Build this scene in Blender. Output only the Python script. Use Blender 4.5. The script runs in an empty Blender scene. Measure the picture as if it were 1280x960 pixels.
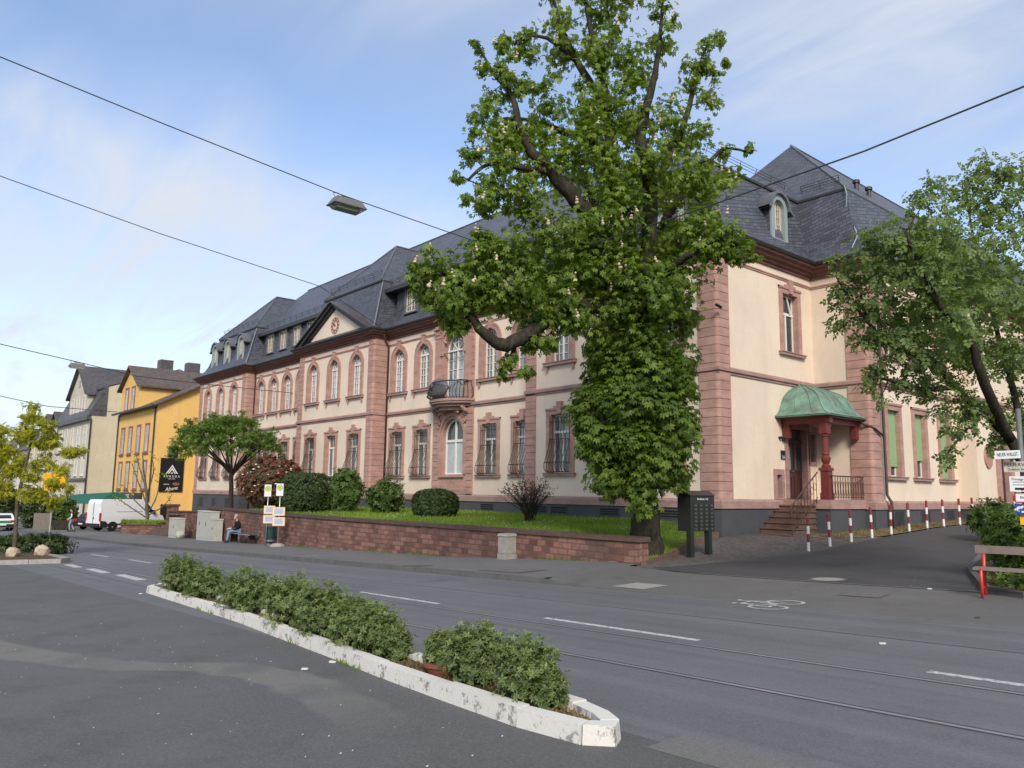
import bpy, bmesh, math, random
import numpy as np
from mathutils import Vector, Matrix
from mathutils.geometry import tessellate_polygon
rnd = random.Random(7); nrs = np.random.RandomState(7)
SC = bpy.context.scene
COL = SC.collection
# ------------------------------------------------------------------ camera
F_PX = 976.3; YAW = math.radians(49.497); PIT = math.radians(7.929); ROL = math.radians(-0.798); EYE = 1.65
def _axes():
    cy, sy = math.cos(YAW), math.sin(YAW)
    fw = Vector((-sy*math.cos(PIT), cy*math.cos(PIT), math.sin(PIT)))
    rt = Vector((cy, sy, 0)); dn = fw.cross(rt)
    c, s = math.cos(ROL), math.sin(ROL)
    return c*rt + s*dn, -s*rt + c*dn, fw
RT, DN, FW = _axes()
cam = bpy.data.cameras.new('camera'); camo = bpy.data.objects.new('camera', cam); COL.objects.link(camo)
cam.sensor_width = 36; cam.sensor_fit = 'HORIZONTAL'; cam.lens = F_PX*36/1280; cam.clip_end = 4000; cam.clip_start = 0.05
M = Matrix((RT, -DN, -FW)).transposed().to_4x4(); M.translation = (0, 0, EYE)
camo.matrix_world = M
SC.camera = camo
# ------------------------------------------------------------------ world, sun, exposure
SUN_DIR = Vector((0.70, -0.56, 0.60)).normalized()
SUN_EL = math.asin(SUN_DIR.z); SUN_AZ = math.atan2(SUN_DIR.x, SUN_DIR.y)
W = bpy.data.worlds.new('World'); SC.world = W; W.use_nodes = True
def build_world():
    nt = W.node_tree; N = nt.nodes; L = nt.links; N.clear()
    out = N.new('ShaderNodeOutputWorld'); bg = N.new('ShaderNodeBackground'); bg.inputs['Strength'].default_value = 0.10
    sky = N.new('ShaderNodeTexSky'); sky.sky_type = 'NISHITA'; sky.sun_disc = False
    sky.sun_elevation = SUN_EL; sky.sun_rotation = SUN_AZ; sky.air_density = 1.0; sky.dust_density = 0.6; sky.ozone_density = 2.2
    tc = N.new('ShaderNodeTexCoord'); sep = N.new('ShaderNodeSeparateXYZ'); L.new(tc.outputs['Generated'], sep.inputs[0])
    zz = N.new('ShaderNodeMath'); zz.operation = 'MAXIMUM'; zz.inputs[1].default_value = 0.0; L.new(sep.outputs['Z'], zz.inputs[0])
    za = N.new('ShaderNodeMath'); za.operation = 'ADD'; za.inputs[1].default_value = 0.16; L.new(zz.outputs[0], za.inputs[0])
    div = N.new('ShaderNodeVectorMath'); div.operation = 'DIVIDE'; L.new(tc.outputs['Generated'], div.inputs[0])
    comb = N.new('ShaderNodeCombineXYZ'); L.new(za.outputs[0], comb.inputs[0]); L.new(za.outputs[0], comb.inputs[1]); comb.inputs[2].default_value = 1
    L.new(comb.outputs[0], div.inputs[1])
    mp = N.new('ShaderNodeMapping'); L.new(div.outputs[0], mp.inputs['Vector'])
    mp.inputs['Rotation'].default_value = (0, 0, math.radians(24)); mp.inputs['Scale'].default_value = (0.42, 1.5, 0.0); mp.inputs['Location'].default_value = (0.35, 0.9, 0)
    n1 = N.new('ShaderNodeTexNoise'); n1.inputs['Scale'].default_value = 0.75; n1.inputs['Detail'].default_value = 9; n1.inputs['Roughness'].default_value = 0.52; n1.inputs['Distortion'].default_value = 0.5
    L.new(mp.outputs[0], n1.inputs['Vector'])
    # long streaks of thin cloud lying along one great circle, with a clear blue gap above it
    nm = N.new('ShaderNodeVectorMath'); nm.operation = 'NORMALIZE'; L.new(tc.outputs['Generated'], nm.inputs[0])
    dt = N.new('ShaderNodeVectorMath'); dt.operation = 'DOT_PRODUCT'; L.new(nm.outputs[0], dt.inputs[0]); dt.inputs[1].default_value = (0.38, 0.03, 0.925)
    a1 = N.new('ShaderNodeMath'); a1.operation = 'MULTIPLY_ADD'; L.new(n1.outputs['Fac'], a1.inputs[0]); a1.inputs[1].default_value = 0.42; a1.inputs[2].default_value = 0.30-0.21
    a2 = N.new('ShaderNodeMath'); a2.operation = 'ADD'; L.new(a1.outputs[0], a2.inputs[0]); L.new(dt.outputs['Value'], a2.inputs[1])
    a3 = N.new('ShaderNodeMath'); a3.operation = 'DIVIDE'; L.new(a2.outputs[0], a3.inputs[0]); a3.inputs[1].default_value = 0.8
    r1 = N.new('ShaderNodeValToRGB'); e = r1.color_ramp.elements
    stops = ((0.0,.70),(.25,.82),(.345,.70),(.43,.24),(.52,.05),(.63,.22),(.76,.55),(.9,.66))
    e[0].position, e[1].position = stops[0][0], stops[-1][0]; e[0].color = (stops[0][1],)*3+(1,); e[1].color = (stops[-1][1],)*3+(1,)
    for p_, v_ in stops[1:-1]: q_ = e.new(p_); q_.color = (v_, v_, v_, 1)
    L.new(a3.outputs[0], r1.inputs['Fac'])
    n2 = N.new('ShaderNodeTexNoise'); n2.inputs['Scale'].default_value = 2.4; n2.inputs['Detail'].default_value = 8; n2.inputs['Roughness'].default_value = 0.58; n2.inputs['Distortion'].default_value = 0.8; L.new(mp.outputs[0], n2.inputs['Vector'])
    mr = N.new('ShaderNodeMapRange'); mr.inputs['From Min'].default_value = 0.3; mr.inputs['From Max'].default_value = 0.7; mr.inputs['To Min'].default_value = 0.30; mr.inputs['To Max'].default_value = 1.42; L.new(n2.outputs['Fac'], mr.inputs['Value'])
    r1m = N.new('ShaderNodeMath'); r1m.operation = 'MULTIPLY'; r1m.use_clamp = True; L.new(r1.outputs[0], r1m.inputs[0]); L.new(mr.outputs[0], r1m.inputs[1])
    # low sky: paler veil towards the horizon
    r2 = N.new('ShaderNodeMapRange'); r2.inputs['From Min'].default_value = 0.0; r2.inputs['From Max'].default_value = 0.42; r2.inputs['To Min'].default_value = 0.80; r2.inputs['To Max'].default_value = 0.0
    r2.interpolation_type = 'SMOOTHSTEP'; L.new(zz.outputs[0], r2.inputs['Value'])
    mx = N.new('ShaderNodeMath'); mx.operation = 'MAXIMUM'; L.new(r1m.outputs[0], mx.inputs[0]); L.new(r2.outputs[0], mx.inputs[1])
    mix = N.new('ShaderNodeMix'); mix.data_type = 'RGBA'
    L.new(mx.outputs[0], mix.inputs['Factor'])
    mulc = N.new('ShaderNodeVectorMath'); mulc.operation = 'MULTIPLY'; mulc.inputs[1].default_value = SKY_TINT
    L.new(sky.outputs[0], mulc.inputs[0])
    L.new(mulc.outputs[0], mix.inputs['A']); mix.inputs['B'].default_value = CLOUD_COL
    L.new(mix.outputs['Result'], bg.inputs['Color']); L.new(bg.outputs[0], out.inputs[0])
SKY_TINT = (1.10, 1.02, 1.0)
CLOUD_COL = (3.2, 3.4, 3.8, 1)
build_world()
sun = bpy.data.lights.new('sun', 'SUN'); sun.energy = 1.5; sun.angle = math.radians(16); sun.color = (1.0, 0.91, 0.80)
suno = bpy.data.objects.new('sun', sun); COL.objects.link(suno); suno.rotation_euler = SUN_DIR.to_track_quat('Z', 'Y').to_euler()
SC.view_settings.view_transform = 'Standard'; SC.view_settings.look = 'None'; SC.view_settings.exposure = 1.22; SC.view_settings.gamma = 1
SC.view_settings.use_curve_mapping = False
SC.cycles.max_bounces = 6; SC.cycles.diffuse_bounces = 3; SC.cycles.glossy_bounces = 3; SC.cycles.transmission_bounces = 4; SC.cycles.transparent_max_bounces = 6
SC.cycles.caustics_reflective = False; SC.cycles.caustics_refractive = False
SC.cycles.use_denoising = True
# ------------------------------------------------------------------ terrain
def sstep(a, b, x):
    t = min(1, max(0, (x-a)/(b-a))); return t*t*(3-2*t)
def S0(u):
    if u < -45: return -1.485 + .024*(u+45) if u > -140 else -3.765
    if u > 6: return .198 + .01*(u-6)
    return .033*u
CP = [(-13,15.3,-.16),(-10,15.5,-.05),(-5,14.2,.08),(-13.6,18.4,0.),(-14.7,20.6,.14),(-15.1,22,.33),(-15.1,24.5,.42),(-13,28.3,.5),(-13,36,.75),(-12.2,40,.9),
      (-11.9,21.6,.08),(-11.9,24.1,.28),(-11.9,26.97,.45),(-11.9,29.8,.6),(-11.9,34,.73),(-11.9,37,.82),(-8,45,1.1),(-8,30,.6),(-8,24,.25),(-8,20,.08),(-4,20,.16),(-4,30,.55),(2,15,.15),(4,25,.4),(6,40,.9),
      (-20,14,-.52),(-16,13.5,-.39),(-10,12,-.21),(-5,12,-.05),(0,12,.12),(8,12,.36),(-12,12,-.28),(10,20,.6)]
_cp = np.array(CP); _res = _cp[:,2] - np.array([S0(u)+.01*v for u, v, z in CP])
_D = np.hypot(_cp[:,None,0]-_cp[None,:,0], _cp[:,None,1]-_cp[None,:,1])
_w = np.linalg.solve(_D + 1e-6*np.eye(len(CP)), _res)
def Z(u, v):
    z = S0(u) + .01*min(v, 60)
    k = sstep(12, 14.5, v)*sstep(-22, -15, u)*(1-sstep(20, 40, u))
    if k > 0:
        uu, vv = max(-25, min(15, u)), min(v, 48)
        z += k*float(np.dot(_w, np.hypot(_cp[:,0]-uu, _cp[:,1]-vv)))
    return z
def KERB(u): return .12*(1-sstep(-13.8, -10.8, u))
def ZS(u, v): return Z(u, v) + (KERB(u)*(1-sstep(15.0,18,v)) if v > 11.9 else 0)   # walked surface incl. raised pavement
def pix_ray(x, y): return FW + RT*((x-640)/F_PX) + DN*((y-480)/F_PX)
def at_depth(x, y, k): return Vector((0, 0, EYE)) + pix_ray(x, y)*k
def on_ground(x, y, zf=ZS, lo=2, hi=250):
    d = pix_ray(x, y)
    k = lo
    while k < hi and EYE + d.z*k > zf(d.x*k, d.y*k): k *= 1.02
    a, b = k/1.02, k
    for _ in range(40):
        m = (a+b)/2
        if EYE + d.z*m > zf(d.x*m, d.y*m): a = m
        else: b = m
    return Vector((d.x*a, d.y*a, zf(d.x*a, d.y*a)))
def at_v(x, y, v): d = pix_ray(x, y); return Vector((0, 0, EYE)) + d*(v/d.y)
def at_u(x, y, u): d = pix_ray(x, y); return Vector((0, 0, EYE)) + d*(u/d.x)
# ------------------------------------------------------------------ mesh builder
class MB:
    def __init__(s): s.v = []; s.f = []; s.m = []; s.cur = 0
    def vert(s, p): s.v.append((p[0], p[1], p[2])); return len(s.v)-1
    def face(s, pts): 
        i0 = len(s.v); s.v.extend((p[0], p[1], p[2]) for p in pts); s.f.append(tuple(range(i0, i0+len(pts)))); s.m.append(s.cur)
    def fi(s, idx): s.f.append(tuple(idx)); s.m.append(s.cur)
    def hexa(s, P):   # 8 corners: bottom ring 0-3 ccw, top ring 4-7
        i = len(s.v); s.v.extend((p[0], p[1], p[2]) for p in P)
        for q in ((3,2,1,0),(4,5,6,7),(0,1,5,4),(1,2,6,5),(2,3,7,6),(3,0,4,7)): s.f.append(tuple(i+k for k in q)); s.m.append(s.cur)
    def box(s, x0, x1, y0, y1, z0, z1):
        s.hexa([(x0,y0,z0),(x1,y0,z0),(x1,y1,z0),(x0,y1,z0),(x0,y0,z1),(x1,y0,z1),(x1,y1,z1),(x0,y1,z1)])
    def obox(s, c, ax, ay, az, hx, hy, hz):
        c = Vector(c); P = []
        for z in (-1, 1):
            for x, y in ((-1,-1),(1,-1),(1,1),(-1,1)): P.append(c + ax*(x*hx) + ay*(y*hy) + az*(z*hz))
        s.hexa(P)
    def tube(s, pts, r, n=6, cap=True):
        pts = [Vector(p) for p in pts]; R = r if isinstance(r, (list, tuple)) else [r]*len(pts)
        rings = []; prev = None
        for i, p in enumerate(pts):
            t = (pts[min(i+1, len(pts)-1)] - pts[max(i-1, 0)])
            if t.length < 1e-9: t = Vector((0,0,1))
            t.normalize()
            if prev is None:
                a = Vector((0,0,1)) if abs(t.z) < .9 else Vector((1,0,0)); x = t.cross(a).normalized()
            else: x = (prev - t*prev.dot(t)); x = x.normalized() if x.length > 1e-6 else t.orthogonal().normalized()
            prev = x; y = t.cross(x)
            i0 = len(s.v)
            for k in range(n):
                a = 2*math.pi*k/n; q = p + x*(R[i]*math.cos(a)) + y*(R[i]*math.sin(a)); s.v.append((q.x, q.y, q.z))
            rings.append(i0)
        for a, b in zip(rings, rings[1:]):
            for k in range(n): s.f.append((a+k, a+(k+1)%n, b+(k+1)%n, b+k)); s.m.append(s.cur)
        if cap:
            s.f.append(tuple(rings[0]+k for k in reversed(range(n)))); s.m.append(s.cur)
            s.f.append(tuple(rings[-1]+k for k in range(n))); s.m.append(s.cur)
    def lathe(s, c, prof, n=16, ax=None):   # prof: (r, z)
        c = Vector(c); rings = []
        for r, z in prof:
            rings.append(len(s.v))
            for k in range(n):
                a = 2*math.pi*k/n; s.v.append((c.x+r*math.cos(a), c.y+r*math.sin(a), c.z+z))
        for a, b in zip(rings, rings[1:]):
            for k in range(n): s.f.append((a+k, a+(k+1)%n, b+(k+1)%n, b+k)); s.m.append(s.cur)
        s.f.append(tuple(rings[0]+k for k in reversed(range(n)))); s.m.append(s.cur)
        s.f.append(tuple(rings[-1]+k for k in range(n))); s.m.append(s.cur)
    def prism(s, loop, z0, z1, top=True, bot=True):  # loop ccw of (x,y)
        n = len(loop); i = len(s.v)
        s.v.extend((x, y, z0) for x, y in loop); s.v.extend((x, y, z1) for x, y in loop)
        for k in range(n): s.f.append((i+k, i+(k+1)%n, i+n+(k+1)%n, i+n+k)); s.m.append(s.cur)
        tri = tessellate_polygon([[Vector((x, y, 0)) for x, y in loop]])
        for t in tri:
            a, b, c = [Vector(loop[q]+(0,)) if False else Vector((loop[q][0], loop[q][1], 0)) for q in t]
            if (b-a).cross(c-a).z < 0: t = t[::-1]
            if top: s.f.append(tuple(i+n+q for q in t)); s.m.append(s.cur)
            if bot: s.f.append(tuple(i+q for q in t[::-1])); s.m.append(s.cur)
    def ico(s, c, r, sub=1, sc=(1,1,1), jit=0):
        bm = bmesh.new(); bmesh.ops.create_icosphere(bm, subdivisions=sub, radius=1)
        i = len(s.v)
        for v in bm.verts:
            k = r*(1+jit*(rnd.random()-.5)); s.v.append((c[0]+v.co.x*k*sc[0], c[1]+v.co.y*k*sc[1], c[2]+v.co.z*k*sc[2]))
        bm.verts.index_update()
        for f in bm.faces: s.f.append(tuple(i+v.index for v in f.verts)); s.m.append(s.cur)
        bm.free()
    # planes
    def pbox(s, pl, a0, a1, z0, z1, d0, d1):
        s.hexa([pl(a0,z0,d1),pl(a1,z0,d1),pl(a1,z0,d0),pl(a0,z0,d0),pl(a0,z1,d1),pl(a1,z1,d1),pl(a1,z1,d0),pl(a0,z1,d0)])
    def ppoly(s, pl, loops, d):
        flat = [q for lp in loops for q in lp]; i = len(s.v)
        s.v.extend(pl(a, z, d) for a, z in flat)
        for t in tessellate_polygon([[Vector((a, z, 0)) for a, z in lp] for lp in loops]):
            p = [flat[q] for q in t]
            if (p[1][0]-p[0][0])*(p[2][1]-p[0][1]) - (p[2][0]-p[0][0])*(p[1][1]-p[0][1]) < 0: t = t[::-1]
            s.f.append(tuple(i+q for q in t)); s.m.append(s.cur)
    def pstrip(s, pl, loop, d0, d1, closed=True):
        n = len(loop)
        for k in range(n if closed else n-1):
            a, b = loop[k], loop[(k+1)%n]
            s.face([pl(a[0],a[1],d0), pl(b[0],b[1],d0), pl(b[0],b[1],d1), pl(a[0],a[1],d1)])
    def pring(s, pl, outer, inner, d0, d1, dback=None):
        n = len(outer)
        for k in range(n):
            a, b, c, d = outer[k], outer[(k+1)%n], inner[(k+1)%n], inner[k]
            s.face([pl(a[0],a[1],d1), pl(b[0],b[1],d1), pl(c[0],c[1],d1), pl(d[0],d[1],d1)])
        s.pstrip(pl, outer, d0, d1)
        s.pstrip(pl, inner[::-1], d0 if dback is None else dback, d1)
    def pextr(s, pl, loop, d0, d1):
        s.ppoly(pl, [loop], d1); s.pstrip(pl, loop, d0, d1)
    def build(s, name, mats, parent=None, loc=None, uv=True, smooth=False):
        if not isinstance(mats, (list, tuple)): mats = [mats]
        off = Vector((0,0,0))
        if parent is not None:
            q = parent
            while q is not None: off += Vector(q.location); q = q.parent
        o_loc = Vector((0,0,0))
        if loc is not None: o_loc = Vector(loc); off = off + o_loc if parent is not None else o_loc
        V = np.array(s.v, dtype=np.float64).reshape(-1, 3)
        me = bpy.data.meshes.new(name)
        me.from_pydata((V - np.array(off)).tolist(), [], s.f)
        for m in mats: me.materials.append(m)
        if len(mats) > 1: me.polygons.foreach_set('material_index', s.m)
        if smooth: me.polygons.foreach_set('use_smooth', [True]*len(s.f))
        if uv:
            ul = me.uv_layers.new(name='UVMap'); me.update()
            nl = len(me.loops); li = np.empty(nl, np.int32); me.loops.foreach_get('vertex_index', li)
            nf = len(me.polygons); nor = np.empty(nf*3); me.polygons.foreach_get('normal', nor); nor = nor.reshape(-1, 3)
            tot = np.empty(nf, np.int32); me.polygons.foreach_get('loop_total', tot)
            t = np.stack([-nor[:,1], nor[:,0], np.zeros(nf)], 1); ln = np.linalg.norm(t, axis=1); flat = ln < .2
            t[~flat] /= ln[~flat][:,None]; t[flat] = (1,0,0)
            b = np.cross(nor, t); b[flat] = (0,1,0)
            T = np.repeat(t, tot, 0); B = np.repeat(b, tot, 0); P = V[li]
            uvs = np.stack([(P*T).sum(1), (P*B).sum(1)], 1).astype(np.float32)
            ul.data.foreach_set('uv', uvs.ravel())
        o = bpy.data.objects.new(name, me); COL.objects.link(o)
        o.location = o_loc
        if parent is not None: o.parent = parent
        return o
def front(v0): return lambda a, z, d: (a, v0-d, z)
def side(u0): return lambda a, z, d: (u0+d, a, z)
def tag(o, label=None, cat=None, group=None, kind=None):
    if label: o['label'] = label
    if cat: o['category'] = cat
    if group: o['group'] = group
    if kind: o['kind'] = kind
    return o
def thing(name, label, cat, loc, group=None, rz=0):
    o = bpy.data.objects.new(name, None); COL.objects.link(o); o.location = loc; o.rotation_euler.z = rz; o.empty_display_size = .3
    return tag(o, label, cat, group)
def copy_tree(o, parent=None):
    c = o.copy(); COL.objects.link(c)
    if parent is not None: c.parent = parent
    for ch in list(o.children): copy_tree(ch, c)
    return c
def struct(name, mb, mats, uv=True): return tag(mb.build(name, mats, uv=uv), kind='structure')
def rect(a0, a1, z0, z1): return [(a0,z0),(a1,z0),(a1,z1),(a0,z1)]
def arch(ac, hw, z0, zs, n=14, ry=None):
    ry = hw if ry is None else ry
    return [(ac-hw,z0),(ac+hw,z0)] + [(ac+hw*math.cos(math.pi*k/n), zs+ry*math.sin(math.pi*k/n)) for k in range(n+1)]
def offset_path(path, d, closed=False):
    """points offset to the right-hand side of the travel direction by d, mitred"""
    n = len(path); out = []
    for i in range(n):
        p = Vector(path[i]); 
        a = Vector(path[i-1]) if (i > 0 or closed) else None; b = Vector(path[(i+1)%n]) if (i < n-1 or closed) else None
        def nr(q, r): t = (r-q).normalized(); return Vector((t.y, -t.x))
        if a is None: out.append(p + nr(p, b)*d)
        elif b is None: out.append(p + nr(a, p)*d)
        else:
            n1, n2 = nr(a, p), nr(p, b); m = (n1+n2); m = m/(1+n1.dot(n2)) if (1+n1.dot(n2)) > .05 else n1
            out.append(p + m*d)
    return out
def sweep(mb, path, prof, closed=False):
    """prof: list of (outward offset, z); faces oriented outward for z rising profiles"""
    rows = [offset_path(path, d, closed) for d, z in prof]; n = len(path)
    for (r0, r1, p0, p1) in zip(rows, rows[1:], prof, prof[1:]):
        for k in range(n if closed else n-1):
            a, b = r0[k], r0[(k+1)%n]; c, e = r1[(k+1)%n], r1[k]
            mb.face([(a.x,a.y,p0[1]),(b.x,b.y,p0[1]),(c.x,c.y,p1[1]),(e.x,e.y,p1[1])])
# ------------------------------------------------------------------ materials
class NB:
    def __init__(s, name):
        s.mat = bpy.data.materials.new(name); s.mat.use_nodes = True; s.nt = s.mat.node_tree; s.N = s.nt.nodes; s.L = s.nt.links
        s.N.clear(); s.out = s.N.new('ShaderNodeOutputMaterial'); s.p = s.N.new('ShaderNodeBsdfPrincipled'); s.L.new(s.p.outputs[0], s.out.inputs[0])
        s._pos = None
    def link(s, a, b): s.L.new(a, b)
    def pos(s):
        if s._pos is None: s._pos = s.N.new('ShaderNodeNewGeometry').outputs['Position']
        return s._pos
    def uv(s): n = s.N.new('ShaderNodeUVMap'); n.uv_map = 'UVMap'; return n.outputs[0]
    def objc(s): return s.N.new('ShaderNodeTexCoord').outputs['Object']
    def mapv(s, v, sc=(1,1,1), loc=(0,0,0), rot=(0,0,0)):
        m = s.N.new('ShaderNodeMapping'); s.link(v, m.inputs[0]); m.inputs['Scale'].default_value = sc; m.inputs['Location'].default_value = loc; m.inputs['Rotation'].default_value = rot; return m.outputs[0]
    def noise(s, v, sc, det=4, rough=.55, dist=0):
        n = s.N.new('ShaderNodeTexNoise'); s.link(v, n.inputs['Vector']); n.inputs['Scale'].default_value = sc; n.inputs['Detail'].default_value = det; n.inputs['Roughness'].default_value = rough; n.inputs['Distortion'].default_value = dist
        return n.outputs['Fac']
    def vor(s, v, sc, feat='F1', out='Distance'):
        n = s.N.new('ShaderNodeTexVoronoi'); n.feature = feat; s.link(v, n.inputs['Vector']); n.inputs['Scale'].default_value = sc; return n.outputs[out]
    def ramp(s, f, a, b, c0=(0,0,0), c1=(1,1,1), mode='LINEAR'):
        n = s.N.new('ShaderNodeValToRGB'); s.link(f, n.inputs[0]); e = n.color_ramp.elements
        e[0].position = a; e[1].position = b; e[0].color = (*c0, 1); e[1].color = (*c1, 1); n.color_ramp.interpolation = mode; return n.outputs[0]
    def mix(s, f, a, b, mode='MIX'):
        n = s.N.new('ShaderNodeMix'); n.data_type = 'RGBA'; n.blend_type = mode
        for v, i in ((f, 'Factor'), (a, 'A'), (b, 'B')):
            if isinstance(v, (int, float)): n.inputs[i].default_value = v
            elif isinstance(v, tuple): n.inputs[i].default_value = (*v[:3], 1)
            else: s.link(v, n.inputs[i])
        return n.outputs['Result']
    def math(s, op, a, b=0.5, clamp=False):
        n = s.N.new('ShaderNodeMath'); n.operation = op; n.use_clamp = clamp
        for v, i in ((a, 0), (b, 1)):
            if isinstance(v, (int, float)): n.inputs[i].default_value = v
            else: s.link(v, n.inputs[i])
        return n.outputs[0]
    def bump(s, h, st=.4, dist=.02, nrm=None):
        n = s.N.new('ShaderNodeBump'); s.link(h, n.inputs['Height']); n.inputs['Strength'].default_value = st; n.inputs['Distance'].default_value = dist
        if nrm is not None: s.link(nrm, n.inputs['Normal'])
        s.link(n.outputs[0], s.p.inputs['Normal']); return n.outputs[0]
    def brick(s, v, w, h, off=.5, mortar=.02, freq=2, bias=0, c1=(0,0,0), c2=(1,1,1), mc=(0,0,0), smooth=.1):
        n = s.N.new('ShaderNodeTexBrick'); s.link(v, n.inputs['Vector']); n.offset = off; n.offset_frequency = freq
        n.inputs['Scale'].default_value = 1; n.inputs['Mortar Size'].default_value = mortar; n.inputs['Brick Width'].default_value = w; n.inputs['Row Height'].default_value = h; n.inputs['Bias'].default_value = bias; n.inputs['Mortar Smooth'].default_value = smooth
        n.inputs['Color1'].default_value = (*c1, 1); n.inputs['Color2'].default_value = (*c2, 1); n.inputs['Mortar'].default_value = (*mc, 1)
        return n.outputs['Color'], n.outputs['Fac']
    def fin(s, col, rough=.8, spec=.3, metal=0):
        if isinstance(col, tuple): s.p.inputs['Base Color'].default_value = (*col[:3], 1)
        else: s.link(col, s.p.inputs['Base Color'])
        if isinstance(rough, (int, float)): s.p.inputs['Roughness'].default_value = rough
        else: s.link(rough, s.p.inputs['Roughness'])
        s.p.inputs['Specular IOR Level'].default_value = spec; s.p.inputs['Metallic'].default_value = metal
        return s.mat
def mul(c, k): return tuple(x*k for x in c)
def simple(name, c, rough=.6, spec=.3, metal=0, var=.12, sc=6, bump=0):
    b = NB(name); n = b.noise(b.pos(), sc, 5, .6)
    col = b.mix(n, mul(c, 1-var*1.6), mul(c, 1+var*1.6))
    if bump: b.bump(b.noise(b.pos(), sc*8, 4), bump, .01)
    return b.fin(col, rough, spec, metal)
def m_plaster(name, c, stain=(.45,.42,.30), amt=.5):
    b = NB(name); p = b.pos()
    n = b.noise(p, .45, 5, .6); n2 = b.noise(p, 9, 4, .7)
    col = b.mix(b.ramp(n, .3, .7), mul(c, .90), mul(c, 1.06))
    col = b.mix(b.math('MULTIPLY', b.ramp(n2, .35, .75), .22), col, mul(c, .72))
    st = b.noise(b.mapv(p, (1.3,1.3,.22)), 1.4, 6, .65)
    col = b.mix(b.math('MULTIPLY', b.ramp(st, .52, .75), .42*amt), col, stain)
    b.bump(b.math('ADD', b.noise(p, 60, 3, .6), b.math('MULTIPLY', n2, 1.2)), .35, .012)
    return b.fin(col, .92, .15)
def m_stone(name, c, sc=1.0, dark=.7):
    b = NB(name); p = b.pos()
    n = b.noise(b.mapv(p, (1,1,2.2)), 1.6*sc, 6, .65); n2 = b.noise(p, 14*sc, 5, .7)
    col = b.mix(b.ramp(n, .32, .7), mul(c, dark), mul(c, 1.15))
    col = b.mix(b.math('MULTIPLY', b.ramp(n2, .4, .8), .3), col, mul(c, .62))
    sep = b.N.new('ShaderNodeSeparateXYZ'); b.link(p, sep.inputs[0]); wn_ = b.N.new('ShaderNodeTexWhiteNoise'); wn_.noise_dimensions = '2D'; cx = b.N.new('ShaderNodeCombineXYZ')
    b.link(b.math('FLOOR', b.math('MULTIPLY', sep.outputs['Z'], 3.30), 0), cx.inputs[0]); b.link(b.math('FLOOR', b.math('ADD', b.math('MULTIPLY', sep.outputs['X'], .21), b.math('MULTIPLY', sep.outputs['Y'], .37)), 0), cx.inputs[1]); b.link(cx.outputs[0], wn_.inputs[0])
    col = b.mix(b.math('MULTIPLY', wn_.outputs['Value'], .26), col, mul(c, .66))
    b.bump(n2, .25, .01)
    return b.fin(col, .88, .2)
M = {}
M['plaster'] = m_plaster('cream_plaster', (.74,.615,.495), (.50,.45,.36), 1.05)
M['plaster_side'] = m_plaster('pale_plaster', (.76,.635,.50))
M['stone'] = m_stone('pink_sandstone', (.47,.285,.235))
M['stone_dark'] = m_stone('dark_sandstone', (.20,.10,.082))
M['band'] = m_stone('pink_stone_band', (.40,.255,.225))
M['groove'] = simple('stone_joint', (.10,.045,.035), .9)
M['base'] = simple('grey_base_render', (.075,.078,.085), .85, .25, 0, .18, 1.2, .3)
def m_slate(name, c=(.078,.085,.106), w=.30, h=.155):
    b = NB(name); uv = b.uv()
    u2 = b.mapv(uv, (1,1,1), (0,0,0), (0,0,math.radians(-14)))
    colr, fac = b.brick(u2, w, h, .5, .012, 2, 0, (0,0,0), (1,1,1), (.5,.5,.5))
    n = b.noise(b.pos(), .5, 4); n2 = b.noise(uv, 25, 3)
    v = b.math('ADD', b.math('MULTIPLY', colr, .55), b.math('MULTIPLY', n, .6))
    col = b.mix(b.ramp(v, .2, .95), mul(c, .62), mul(c, 1.38))
    col = b.mix(b.math('MULTIPLY', b.ramp(b.noise(b.mapv(b.pos(), (1,1,.4)), .9, 5), .55, .8), .35), col, (.115,.10,.085))
    col = b.mix(b.math('MULTIPLY', fac, .85), col, mul(c, .22))
    # rows: each slate's lower edge stands proud
    sep = b.N.new('ShaderNodeSeparateXYZ'); b.link(u2, sep.inputs[0])
    saw = b.math('FRACT', b.math('DIVIDE', sep.outputs['Y'], h), 0)
    hgt = b.math('ADD', b.math('MULTIPLY', saw, -.8), b.math('ADD', b.math('MULTIPLY', colr, .35), b.math('MULTIPLY', fac, -.6)))
    b.bump(hgt, .55, .02)
    return b.fin(col, b.math('ADD', b.math('MULTIPLY', n2, .25), .38), .45)
M['slate'] = m_slate('blue_grey_slate')
M['slate_brown'] = m_slate('weathered_slate', (.085,.078,.080))
M['tile_brown'] = m_slate('brown_roof_tiles', (.115,.085,.068), .22, .2)
M['zinc'] = simple('dull_zinc', (.16,.17,.18), .5, .5, .4, .15, 3)
M['zinc_light'] = simple('light_zinc', (.32,.37,.38), .5, .4, .2, .12, 3)
M['gutter'] = simple('dark_gutter_metal', (.045,.043,.045), .5, .4, .2)
M['pipe'] = simple('brown_downpipe', (.055,.03,.028), .5, .4)
M['white'] = simple('white_window_paint', (.74,.72,.66), .5, .4, 0, .04)
M['cream'] = simple('cream_window_paint', (.62,.55,.41), .55, .4, 0, .05)
M['iron'] = simple('wrought_iron', (.05,.042,.040), .5, .4, .3)
M['rust_iron'] = simple('rusty_iron', (.10,.055,.042), .7, .3, .2)
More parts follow.
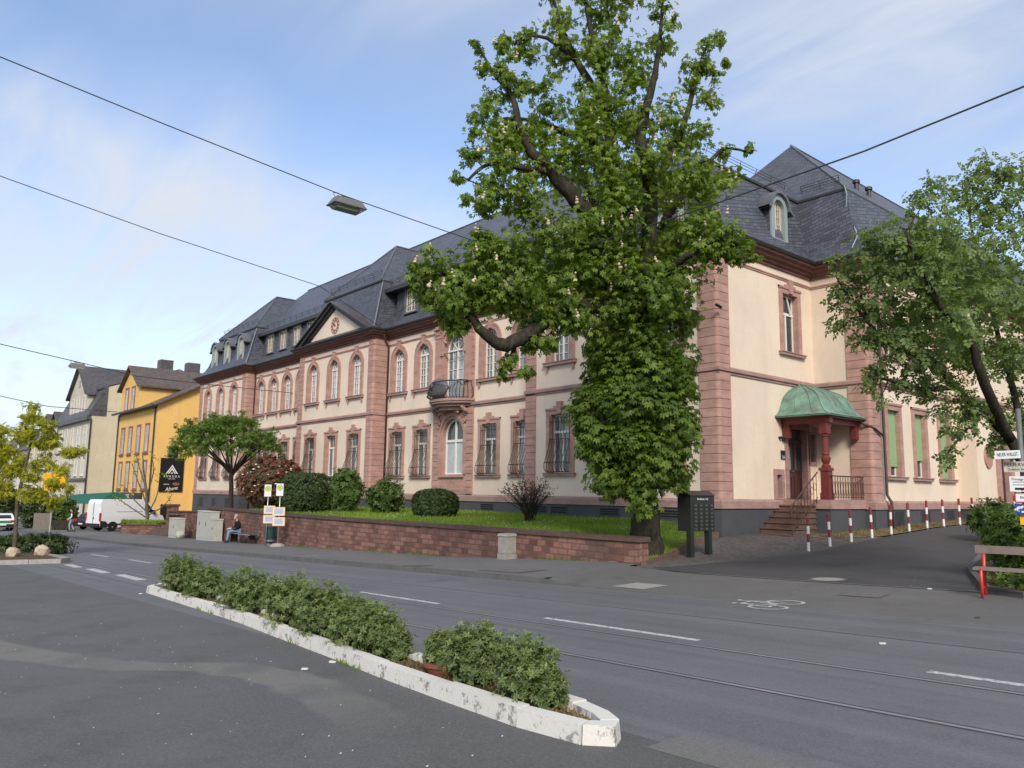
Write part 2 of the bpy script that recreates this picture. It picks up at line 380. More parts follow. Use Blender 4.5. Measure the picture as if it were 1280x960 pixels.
def m_glass(name, lo=(.018,.022,.024), hi=(.16,.17,.17), curtain=(.42,.42,.40), amt=.5, rough=.04):
    b = NB(name); p = b.pos()
    oi = b.N.new('ShaderNodeObjectInfo').outputs['Random']
    n = b.noise(b.mapv(p, (3.5,3.5,.35)), 1.3, 3, .5); n3 = b.noise(p, .8, 3)
    col = b.mix(b.ramp(n3, .35, .7), lo, hi)
    f = b.math('MULTIPLY', b.ramp(n, .48, .60), b.math('MULTIPLY', b.math('GREATER_THAN', oi, 1-amt), .75))
    col = b.mix(f, col, curtain)
    return b.fin(col, rough, .9)
M['glass'] = m_glass('window_glass', (.045,.052,.052), (.22,.24,.23), (.50,.50,.47), .75)
M['glass_dark'] = m_glass('dark_window_glass', (.012,.014,.016), (.06,.07,.075), (.3,.3,.3), .35)
M['glass_grey'] = m_glass('curtained_window_glass', (.09,.10,.11), (.22,.24,.25), (.45,.46,.46), .6, .08)
M['curtain'] = simple('white_net_curtain', (.42,.46,.47), .25, .6, 0, .15, 4)
def m_shutter():
    b = NB('green_roller_shutter'); sep = b.N.new('ShaderNodeSeparateXYZ'); b.link(b.pos(), sep.inputs[0])
    s_ = b.math('FRACT', b.math('MULTIPLY', sep.outputs['Z'], 19.0), 0)
    col = b.mix(b.ramp(s_, .0, .22), (.10,.20,.09), (.33,.50,.26)); b.bump(s_, .5, .02)
    return b.fin(col, .6, .3)
M['shutter'] = m_shutter()
def m_copper():
    b = NB('green_copper'); p = b.pos(); n = b.noise(p, 1.6, 6, .65); n2 = b.noise(b.mapv(p, (4,4,.5)), 1.5, 5, .6)
    col = b.mix(b.ramp(n, .35, .68), (.10,.18,.14), (.22,.38,.295))
    col = b.mix(b.math('MULTIPLY', b.ramp(n2, .5, .7), .75), col, (.16,.12,.075)); b.bump(n, .2, .02)
    return b.fin(col, .6, .3)
M['copper'] = m_copper()
M['redwood'] = simple('dark_red_painted_wood', (.15,.028,.024), .5, .4, 0, .22, 5)
M['doorwood'] = simple('dark_brown_door', (.06,.026,.022), .5, .4, 0, .2, 5)
M['step'] = m_stone('worn_step_stone', (.17,.105,.085), 2)
def m_asphalt(name, c, c2, spk=.5, patch=1.0, streak=False, worn=False):
    b = NB(name); p = b.pos()
    big = b.noise(p, .16, 5, .6, .6); mid = b.noise(p, 1.1, 5, .65); fine = b.noise(p, 60, 3, .8)
    col = b.mix(b.ramp(big, .33, .68), c, c2)
    col = b.mix(b.math('MULTIPLY', b.ramp(mid, .4, .72), .32*patch), col, mul(c, .66))
    if streak:
        st = b.noise(b.mapv(p, (.035,1.6,0)), 1.0, 5, .6)
        col = b.mix(b.math('MULTIPLY', b.ramp(st, .42, .70), .55), col, mul(c2, 1.30))
        st2 = b.noise(b.mapv(p, (.05,3.2,0), (3,7,0)), 1.0, 4, .6)
        col = b.mix(b.math('MULTIPLY', b.ramp(st2, .5, .72), .45), col, mul(c, .62))
    if worn:   # the pale, gritty repair band that bends across the parking area
        sp = b.N.new('ShaderNodeSeparateXYZ'); b.link(p, sp.inputs[0]); fc = b.N.new('ShaderNodeFloatCurve'); cv = fc.mapping.curves[0]
        P_ = [(-24,.2),(-17,.9),(-13,1.5),(-11.1,1.95),(-9.6,2.55),(-8.5,3.35),(-7.4,3.6),(-6.3,3.5),(-5,3.35)]
        pts = [((u+24)/19, w/4) for u, w in P_]; cv.points[0].location = pts[0]; cv.points[-1].location = pts[-1]
        for q in pts[1:-1]: cv.points.new(*q)
        fc.mapping.update(); xn = b.math('DIVIDE', b.math('ADD', sp.outputs['X'], 24.0), 19.0); b.link(xn, fc.inputs['Value'])
        dv = b.math('ABSOLUTE', b.math('SUBTRACT', sp.outputs['Y'], b.math('MULTIPLY', fc.outputs[0], 4.0)), 0)
        dv = b.math('ADD', dv, b.math('MULTIPLY', b.math('SUBTRACT', b.noise(p, 2.6, 6, .7), .5), .34))
        mk = b.math('MULTIPLY', b.ramp(dv, .25, .33, (1,1,1), (0,0,0)), b.ramp(xn, .90, .99, (1,1,1), (0,0,0)))
        mk = b.math('MULTIPLY', mk, b.ramp(b.noise(p, 1.1, 5), .30, .5)); col = b.mix(b.math('MULTIPLY', mk, .85), col, (.178,.168,.148))
    v = b.vor(p, 75); grit = b.noise(p, 38, 2, .8); col = b.mix(b.math('MULTIPLY', b.ramp(grit, .42, .68), .38*spk), col, mul(c2, 1.55)); 
    col = b.mix(b.math('MULTIPLY', b.ramp(v, .0, .42, (1,1,1), (0,0,0)), .30*spk), col, mul(c2, 2.1))
    col = b.mix(b.math('MULTIPLY', b.ramp(fine, .5, .8), .5*spk), col, mul(c, .45))
    # hairline cracks
    wv_ = b.N.new('ShaderNodeTexNoise'); b.link(p, wv_.inputs['Vector']); wv_.inputs['Scale'].default_value = 1.7; wv_.inputs['Detail'].default_value = 7; wv_.inputs['Roughness'].default_value = .7
    wa = b.N.new('ShaderNodeVectorMath'); wa.operation = 'MULTIPLY_ADD'; b.link(wv_.outputs['Color'], wa.inputs[0]); wa.inputs[1].default_value = (1.3,1.3,0); b.link(b.mapv(p, (1,1,0)), wa.inputs[2])
    cr = b.vor(wa.outputs[0], .42, 'DISTANCE_TO_EDGE')
    oil = b.noise(p, .55, 6, .7); col = b.mix(b.math('MULTIPLY', b.ramp(oil, .56, .74), .42*patch), col, mul(c, .58))
    dust = b.noise(b.mapv(p, (1,1,0), (9,4,0)), .8, 7, .72); col = b.mix(b.math('MULTIPLY', b.ramp(dust, .58, .76), .40*patch), col, mul(c2, 1.35))
    crk = b.math('MULTIPLY', b.ramp(cr, .002, .007, (1,1,1), (0,0,0)), b.ramp(b.noise(p, .35, 3), .56, .62))
    col = b.mix(b.math('MULTIPLY', crk, .35), col, mul(c, .45))
    b.bump(b.math('ADD', fine, b.math('MULTIPLY', v, -.8)), .35, .006)
    return b.fin(col, b.math('ADD', b.math('MULTIPLY', mid, .25), .62), .35)
M['road'] = m_asphalt('road_asphalt', (.105,.107,.112), (.135,.139,.147), .9, .8, True)
M['lot'] = m_asphalt('parking_asphalt', (.084,.085,.083), (.106,.104,.104), 1.2, 1.0, False, True)
M['lot_patch'] = m_asphalt('gritty_patch', (.105,.101,.094), (.128,.123,.113), 1.6)
M['drive'] = m_asphalt('driveway_asphalt', (.050,.050,.052), (.064,.063,.064), .5)
M['pave'] = m_asphalt('pavement_asphalt', (.120,.120,.119), (.150,.149,.146), .7)
M['apron'] = m_asphalt('pavement_crossing_asphalt', (.112,.110,.107), (.135,.131,.124), .8)
M['gutterstrip'] = m_asphalt('gutter_concrete', (.135,.132,.125), (.17,.165,.155), .8)
M['ground'] = m_asphalt('ground_dust', (.09,.09,.085), (.12,.115,.10), .6)
def m_cobble():
    b = NB('herringbone_setts'); p = b.mapv(b.pos(), (1,1,0), (0,0,0), (0,0,math.radians(38)))
    c, f = b.brick(p, .21, .105, .5, .012, 2, 0, (0,0,0), (1,1,1), (.5,.5,.5)); n = b.noise(b.pos(), .8, 5)
    col = b.mix(b.ramp(b.math('ADD', b.math('MULTIPLY', c, .5), b.math('MULTIPLY', n, .6)), .25, .9), (.105,.095,.088), (.18,.155,.142))
    col = b.mix(b.math('MULTIPLY', f, .8), col, (.045,.043,.036)); b.bump(b.math('MULTIPLY', f, -1), .6, .02)
    return b.fin(col, .85, .2)
M['cobble'] = m_cobble()
def m_kerbwhite():
    b = NB('worn_white_kerb_paint'); p = b.pos()
    n = b.noise(p, 5, 7, .72); n2 = b.noise(p, 26, 5, .7); sep = b.N.new('ShaderNodeSeparateXYZ'); b.link(b.N.new('ShaderNodeNewGeometry').outputs['Normal'], sep.inputs[0])
    up = b.ramp(sep.outputs['Z'], .55, .85)
    k = b.math('ADD', n, b.math('MULTIPLY', n2, .35)); k = b.math('ADD', k, b.math('MULTIPLY', up, .30))
    col = b.mix(b.ramp(k, .55, .62), (.27,.255,.23), (.64,.62,.57))
    col = b.mix(b.math('MULTIPLY', b.ramp(n2, .58, .75), .35), col, (.18,.17,.155))
    b.bump(b.math('ADD', n, n2), .4, .012)
    return b.fin(col, .85, .2)
M['kerbwhite'] = m_kerbwhite()
M['kerb'] = simple('grey_kerb_stone', (.12,.117,.115), .85, .2, 0, .25, 3, .4)
M['concrete'] = simple('weathered_concrete', (.30,.29,.26), .9, .2, 0, .25, 5, .4)
def m_paint():
    b = NB('worn_road_paint'); p = b.pos(); n = b.noise(p, 14, 6, .75)
    col = b.mix(b.ramp(n, .36, .52), (.16,.165,.17), (.52,.52,.50)); return b.fin(col, .75, .25)
M['paint'] = m_paint()
M['rail'] = simple('worn_rail_steel', (.27,.275,.29), .4, .5, .2, .15, 3)
M['railgroove'] = simple('rail_groove_dirt', (.068,.068,.070), .9)
def m_sandwall(dark=1.0):
    b = NB('red_sandstone_masonry'); uv = b.uv(); p = b.pos()
    wob = b.N.new('ShaderNodeTexNoise'); b.link(p, wob.inputs['Vector']); wob.inputs['Scale'].default_value = 2.2
    ad = b.N.new('ShaderNodeVectorMath'); ad.operation = 'MULTIPLY_ADD'; b.link(wob.outputs['Color'], ad.inputs[0]); ad.inputs[1].default_value = (.16,.05,0); b.link(uv, ad.inputs[2])
    c, f = b.brick(ad.outputs[0], .34, .165, .43, .014, 2, 0, (0,0,0), (1,1,1), (.5,.5,.5), .3)
    n = b.noise(p, 1.1, 5); n2 = b.noise(p, 13, 6, .7)
    t = b.math('ADD', b.math('MULTIPLY', c, .55), b.math('MULTIPLY', n, .5))
    col = b.mix(b.ramp(t, .15, .95), (.105,.052,.043), (.34,.185,.145))
    col = b.mix(b.math('MULTIPLY', b.ramp(n2, .45, .75), .5), col, (.075,.045,.038))
    col = b.mix(b.math('MULTIPLY', b.ramp(b.noise(p, .45, 4), .52, .68), .5), col, (.085,.06,.058))
    col = b.mix(b.math('MULTIPLY', f, .65), col, (.115,.085,.07))
    b.bump(b.math('ADD', b.math('MULTIPLY', f, -1.0), b.math('MULTIPLY', n2, .8)), .8, .03)
    return b.fin(col, .92, .15)
M['sandwall'] = m_sandwall()
M['coping'] = m_stone('mossy_coping_stone', (.115,.075,.062), 2.5, .6)
def m_grass():
    b = NB('lawn_soil'); p = b.pos(); n = b.noise(p, 3, 6); col = b.mix(b.ramp(n, .35, .7), (.08,.125,.028), (.15,.20,.045)); b.bump(n, .6, .05); return b.fin(col, .95, .1)
M['lawn'] = m_grass()
def m_soil(): b = NB('dry_soil'); p = b.pos(); n = b.noise(p, 7, 7, .7); col = b.mix(b.ramp(n, .35, .7), (.055,.04,.028), (.17,.13,.085)); b.bump(n, .9, .05); return b.fin(col, .95, .1)
M['soil'] = m_soil()
def m_dryverge(): b = NB('dry_grass_verge'); p = b.pos(); n = b.noise(p, 4, 7, .7); col = b.mix(b.ramp(n, .35, .65), (.12,.11,.045), (.24,.20,.12)); b.bump(n, .9, .05); return b.fin(col, .95, .1)
M['verge'] = m_dryverge()
def m_leaf(name, c0, c1, trans=.35, gloss=.35, tcol=None):
    b = NB(name); at = b.N.new('ShaderNodeAttribute'); at.attribute_name = 'tone'
    col = b.mix(at.outputs['Fac'], c0, c1)
    b.fin(col, .45, gloss)
    tr = b.N.new('ShaderNodeBsdfTranslucent'); tc = b.mix(1.0, col, tcol or (1.5,1.55,.55), 'MULTIPLY'); b.link(tc, tr.inputs['Color'])
    mx = b.N.new('ShaderNodeMixShader'); mx.inputs[0].default_value = trans; b.link(b.p.outputs[0], mx.inputs[1]); b.link(tr.outputs[0], mx.inputs[2]); b.link(mx.outputs[0], b.out.inputs[0])
    return b.mat
M['leaf_chestnut'] = m_leaf('chestnut_leaf', (.060,.112,.016), (.235,.325,.048), .44)
M['leaf_walnut'] = m_leaf('walnut_leaf', (.100,.155,.050), (.235,.31,.105), .42)
M['leaf_globe'] = m_leaf('catalpa_leaf', (.055,.115,.020), (.18,.27,.05), .38)
M['leaf_yellow'] = m_leaf('yellow_locust_leaf', (.22,.25,.02), (.46,.44,.04), .4)
M['leaf_island'] = m_leaf('evergreen_shrub_leaf', (.070,.110,.034), (.20,.255,.085), .28, .4)
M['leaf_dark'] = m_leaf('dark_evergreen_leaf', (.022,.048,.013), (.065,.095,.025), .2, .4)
M['leaf_mid'] = m_leaf('mid_green_leaf', (.045,.085,.018), (.115,.175,.04), .3)
M['leaf_red'] = m_leaf('photinia_leaf', (.060,.075,.022), (.25,.075,.055), .3, .4, (1.3,.9,.6))
M['leaf_hedge'] = m_leaf('hedge_leaf', (.050,.100,.018), (.19,.27,.045), .3, .35)
M['grass'] = m_leaf('grass_blade', (.11,.19,.025), (.26,.36,.065), .4, .2)
M['dead'] = m_leaf('dry_leaf_litter', (.10,.07,.035), (.25,.18,.09), .1, .1)
M['blossom'] = simple('cream_blossom', (.58,.47,.36), .8, .2, 0, .2, 12)
M['blossom_white'] = simple('white_blossom', (.72,.72,.62), .8, .2, 0, .1, 12)
def m_bark(name='grey_bark', c=(.048,.040,.033)):
    b = NB(name); p = b.mapv(b.objc(), (1,1,.28)); n = b.noise(p, 9, 7, .7, .8); n2 = b.noise(b.pos(), 1.5, 4)
    col = b.mix(b.ramp(n, .35, .65), mul(c, .38), mul(c, 1.5)); col = b.mix(b.math('MULTIPLY', n2, .35), col, (.07,.075,.04)); b.bump(n, 1.0, .06); return b.fin(col, .95, .1)
M['bark'] = m_bark(); M['bark_pale'] = m_bark('pale_bark', (.15,.13,.095))
M['mailbox'] = simple('dark_olive_metal', (.022,.025,.020), .45, .5, .1, .1)
M['mailslot'] = simple('brushed_slot_metal', (.30,.29,.26), .4, .5, .6)
M['bollard_white'] = simple('white_post_paint', (.72,.71,.68), .5, .4, 0, .08, 8)
M['bollard_red'] = simple('dark_red_post_paint', (.22,.03,.035), .5, .4, 0, .12, 8)
M['grey_cabinet'] = simple('grey_cabinet_plastic', (.40,.41,.36), .65, .3, 0, .12, 3)
M['bin_green'] = simple('dark_green_bin', (.012,.05,.045), .5, .4)
M['galv'] = simple('galvanised_steel', (.38,.39,.40), .4, .5, .6, .1)
M['yellow'] = simple('yellow_frame', (.72,.42,.01), .5, .4, 0, .06)
M['paper'] = simple('timetable_paper', (.62,.62,.66), .4, .5, 0, .05)
M['paper_blue'] = simple('timetable_print', (.30,.30,.42), .5, .4, 0, .25, 30)
M['sign_white'] = simple('white_sign_sheet', (.70,.71,.70), .4, .4, 0, .05)
M['sign_cream'] = simple('cream_sign_sheet', (.50,.47,.38), .5, .4, 0, .06)
M['sign_green'] = simple('yellow_green_sign', (.50,.58,.10), .4, .4)
M['letter_green'] = simple('green_letter_paint', (.05,.25,.08), .5, .3)
M['black'] = simple('black_print', (.012,.012,.013), .6, .3)
M['blue'] = simple('blue_sign_sheet', (.012,.06,.30), .4, .4)
M['redsign'] = simple('red_sign_edge', (.45,.02,.025), .4, .4)
M['orange'] = simple('orange_yellow_sheet', (.80,.40,.01), .4, .4)
M['benchwood'] = simple('weathered_bench_wood', (.21,.165,.145), .85, .2, 0, .25, 9, .4)
M['benchred'] = simple('red_tube_paint', (.52,.05,.035), .4, .5, 0, .08)
M['ochre'] = m_plaster('orange_yellow_plaster', (.78,.50,.17), (.58,.36,.15), 1.0)
M['cream2'] = m_plaster('old_cream_plaster', (.58,.50,.35), (.36,.32,.24), 1.0)
M['grey_pl'] = m_plaster('greyish_plaster', (.58,.53,.43), (.42,.38,.30), .7)
M['white_pl'] = m_plaster('white_plaster', (.70,.66,.56), (.5,.46,.38), .6)
M['winred'] = simple('maroon_window_trim', (.26,.09,.075), .6, .3)
M['blackboard'] = simple('black_sign_board', (.010,.011,.012), .45, .4)
M['letter_white'] = simple('white_lettering', (.72,.72,.70), .5, .3, 0, .02)
M['letter_brown'] = simple('brown_lettering', (.20,.10,.07), .5, .3, 0, .02)
M['carwhite'] = simple('white_car_paint', (.72,.73,.74), .25, .6, 0, .02)
M['carred'] = simple('dark_car_paint', (.03,.02,.022), .2, .6, 0, .02)
M['cargreen'] = simple('green_car_stripe', (.01,.22,.07), .3, .5)
M['carglass'] = simple('tinted_car_glass', (.015,.018,.02), .05, .8, 0, .02)
M['tyre'] = simple('tyre_rubber', (.016,.016,.017), .85, .2)
M['rim'] = simple('wheel_rim', (.40,.41,.42), .35, .5, .6)
M['plastic'] = simple('black_plastic', (.02,.02,.021), .6, .3)
M['taillight'] = simple('red_tail_light', (.40,.015,.012), .2, .6)
M['awning'] = simple('green_awning_cloth', (.03,.12,.09), .85, .1)
M['skin'] = simple('skin', (.50,.30,.22), .6, .3, 0, .05)
M['jacket'] = simple('black_cloth', (.016,.016,.019), .9, .1)
M['jeans'] = simple('blue_denim', (.16,.26,.38), .9, .1, 0, .2, 12)
M['greytrousers'] = simple('grey_cloth', (.28,.29,.32), .9, .1)
M['hairgrey'] = simple('grey_hair', (.30,.28,.26), .8, .2); M['hairdark'] = simple('dark_hair', (.02,.015,.012), .8, .2)
M['lampgrey'] = simple('lamp_housing', (.16,.165,.165), .6, .3, .2, .15, 8)
def m_clear(): 
    b = NB('clear_lamp_cover'); b.p.inputs['Transmission Weight'].default_value = .85; b.p.inputs['IOR'].default_value = 1.3
    return b.fin((.85,.87,.88), .12, .5)
M['clear'] = m_clear()
M['wire'] = simple('dark_wire', (.05,.05,.055), .6, .3)
M['terracotta'] = simple('terracotta', (.20,.075,.05), .85, .2)
M['rock'] = simple('pale_boulder', (.45,.36,.26), .9, .2, 0, .35, 4, .6)
M['manhole'] = simple('cast_iron_lid', (.16,.15,.14), .7, .4, .3, .3, 9)
M['litter'] = simple('scrap_paper', (.6,.59,.55), .8, .1)
M['tarp'] = simple('grey_tarpaulin', (.13,.135,.145), .7, .2)
M['fence_wood'] = simple('weathered_fence_wood', (.20,.17,.14), .9, .1, 0, .2, 6)
# ------------------------------------------------------------------ ground, road, pavements
def lerp(a, b, t): return a + (b-a)*t
def frange(a, b, n): return [a + (b-a)*i/n for i in range(n+1)]
def loft(mb, us, v0, v1, nv, zf):
    rows = []
    for u in us:
        a, b = v0(u) if callable(v0) else v0, v1(u) if callable(v1) else v1
        rows.append([mb.vert((u, lerp(a, b, j/nv), zf(u, lerp(a, b, j/nv)))) for j in range(nv+1)])
    for r0, r1 in zip(rows, rows[1:]):
        for j in range(nv): mb.fi((r0[j], r1[j], r1[j+1], r0[j+1]))
mb = MB()
us = [-900,-500,-300,-220,-170]+[float(x) for x in range(-150, 42, 4)]+[50,70,100,200,500,900]
loft(mb, us, -700, -14, 10, lambda u, v: Z(u, v)-.10)
loft(mb, us, -14, 62, 38, lambda u, v: Z(u, v)-.14)
loft(mb, us, 62, 900, 10, lambda u, v: Z(u, 62)-.14)
struct('ground', mb, M['ground'])
mb = MB(); loft(mb, [float(x) for x in range(-150, 31)], 4.6, 11.9, 8, Z); struct('road', mb, M['road'])
mb = MB(); loft(mb, [float(x) for x in range(-150, 31)], -14, 4.6, 18, Z); struct('parking_lot', mb, M['lot'])
def ln(u, v): return Z(u, v)+.002
def band(mb, path, w, zf=ln, step=.5, jit=0):
    """flat painted band of width w along a (u,v) path"""
    pts = []
    for a, b in zip(path, path[1:]):
        n = max(1, int(math.dist(a, b)/step)); pts += [(lerp(a[0],b[0],i/n), lerp(a[1],b[1],i/n)) for i in range(n)]
    pts.append(path[-1])
    L_ = offset_path(pts, -w/2); R_ = offset_path(pts, w/2)
    if jit:
        for q in L_+R_: q.x += rnd.uniform(-jit, jit); q.y += rnd.uniform(-jit, jit)*.5
    for i in range(len(pts)-1):
        q = (R_[i], R_[i+1], L_[i+1], L_[i]); mb.face([(p.x, p.y, zf(p.x, p.y)) for p in q])
mb = MB(); loft(mb, frange(-3.7, 24, 60), lambda u: 4.42, lambda u: 4.86, 1, ln); struct('gutter_strip', mb, M['gutterstrip'])
# tram rails: steel head and the groove beside it
for v in (6.47, 7.90):
    mb = MB(); band(mb, [(-150, v), (30, v)], .05, lambda u, w: Z(u, w)+.004, 3); struct('tram_rail', mb, M['rail'])
    mb = MB(); band(mb, [(-150, v+.047), (30, v+.047)], .04, ln, 3); band(mb, [(-150, v-.037), (30, v-.037)], .02, ln, 3); struct('rail_groove', mb, M['railgroove'])
mb = MB()
for k in range(-9, 3):
    u0 = -8.88 + 5.5*k
    band(mb, [(u0, 8.30), (u0+2.84, 8.24)], .11)
for u0, u1 in ((-29.9, -27.9), (-26.9, -24.6), (-23.6, -21.2)): band(mb, [(u0, 6.12), (u1, 6.02)], .26)
for k in range(7):
    u0 = -42 - 7*k; band(mb, [(u0, 6.9-.05*k), (u0-3.0, 6.9-.05*k)], .14)
    band(mb, [(u0-2, 9.4), (u0-5, 9.4)], .13)
struct('road_marking', mb, M['paint'])
mb = MB(); band(mb, [(-60, 9.75), (-20, 9.8), (-5, 9.95), (20, 10.1)], .035); pass
band(mb, [(-60, 5.75), (-19, 5.55)], .03); struct('asphalt_seam', mb, M['railgroove'])
# bicycle symbol on the crossing
def bike():
    mb = MB(); wa, wb = on_ground(956, 759), on_ground(978, 753); wa, wb = Vector(wa[:2]), Vector(wb[:2]); c = (wa+wb)/2; ax = (wb-wa).normalized(); ay = Vector((-ax.y, ax.x)); k_ = (wb-wa).length/1.04; print('BIKE', k_, ax)
    P = lambda x, y: (c.x+ax.x*x*k_+ay.x*y, c.y+ax.y*x*k_+ay.y*y)
    for cx in (-.52, .52):
        band(mb, [P(cx+.34*math.cos(a), -.05+.30*math.sin(a)) for a in [2*math.pi*k/18 for k in range(19)]], .06, step=9, zf=lambda u, v: ZS(u, v)+.006)
    for pl in ([(-.52,-.05),(-.2,.5),(.38,.5),(.52,-.05)], [(-.2,.5),(0,-.05),(.38,.5)], [(-.52,-.05),(0,-.05)], [(-.3,.62),(-.1,.62)], [(.38,.5),(.34,.72),(.52,.74)]):
        band(mb, [P(*q) for q in pl], .055, step=9, zf=lambda u, v: ZS(u, v)+.006)
    struct('bicycle_marking', mb, M['paint'])
bike()
# pavement with kerb, dropped at the crossing
def wv(u):  # street face of the garden wall
    return 15.3 if u > -30 else 15.3 + (u+30)/(-17)*1.45 if u > -47 else 16.75
mb = MB(); loft(mb, frange(-150, -13.0, 150), 12.06, lambda u: wv(u)+.1, 6, ZS); struct('pavement', mb, M['pave'])
mb = MB(); loft(mb, frange(-13.0, 30, 60), 11.9, 14.95, 6, ZS); struct('pavement_crossing', mb, M['apron'])
mb = MB(); band(mb, [(-12.6, 15.0), (30, 15.0)], .11, lambda u, v: ZS(u, 15.0)+.008); struct('edging_stone', mb, M['gutterstrip'])
mb = MB()
for u in [-150+k for k in range(140)]:
    a, b = u+.004, u+1-.004
    mb.hexa([(a,11.9,Z(a,11.9)-.1),(b,11.9,Z(b,11.9)-.1),(b,12.055,Z(b,12)-.1),(a,12.055,Z(a,12)-.1),(a,11.91,ZS(a,12.06)+.003),(b,11.91,ZS(b,12.06)+.003),(b,12.055,ZS(b,12.06)+.003),(a,12.055,ZS(a,12.06)+.003)])
struct('kerb', mb, M['kerb'])
def e_left(v):  # left edge of the driveway
    pts = [(14.9,-12.6),(15.4,-12.2),(17.3,-12.0),(19.6,-11.75),(22.5,-11.72),(60,-11.6)]
    for (a, x), (b, y) in zip(pts, pts[1:]):
        if v <= b: return lerp(x, y, (v-a)/(b-a))
    return -11.6
def loft_v(mb, vs, u0, u1, nu, zf):
    rows = []
    for v in vs:
        a, b = u0(v) if callable(u0) else u0, u1(v) if callable(u1) else u1
        rows.append([mb.vert((lerp(a, b, j/nu), v, zf(lerp(a, b, j/nu), v))) for j in range(nu+1)])
    for r0, r1 in zip(rows, rows[1:]):
        for j in range(nu): mb.fi((r0[j], r0[j+1], r1[j+1], r1[j]))
mb = MB(); loft_v(mb, frange(14.95, 62, 60), e_left, 30, 24, ZS); struct('driveway', mb, M['drive'])
def lawn_right(v):
    pts = [(15.3,-12.75),(18.9,-14.3),(20.3,-15.05),(22.1,-15.2),(30,-15.15)]
    for (a, x), (b, y) in zip(pts, pts[1:]):
        if v <= b: return lerp(x, y, (v-a)/(b-a))
    return -15.15
mb = MB(); loft_v(mb, frange(14.95, 25.9, 30), lambda v: lawn_right(max(v, 15.3))-.05, e_left, 8, ZS); struct('forecourt_setts', mb, M['cobble'])
mb = MB(); loft_v(mb, frange(24.3, 48, 40), lambda v: -13.5 if v < 28.3 else -13.1, lambda v: e_left(v)-.1+(.0 if v > 26 else -1.1*(26-v)/1.7), 5, lambda u, v: ZS(u, v)+.012); struct('grass_verge', mb, M['verge'])
# right planting bed
bed = [(-6.86,19.1),(-5.15,15.0),(-4.4,14.55),(9,14.9),(9,24),(-7.9,24)]
mb = MB()
cb = Vector((0, 20, 0))
for i in range(1, len(bed)-1): mb.face([(bed[0][0],bed[0][1],ZS(*bed[0])+.05),(bed[i][0],bed[i][1],ZS(*bed[i])+.05),(bed[i+1][0],bed[i+1][1],ZS(*bed[i+1])+.09)])
struct('planting_bed', mb, M['soil'])
def kerb_blocks(mb, path, w, h, zf, closed=True, blk=1.0, gap=.008, jit=.006, sink=.06):
    inn = offset_path(path, -w, closed); n = len(path)
    for i in range(n if closed else n-1):
        a, b = Vector(path[i]), Vector(path[(i+1)%n]); c, d = inn[(i+1)%n], inn[i]; k = max(1, round((b-a).length/blk))
        for j in range(k):
            t0, t1 = j/k + gap/(b-a).length, (j+1)/k - gap/(b-a).length
            p0, p1 = a.lerp(b, t0), a.lerp(b, t1); q1, q0 = d.lerp(c, t1), d.lerp(c, t0); o = (rnd.random()-.5)*2*jit
            zt = h + (rnd.random()-.5)*2*jit
            ins0 = (q0-p0)*.12; ins1 = (q1-p1)*.12
            mb.hexa([(p0.x,p0.y,zf(p0.x,p0.y)-sink),(p1.x,p1.y,zf(p1.x,p1.y)-sink),(q1.x,q1.y,zf(q1.x,q1.y)-sink),(q0.x,q0.y,zf(q0.x,q0.y)-sink),
                     (p0.x+ins0.x,p0.y+ins0.y,zf(p0.x,p0.y)+zt),(p1.x+ins1.x,p1.y+ins1.y,zf(p1.x,p1.y)+zt),(q1.x,q1.y,zf(q1.x,q1.y)+zt),(q0.x,q0.y,zf(q0.x,q0.y)+zt)])
mb = MB(); kerb_blocks(mb, [(-7.9,23),(-6.86,19.1),(-5.15,15.0),(-4.4,14.55)], .14, .10, ZS, False); struct('kerb', mb, M['kerb'])
# median island in front
ISL = [(-4.04,4.13),(-3.84,4.28),(-3.95,4.46),(-4.2,4.60),(-4.5,4.69),(-5.0,4.75),(-8,5.02),(-12,5.38),(-18.0,5.92),(-18.4,5.6),(-17.77,5.15),(-14.8,4.98),(-11.9,4.80),(-10.1,4.61),(-8.43,4.45),(-7.06,4.29),(-5.8,4.18),(-4.71,4.10)]
mb = MB(); kerb_blocks(mb, ISL, .15, .135, Z, True, 1.05, .007, .009); struct('island_kerb', mb, M['kerbwhite'])
def poly_top(mb, loop, zf):
    cx = sum(p[0] for p in loop)/len(loop); 
    for t in tessellate_polygon([[Vector((p[0], p[1], 0)) for p in loop]]):
        q = [loop[k] for k in t]
        if (q[1][0]-q[0][0])*(q[2][1]-q[0][1])-(q[2][0]-q[0][0])*(q[1][1]-q[0][1]) < 0: q = q[::-1]
        mb.face([(p[0], p[1], zf(*p)) for p in q])
mb = MB(); inn = [tuple(p) for p in offset_path(ISL, -.13, True)]; poly_top(mb, inn, lambda u, v: Z(u, v)+.075); struct('island_soil', mb, M['soil'])
ISL2 = [(-30.8,6.1),(-31.3,6.5),(-58,7.3),(-58,4.4),(-32.4,3.9),(-31.7,4.3)]
mb = MB(); kerb_blocks(mb, ISL2, .16, .15, Z, True, 1.05); struct('far_island_kerb', mb, M['concrete'])
mb = MB(); poly_top(mb, [tuple(p) for p in offset_path(ISL2, -.13, True)], lambda u, v: Z(u, v)+.09); struct('far_island_soil', mb, M['soil'])
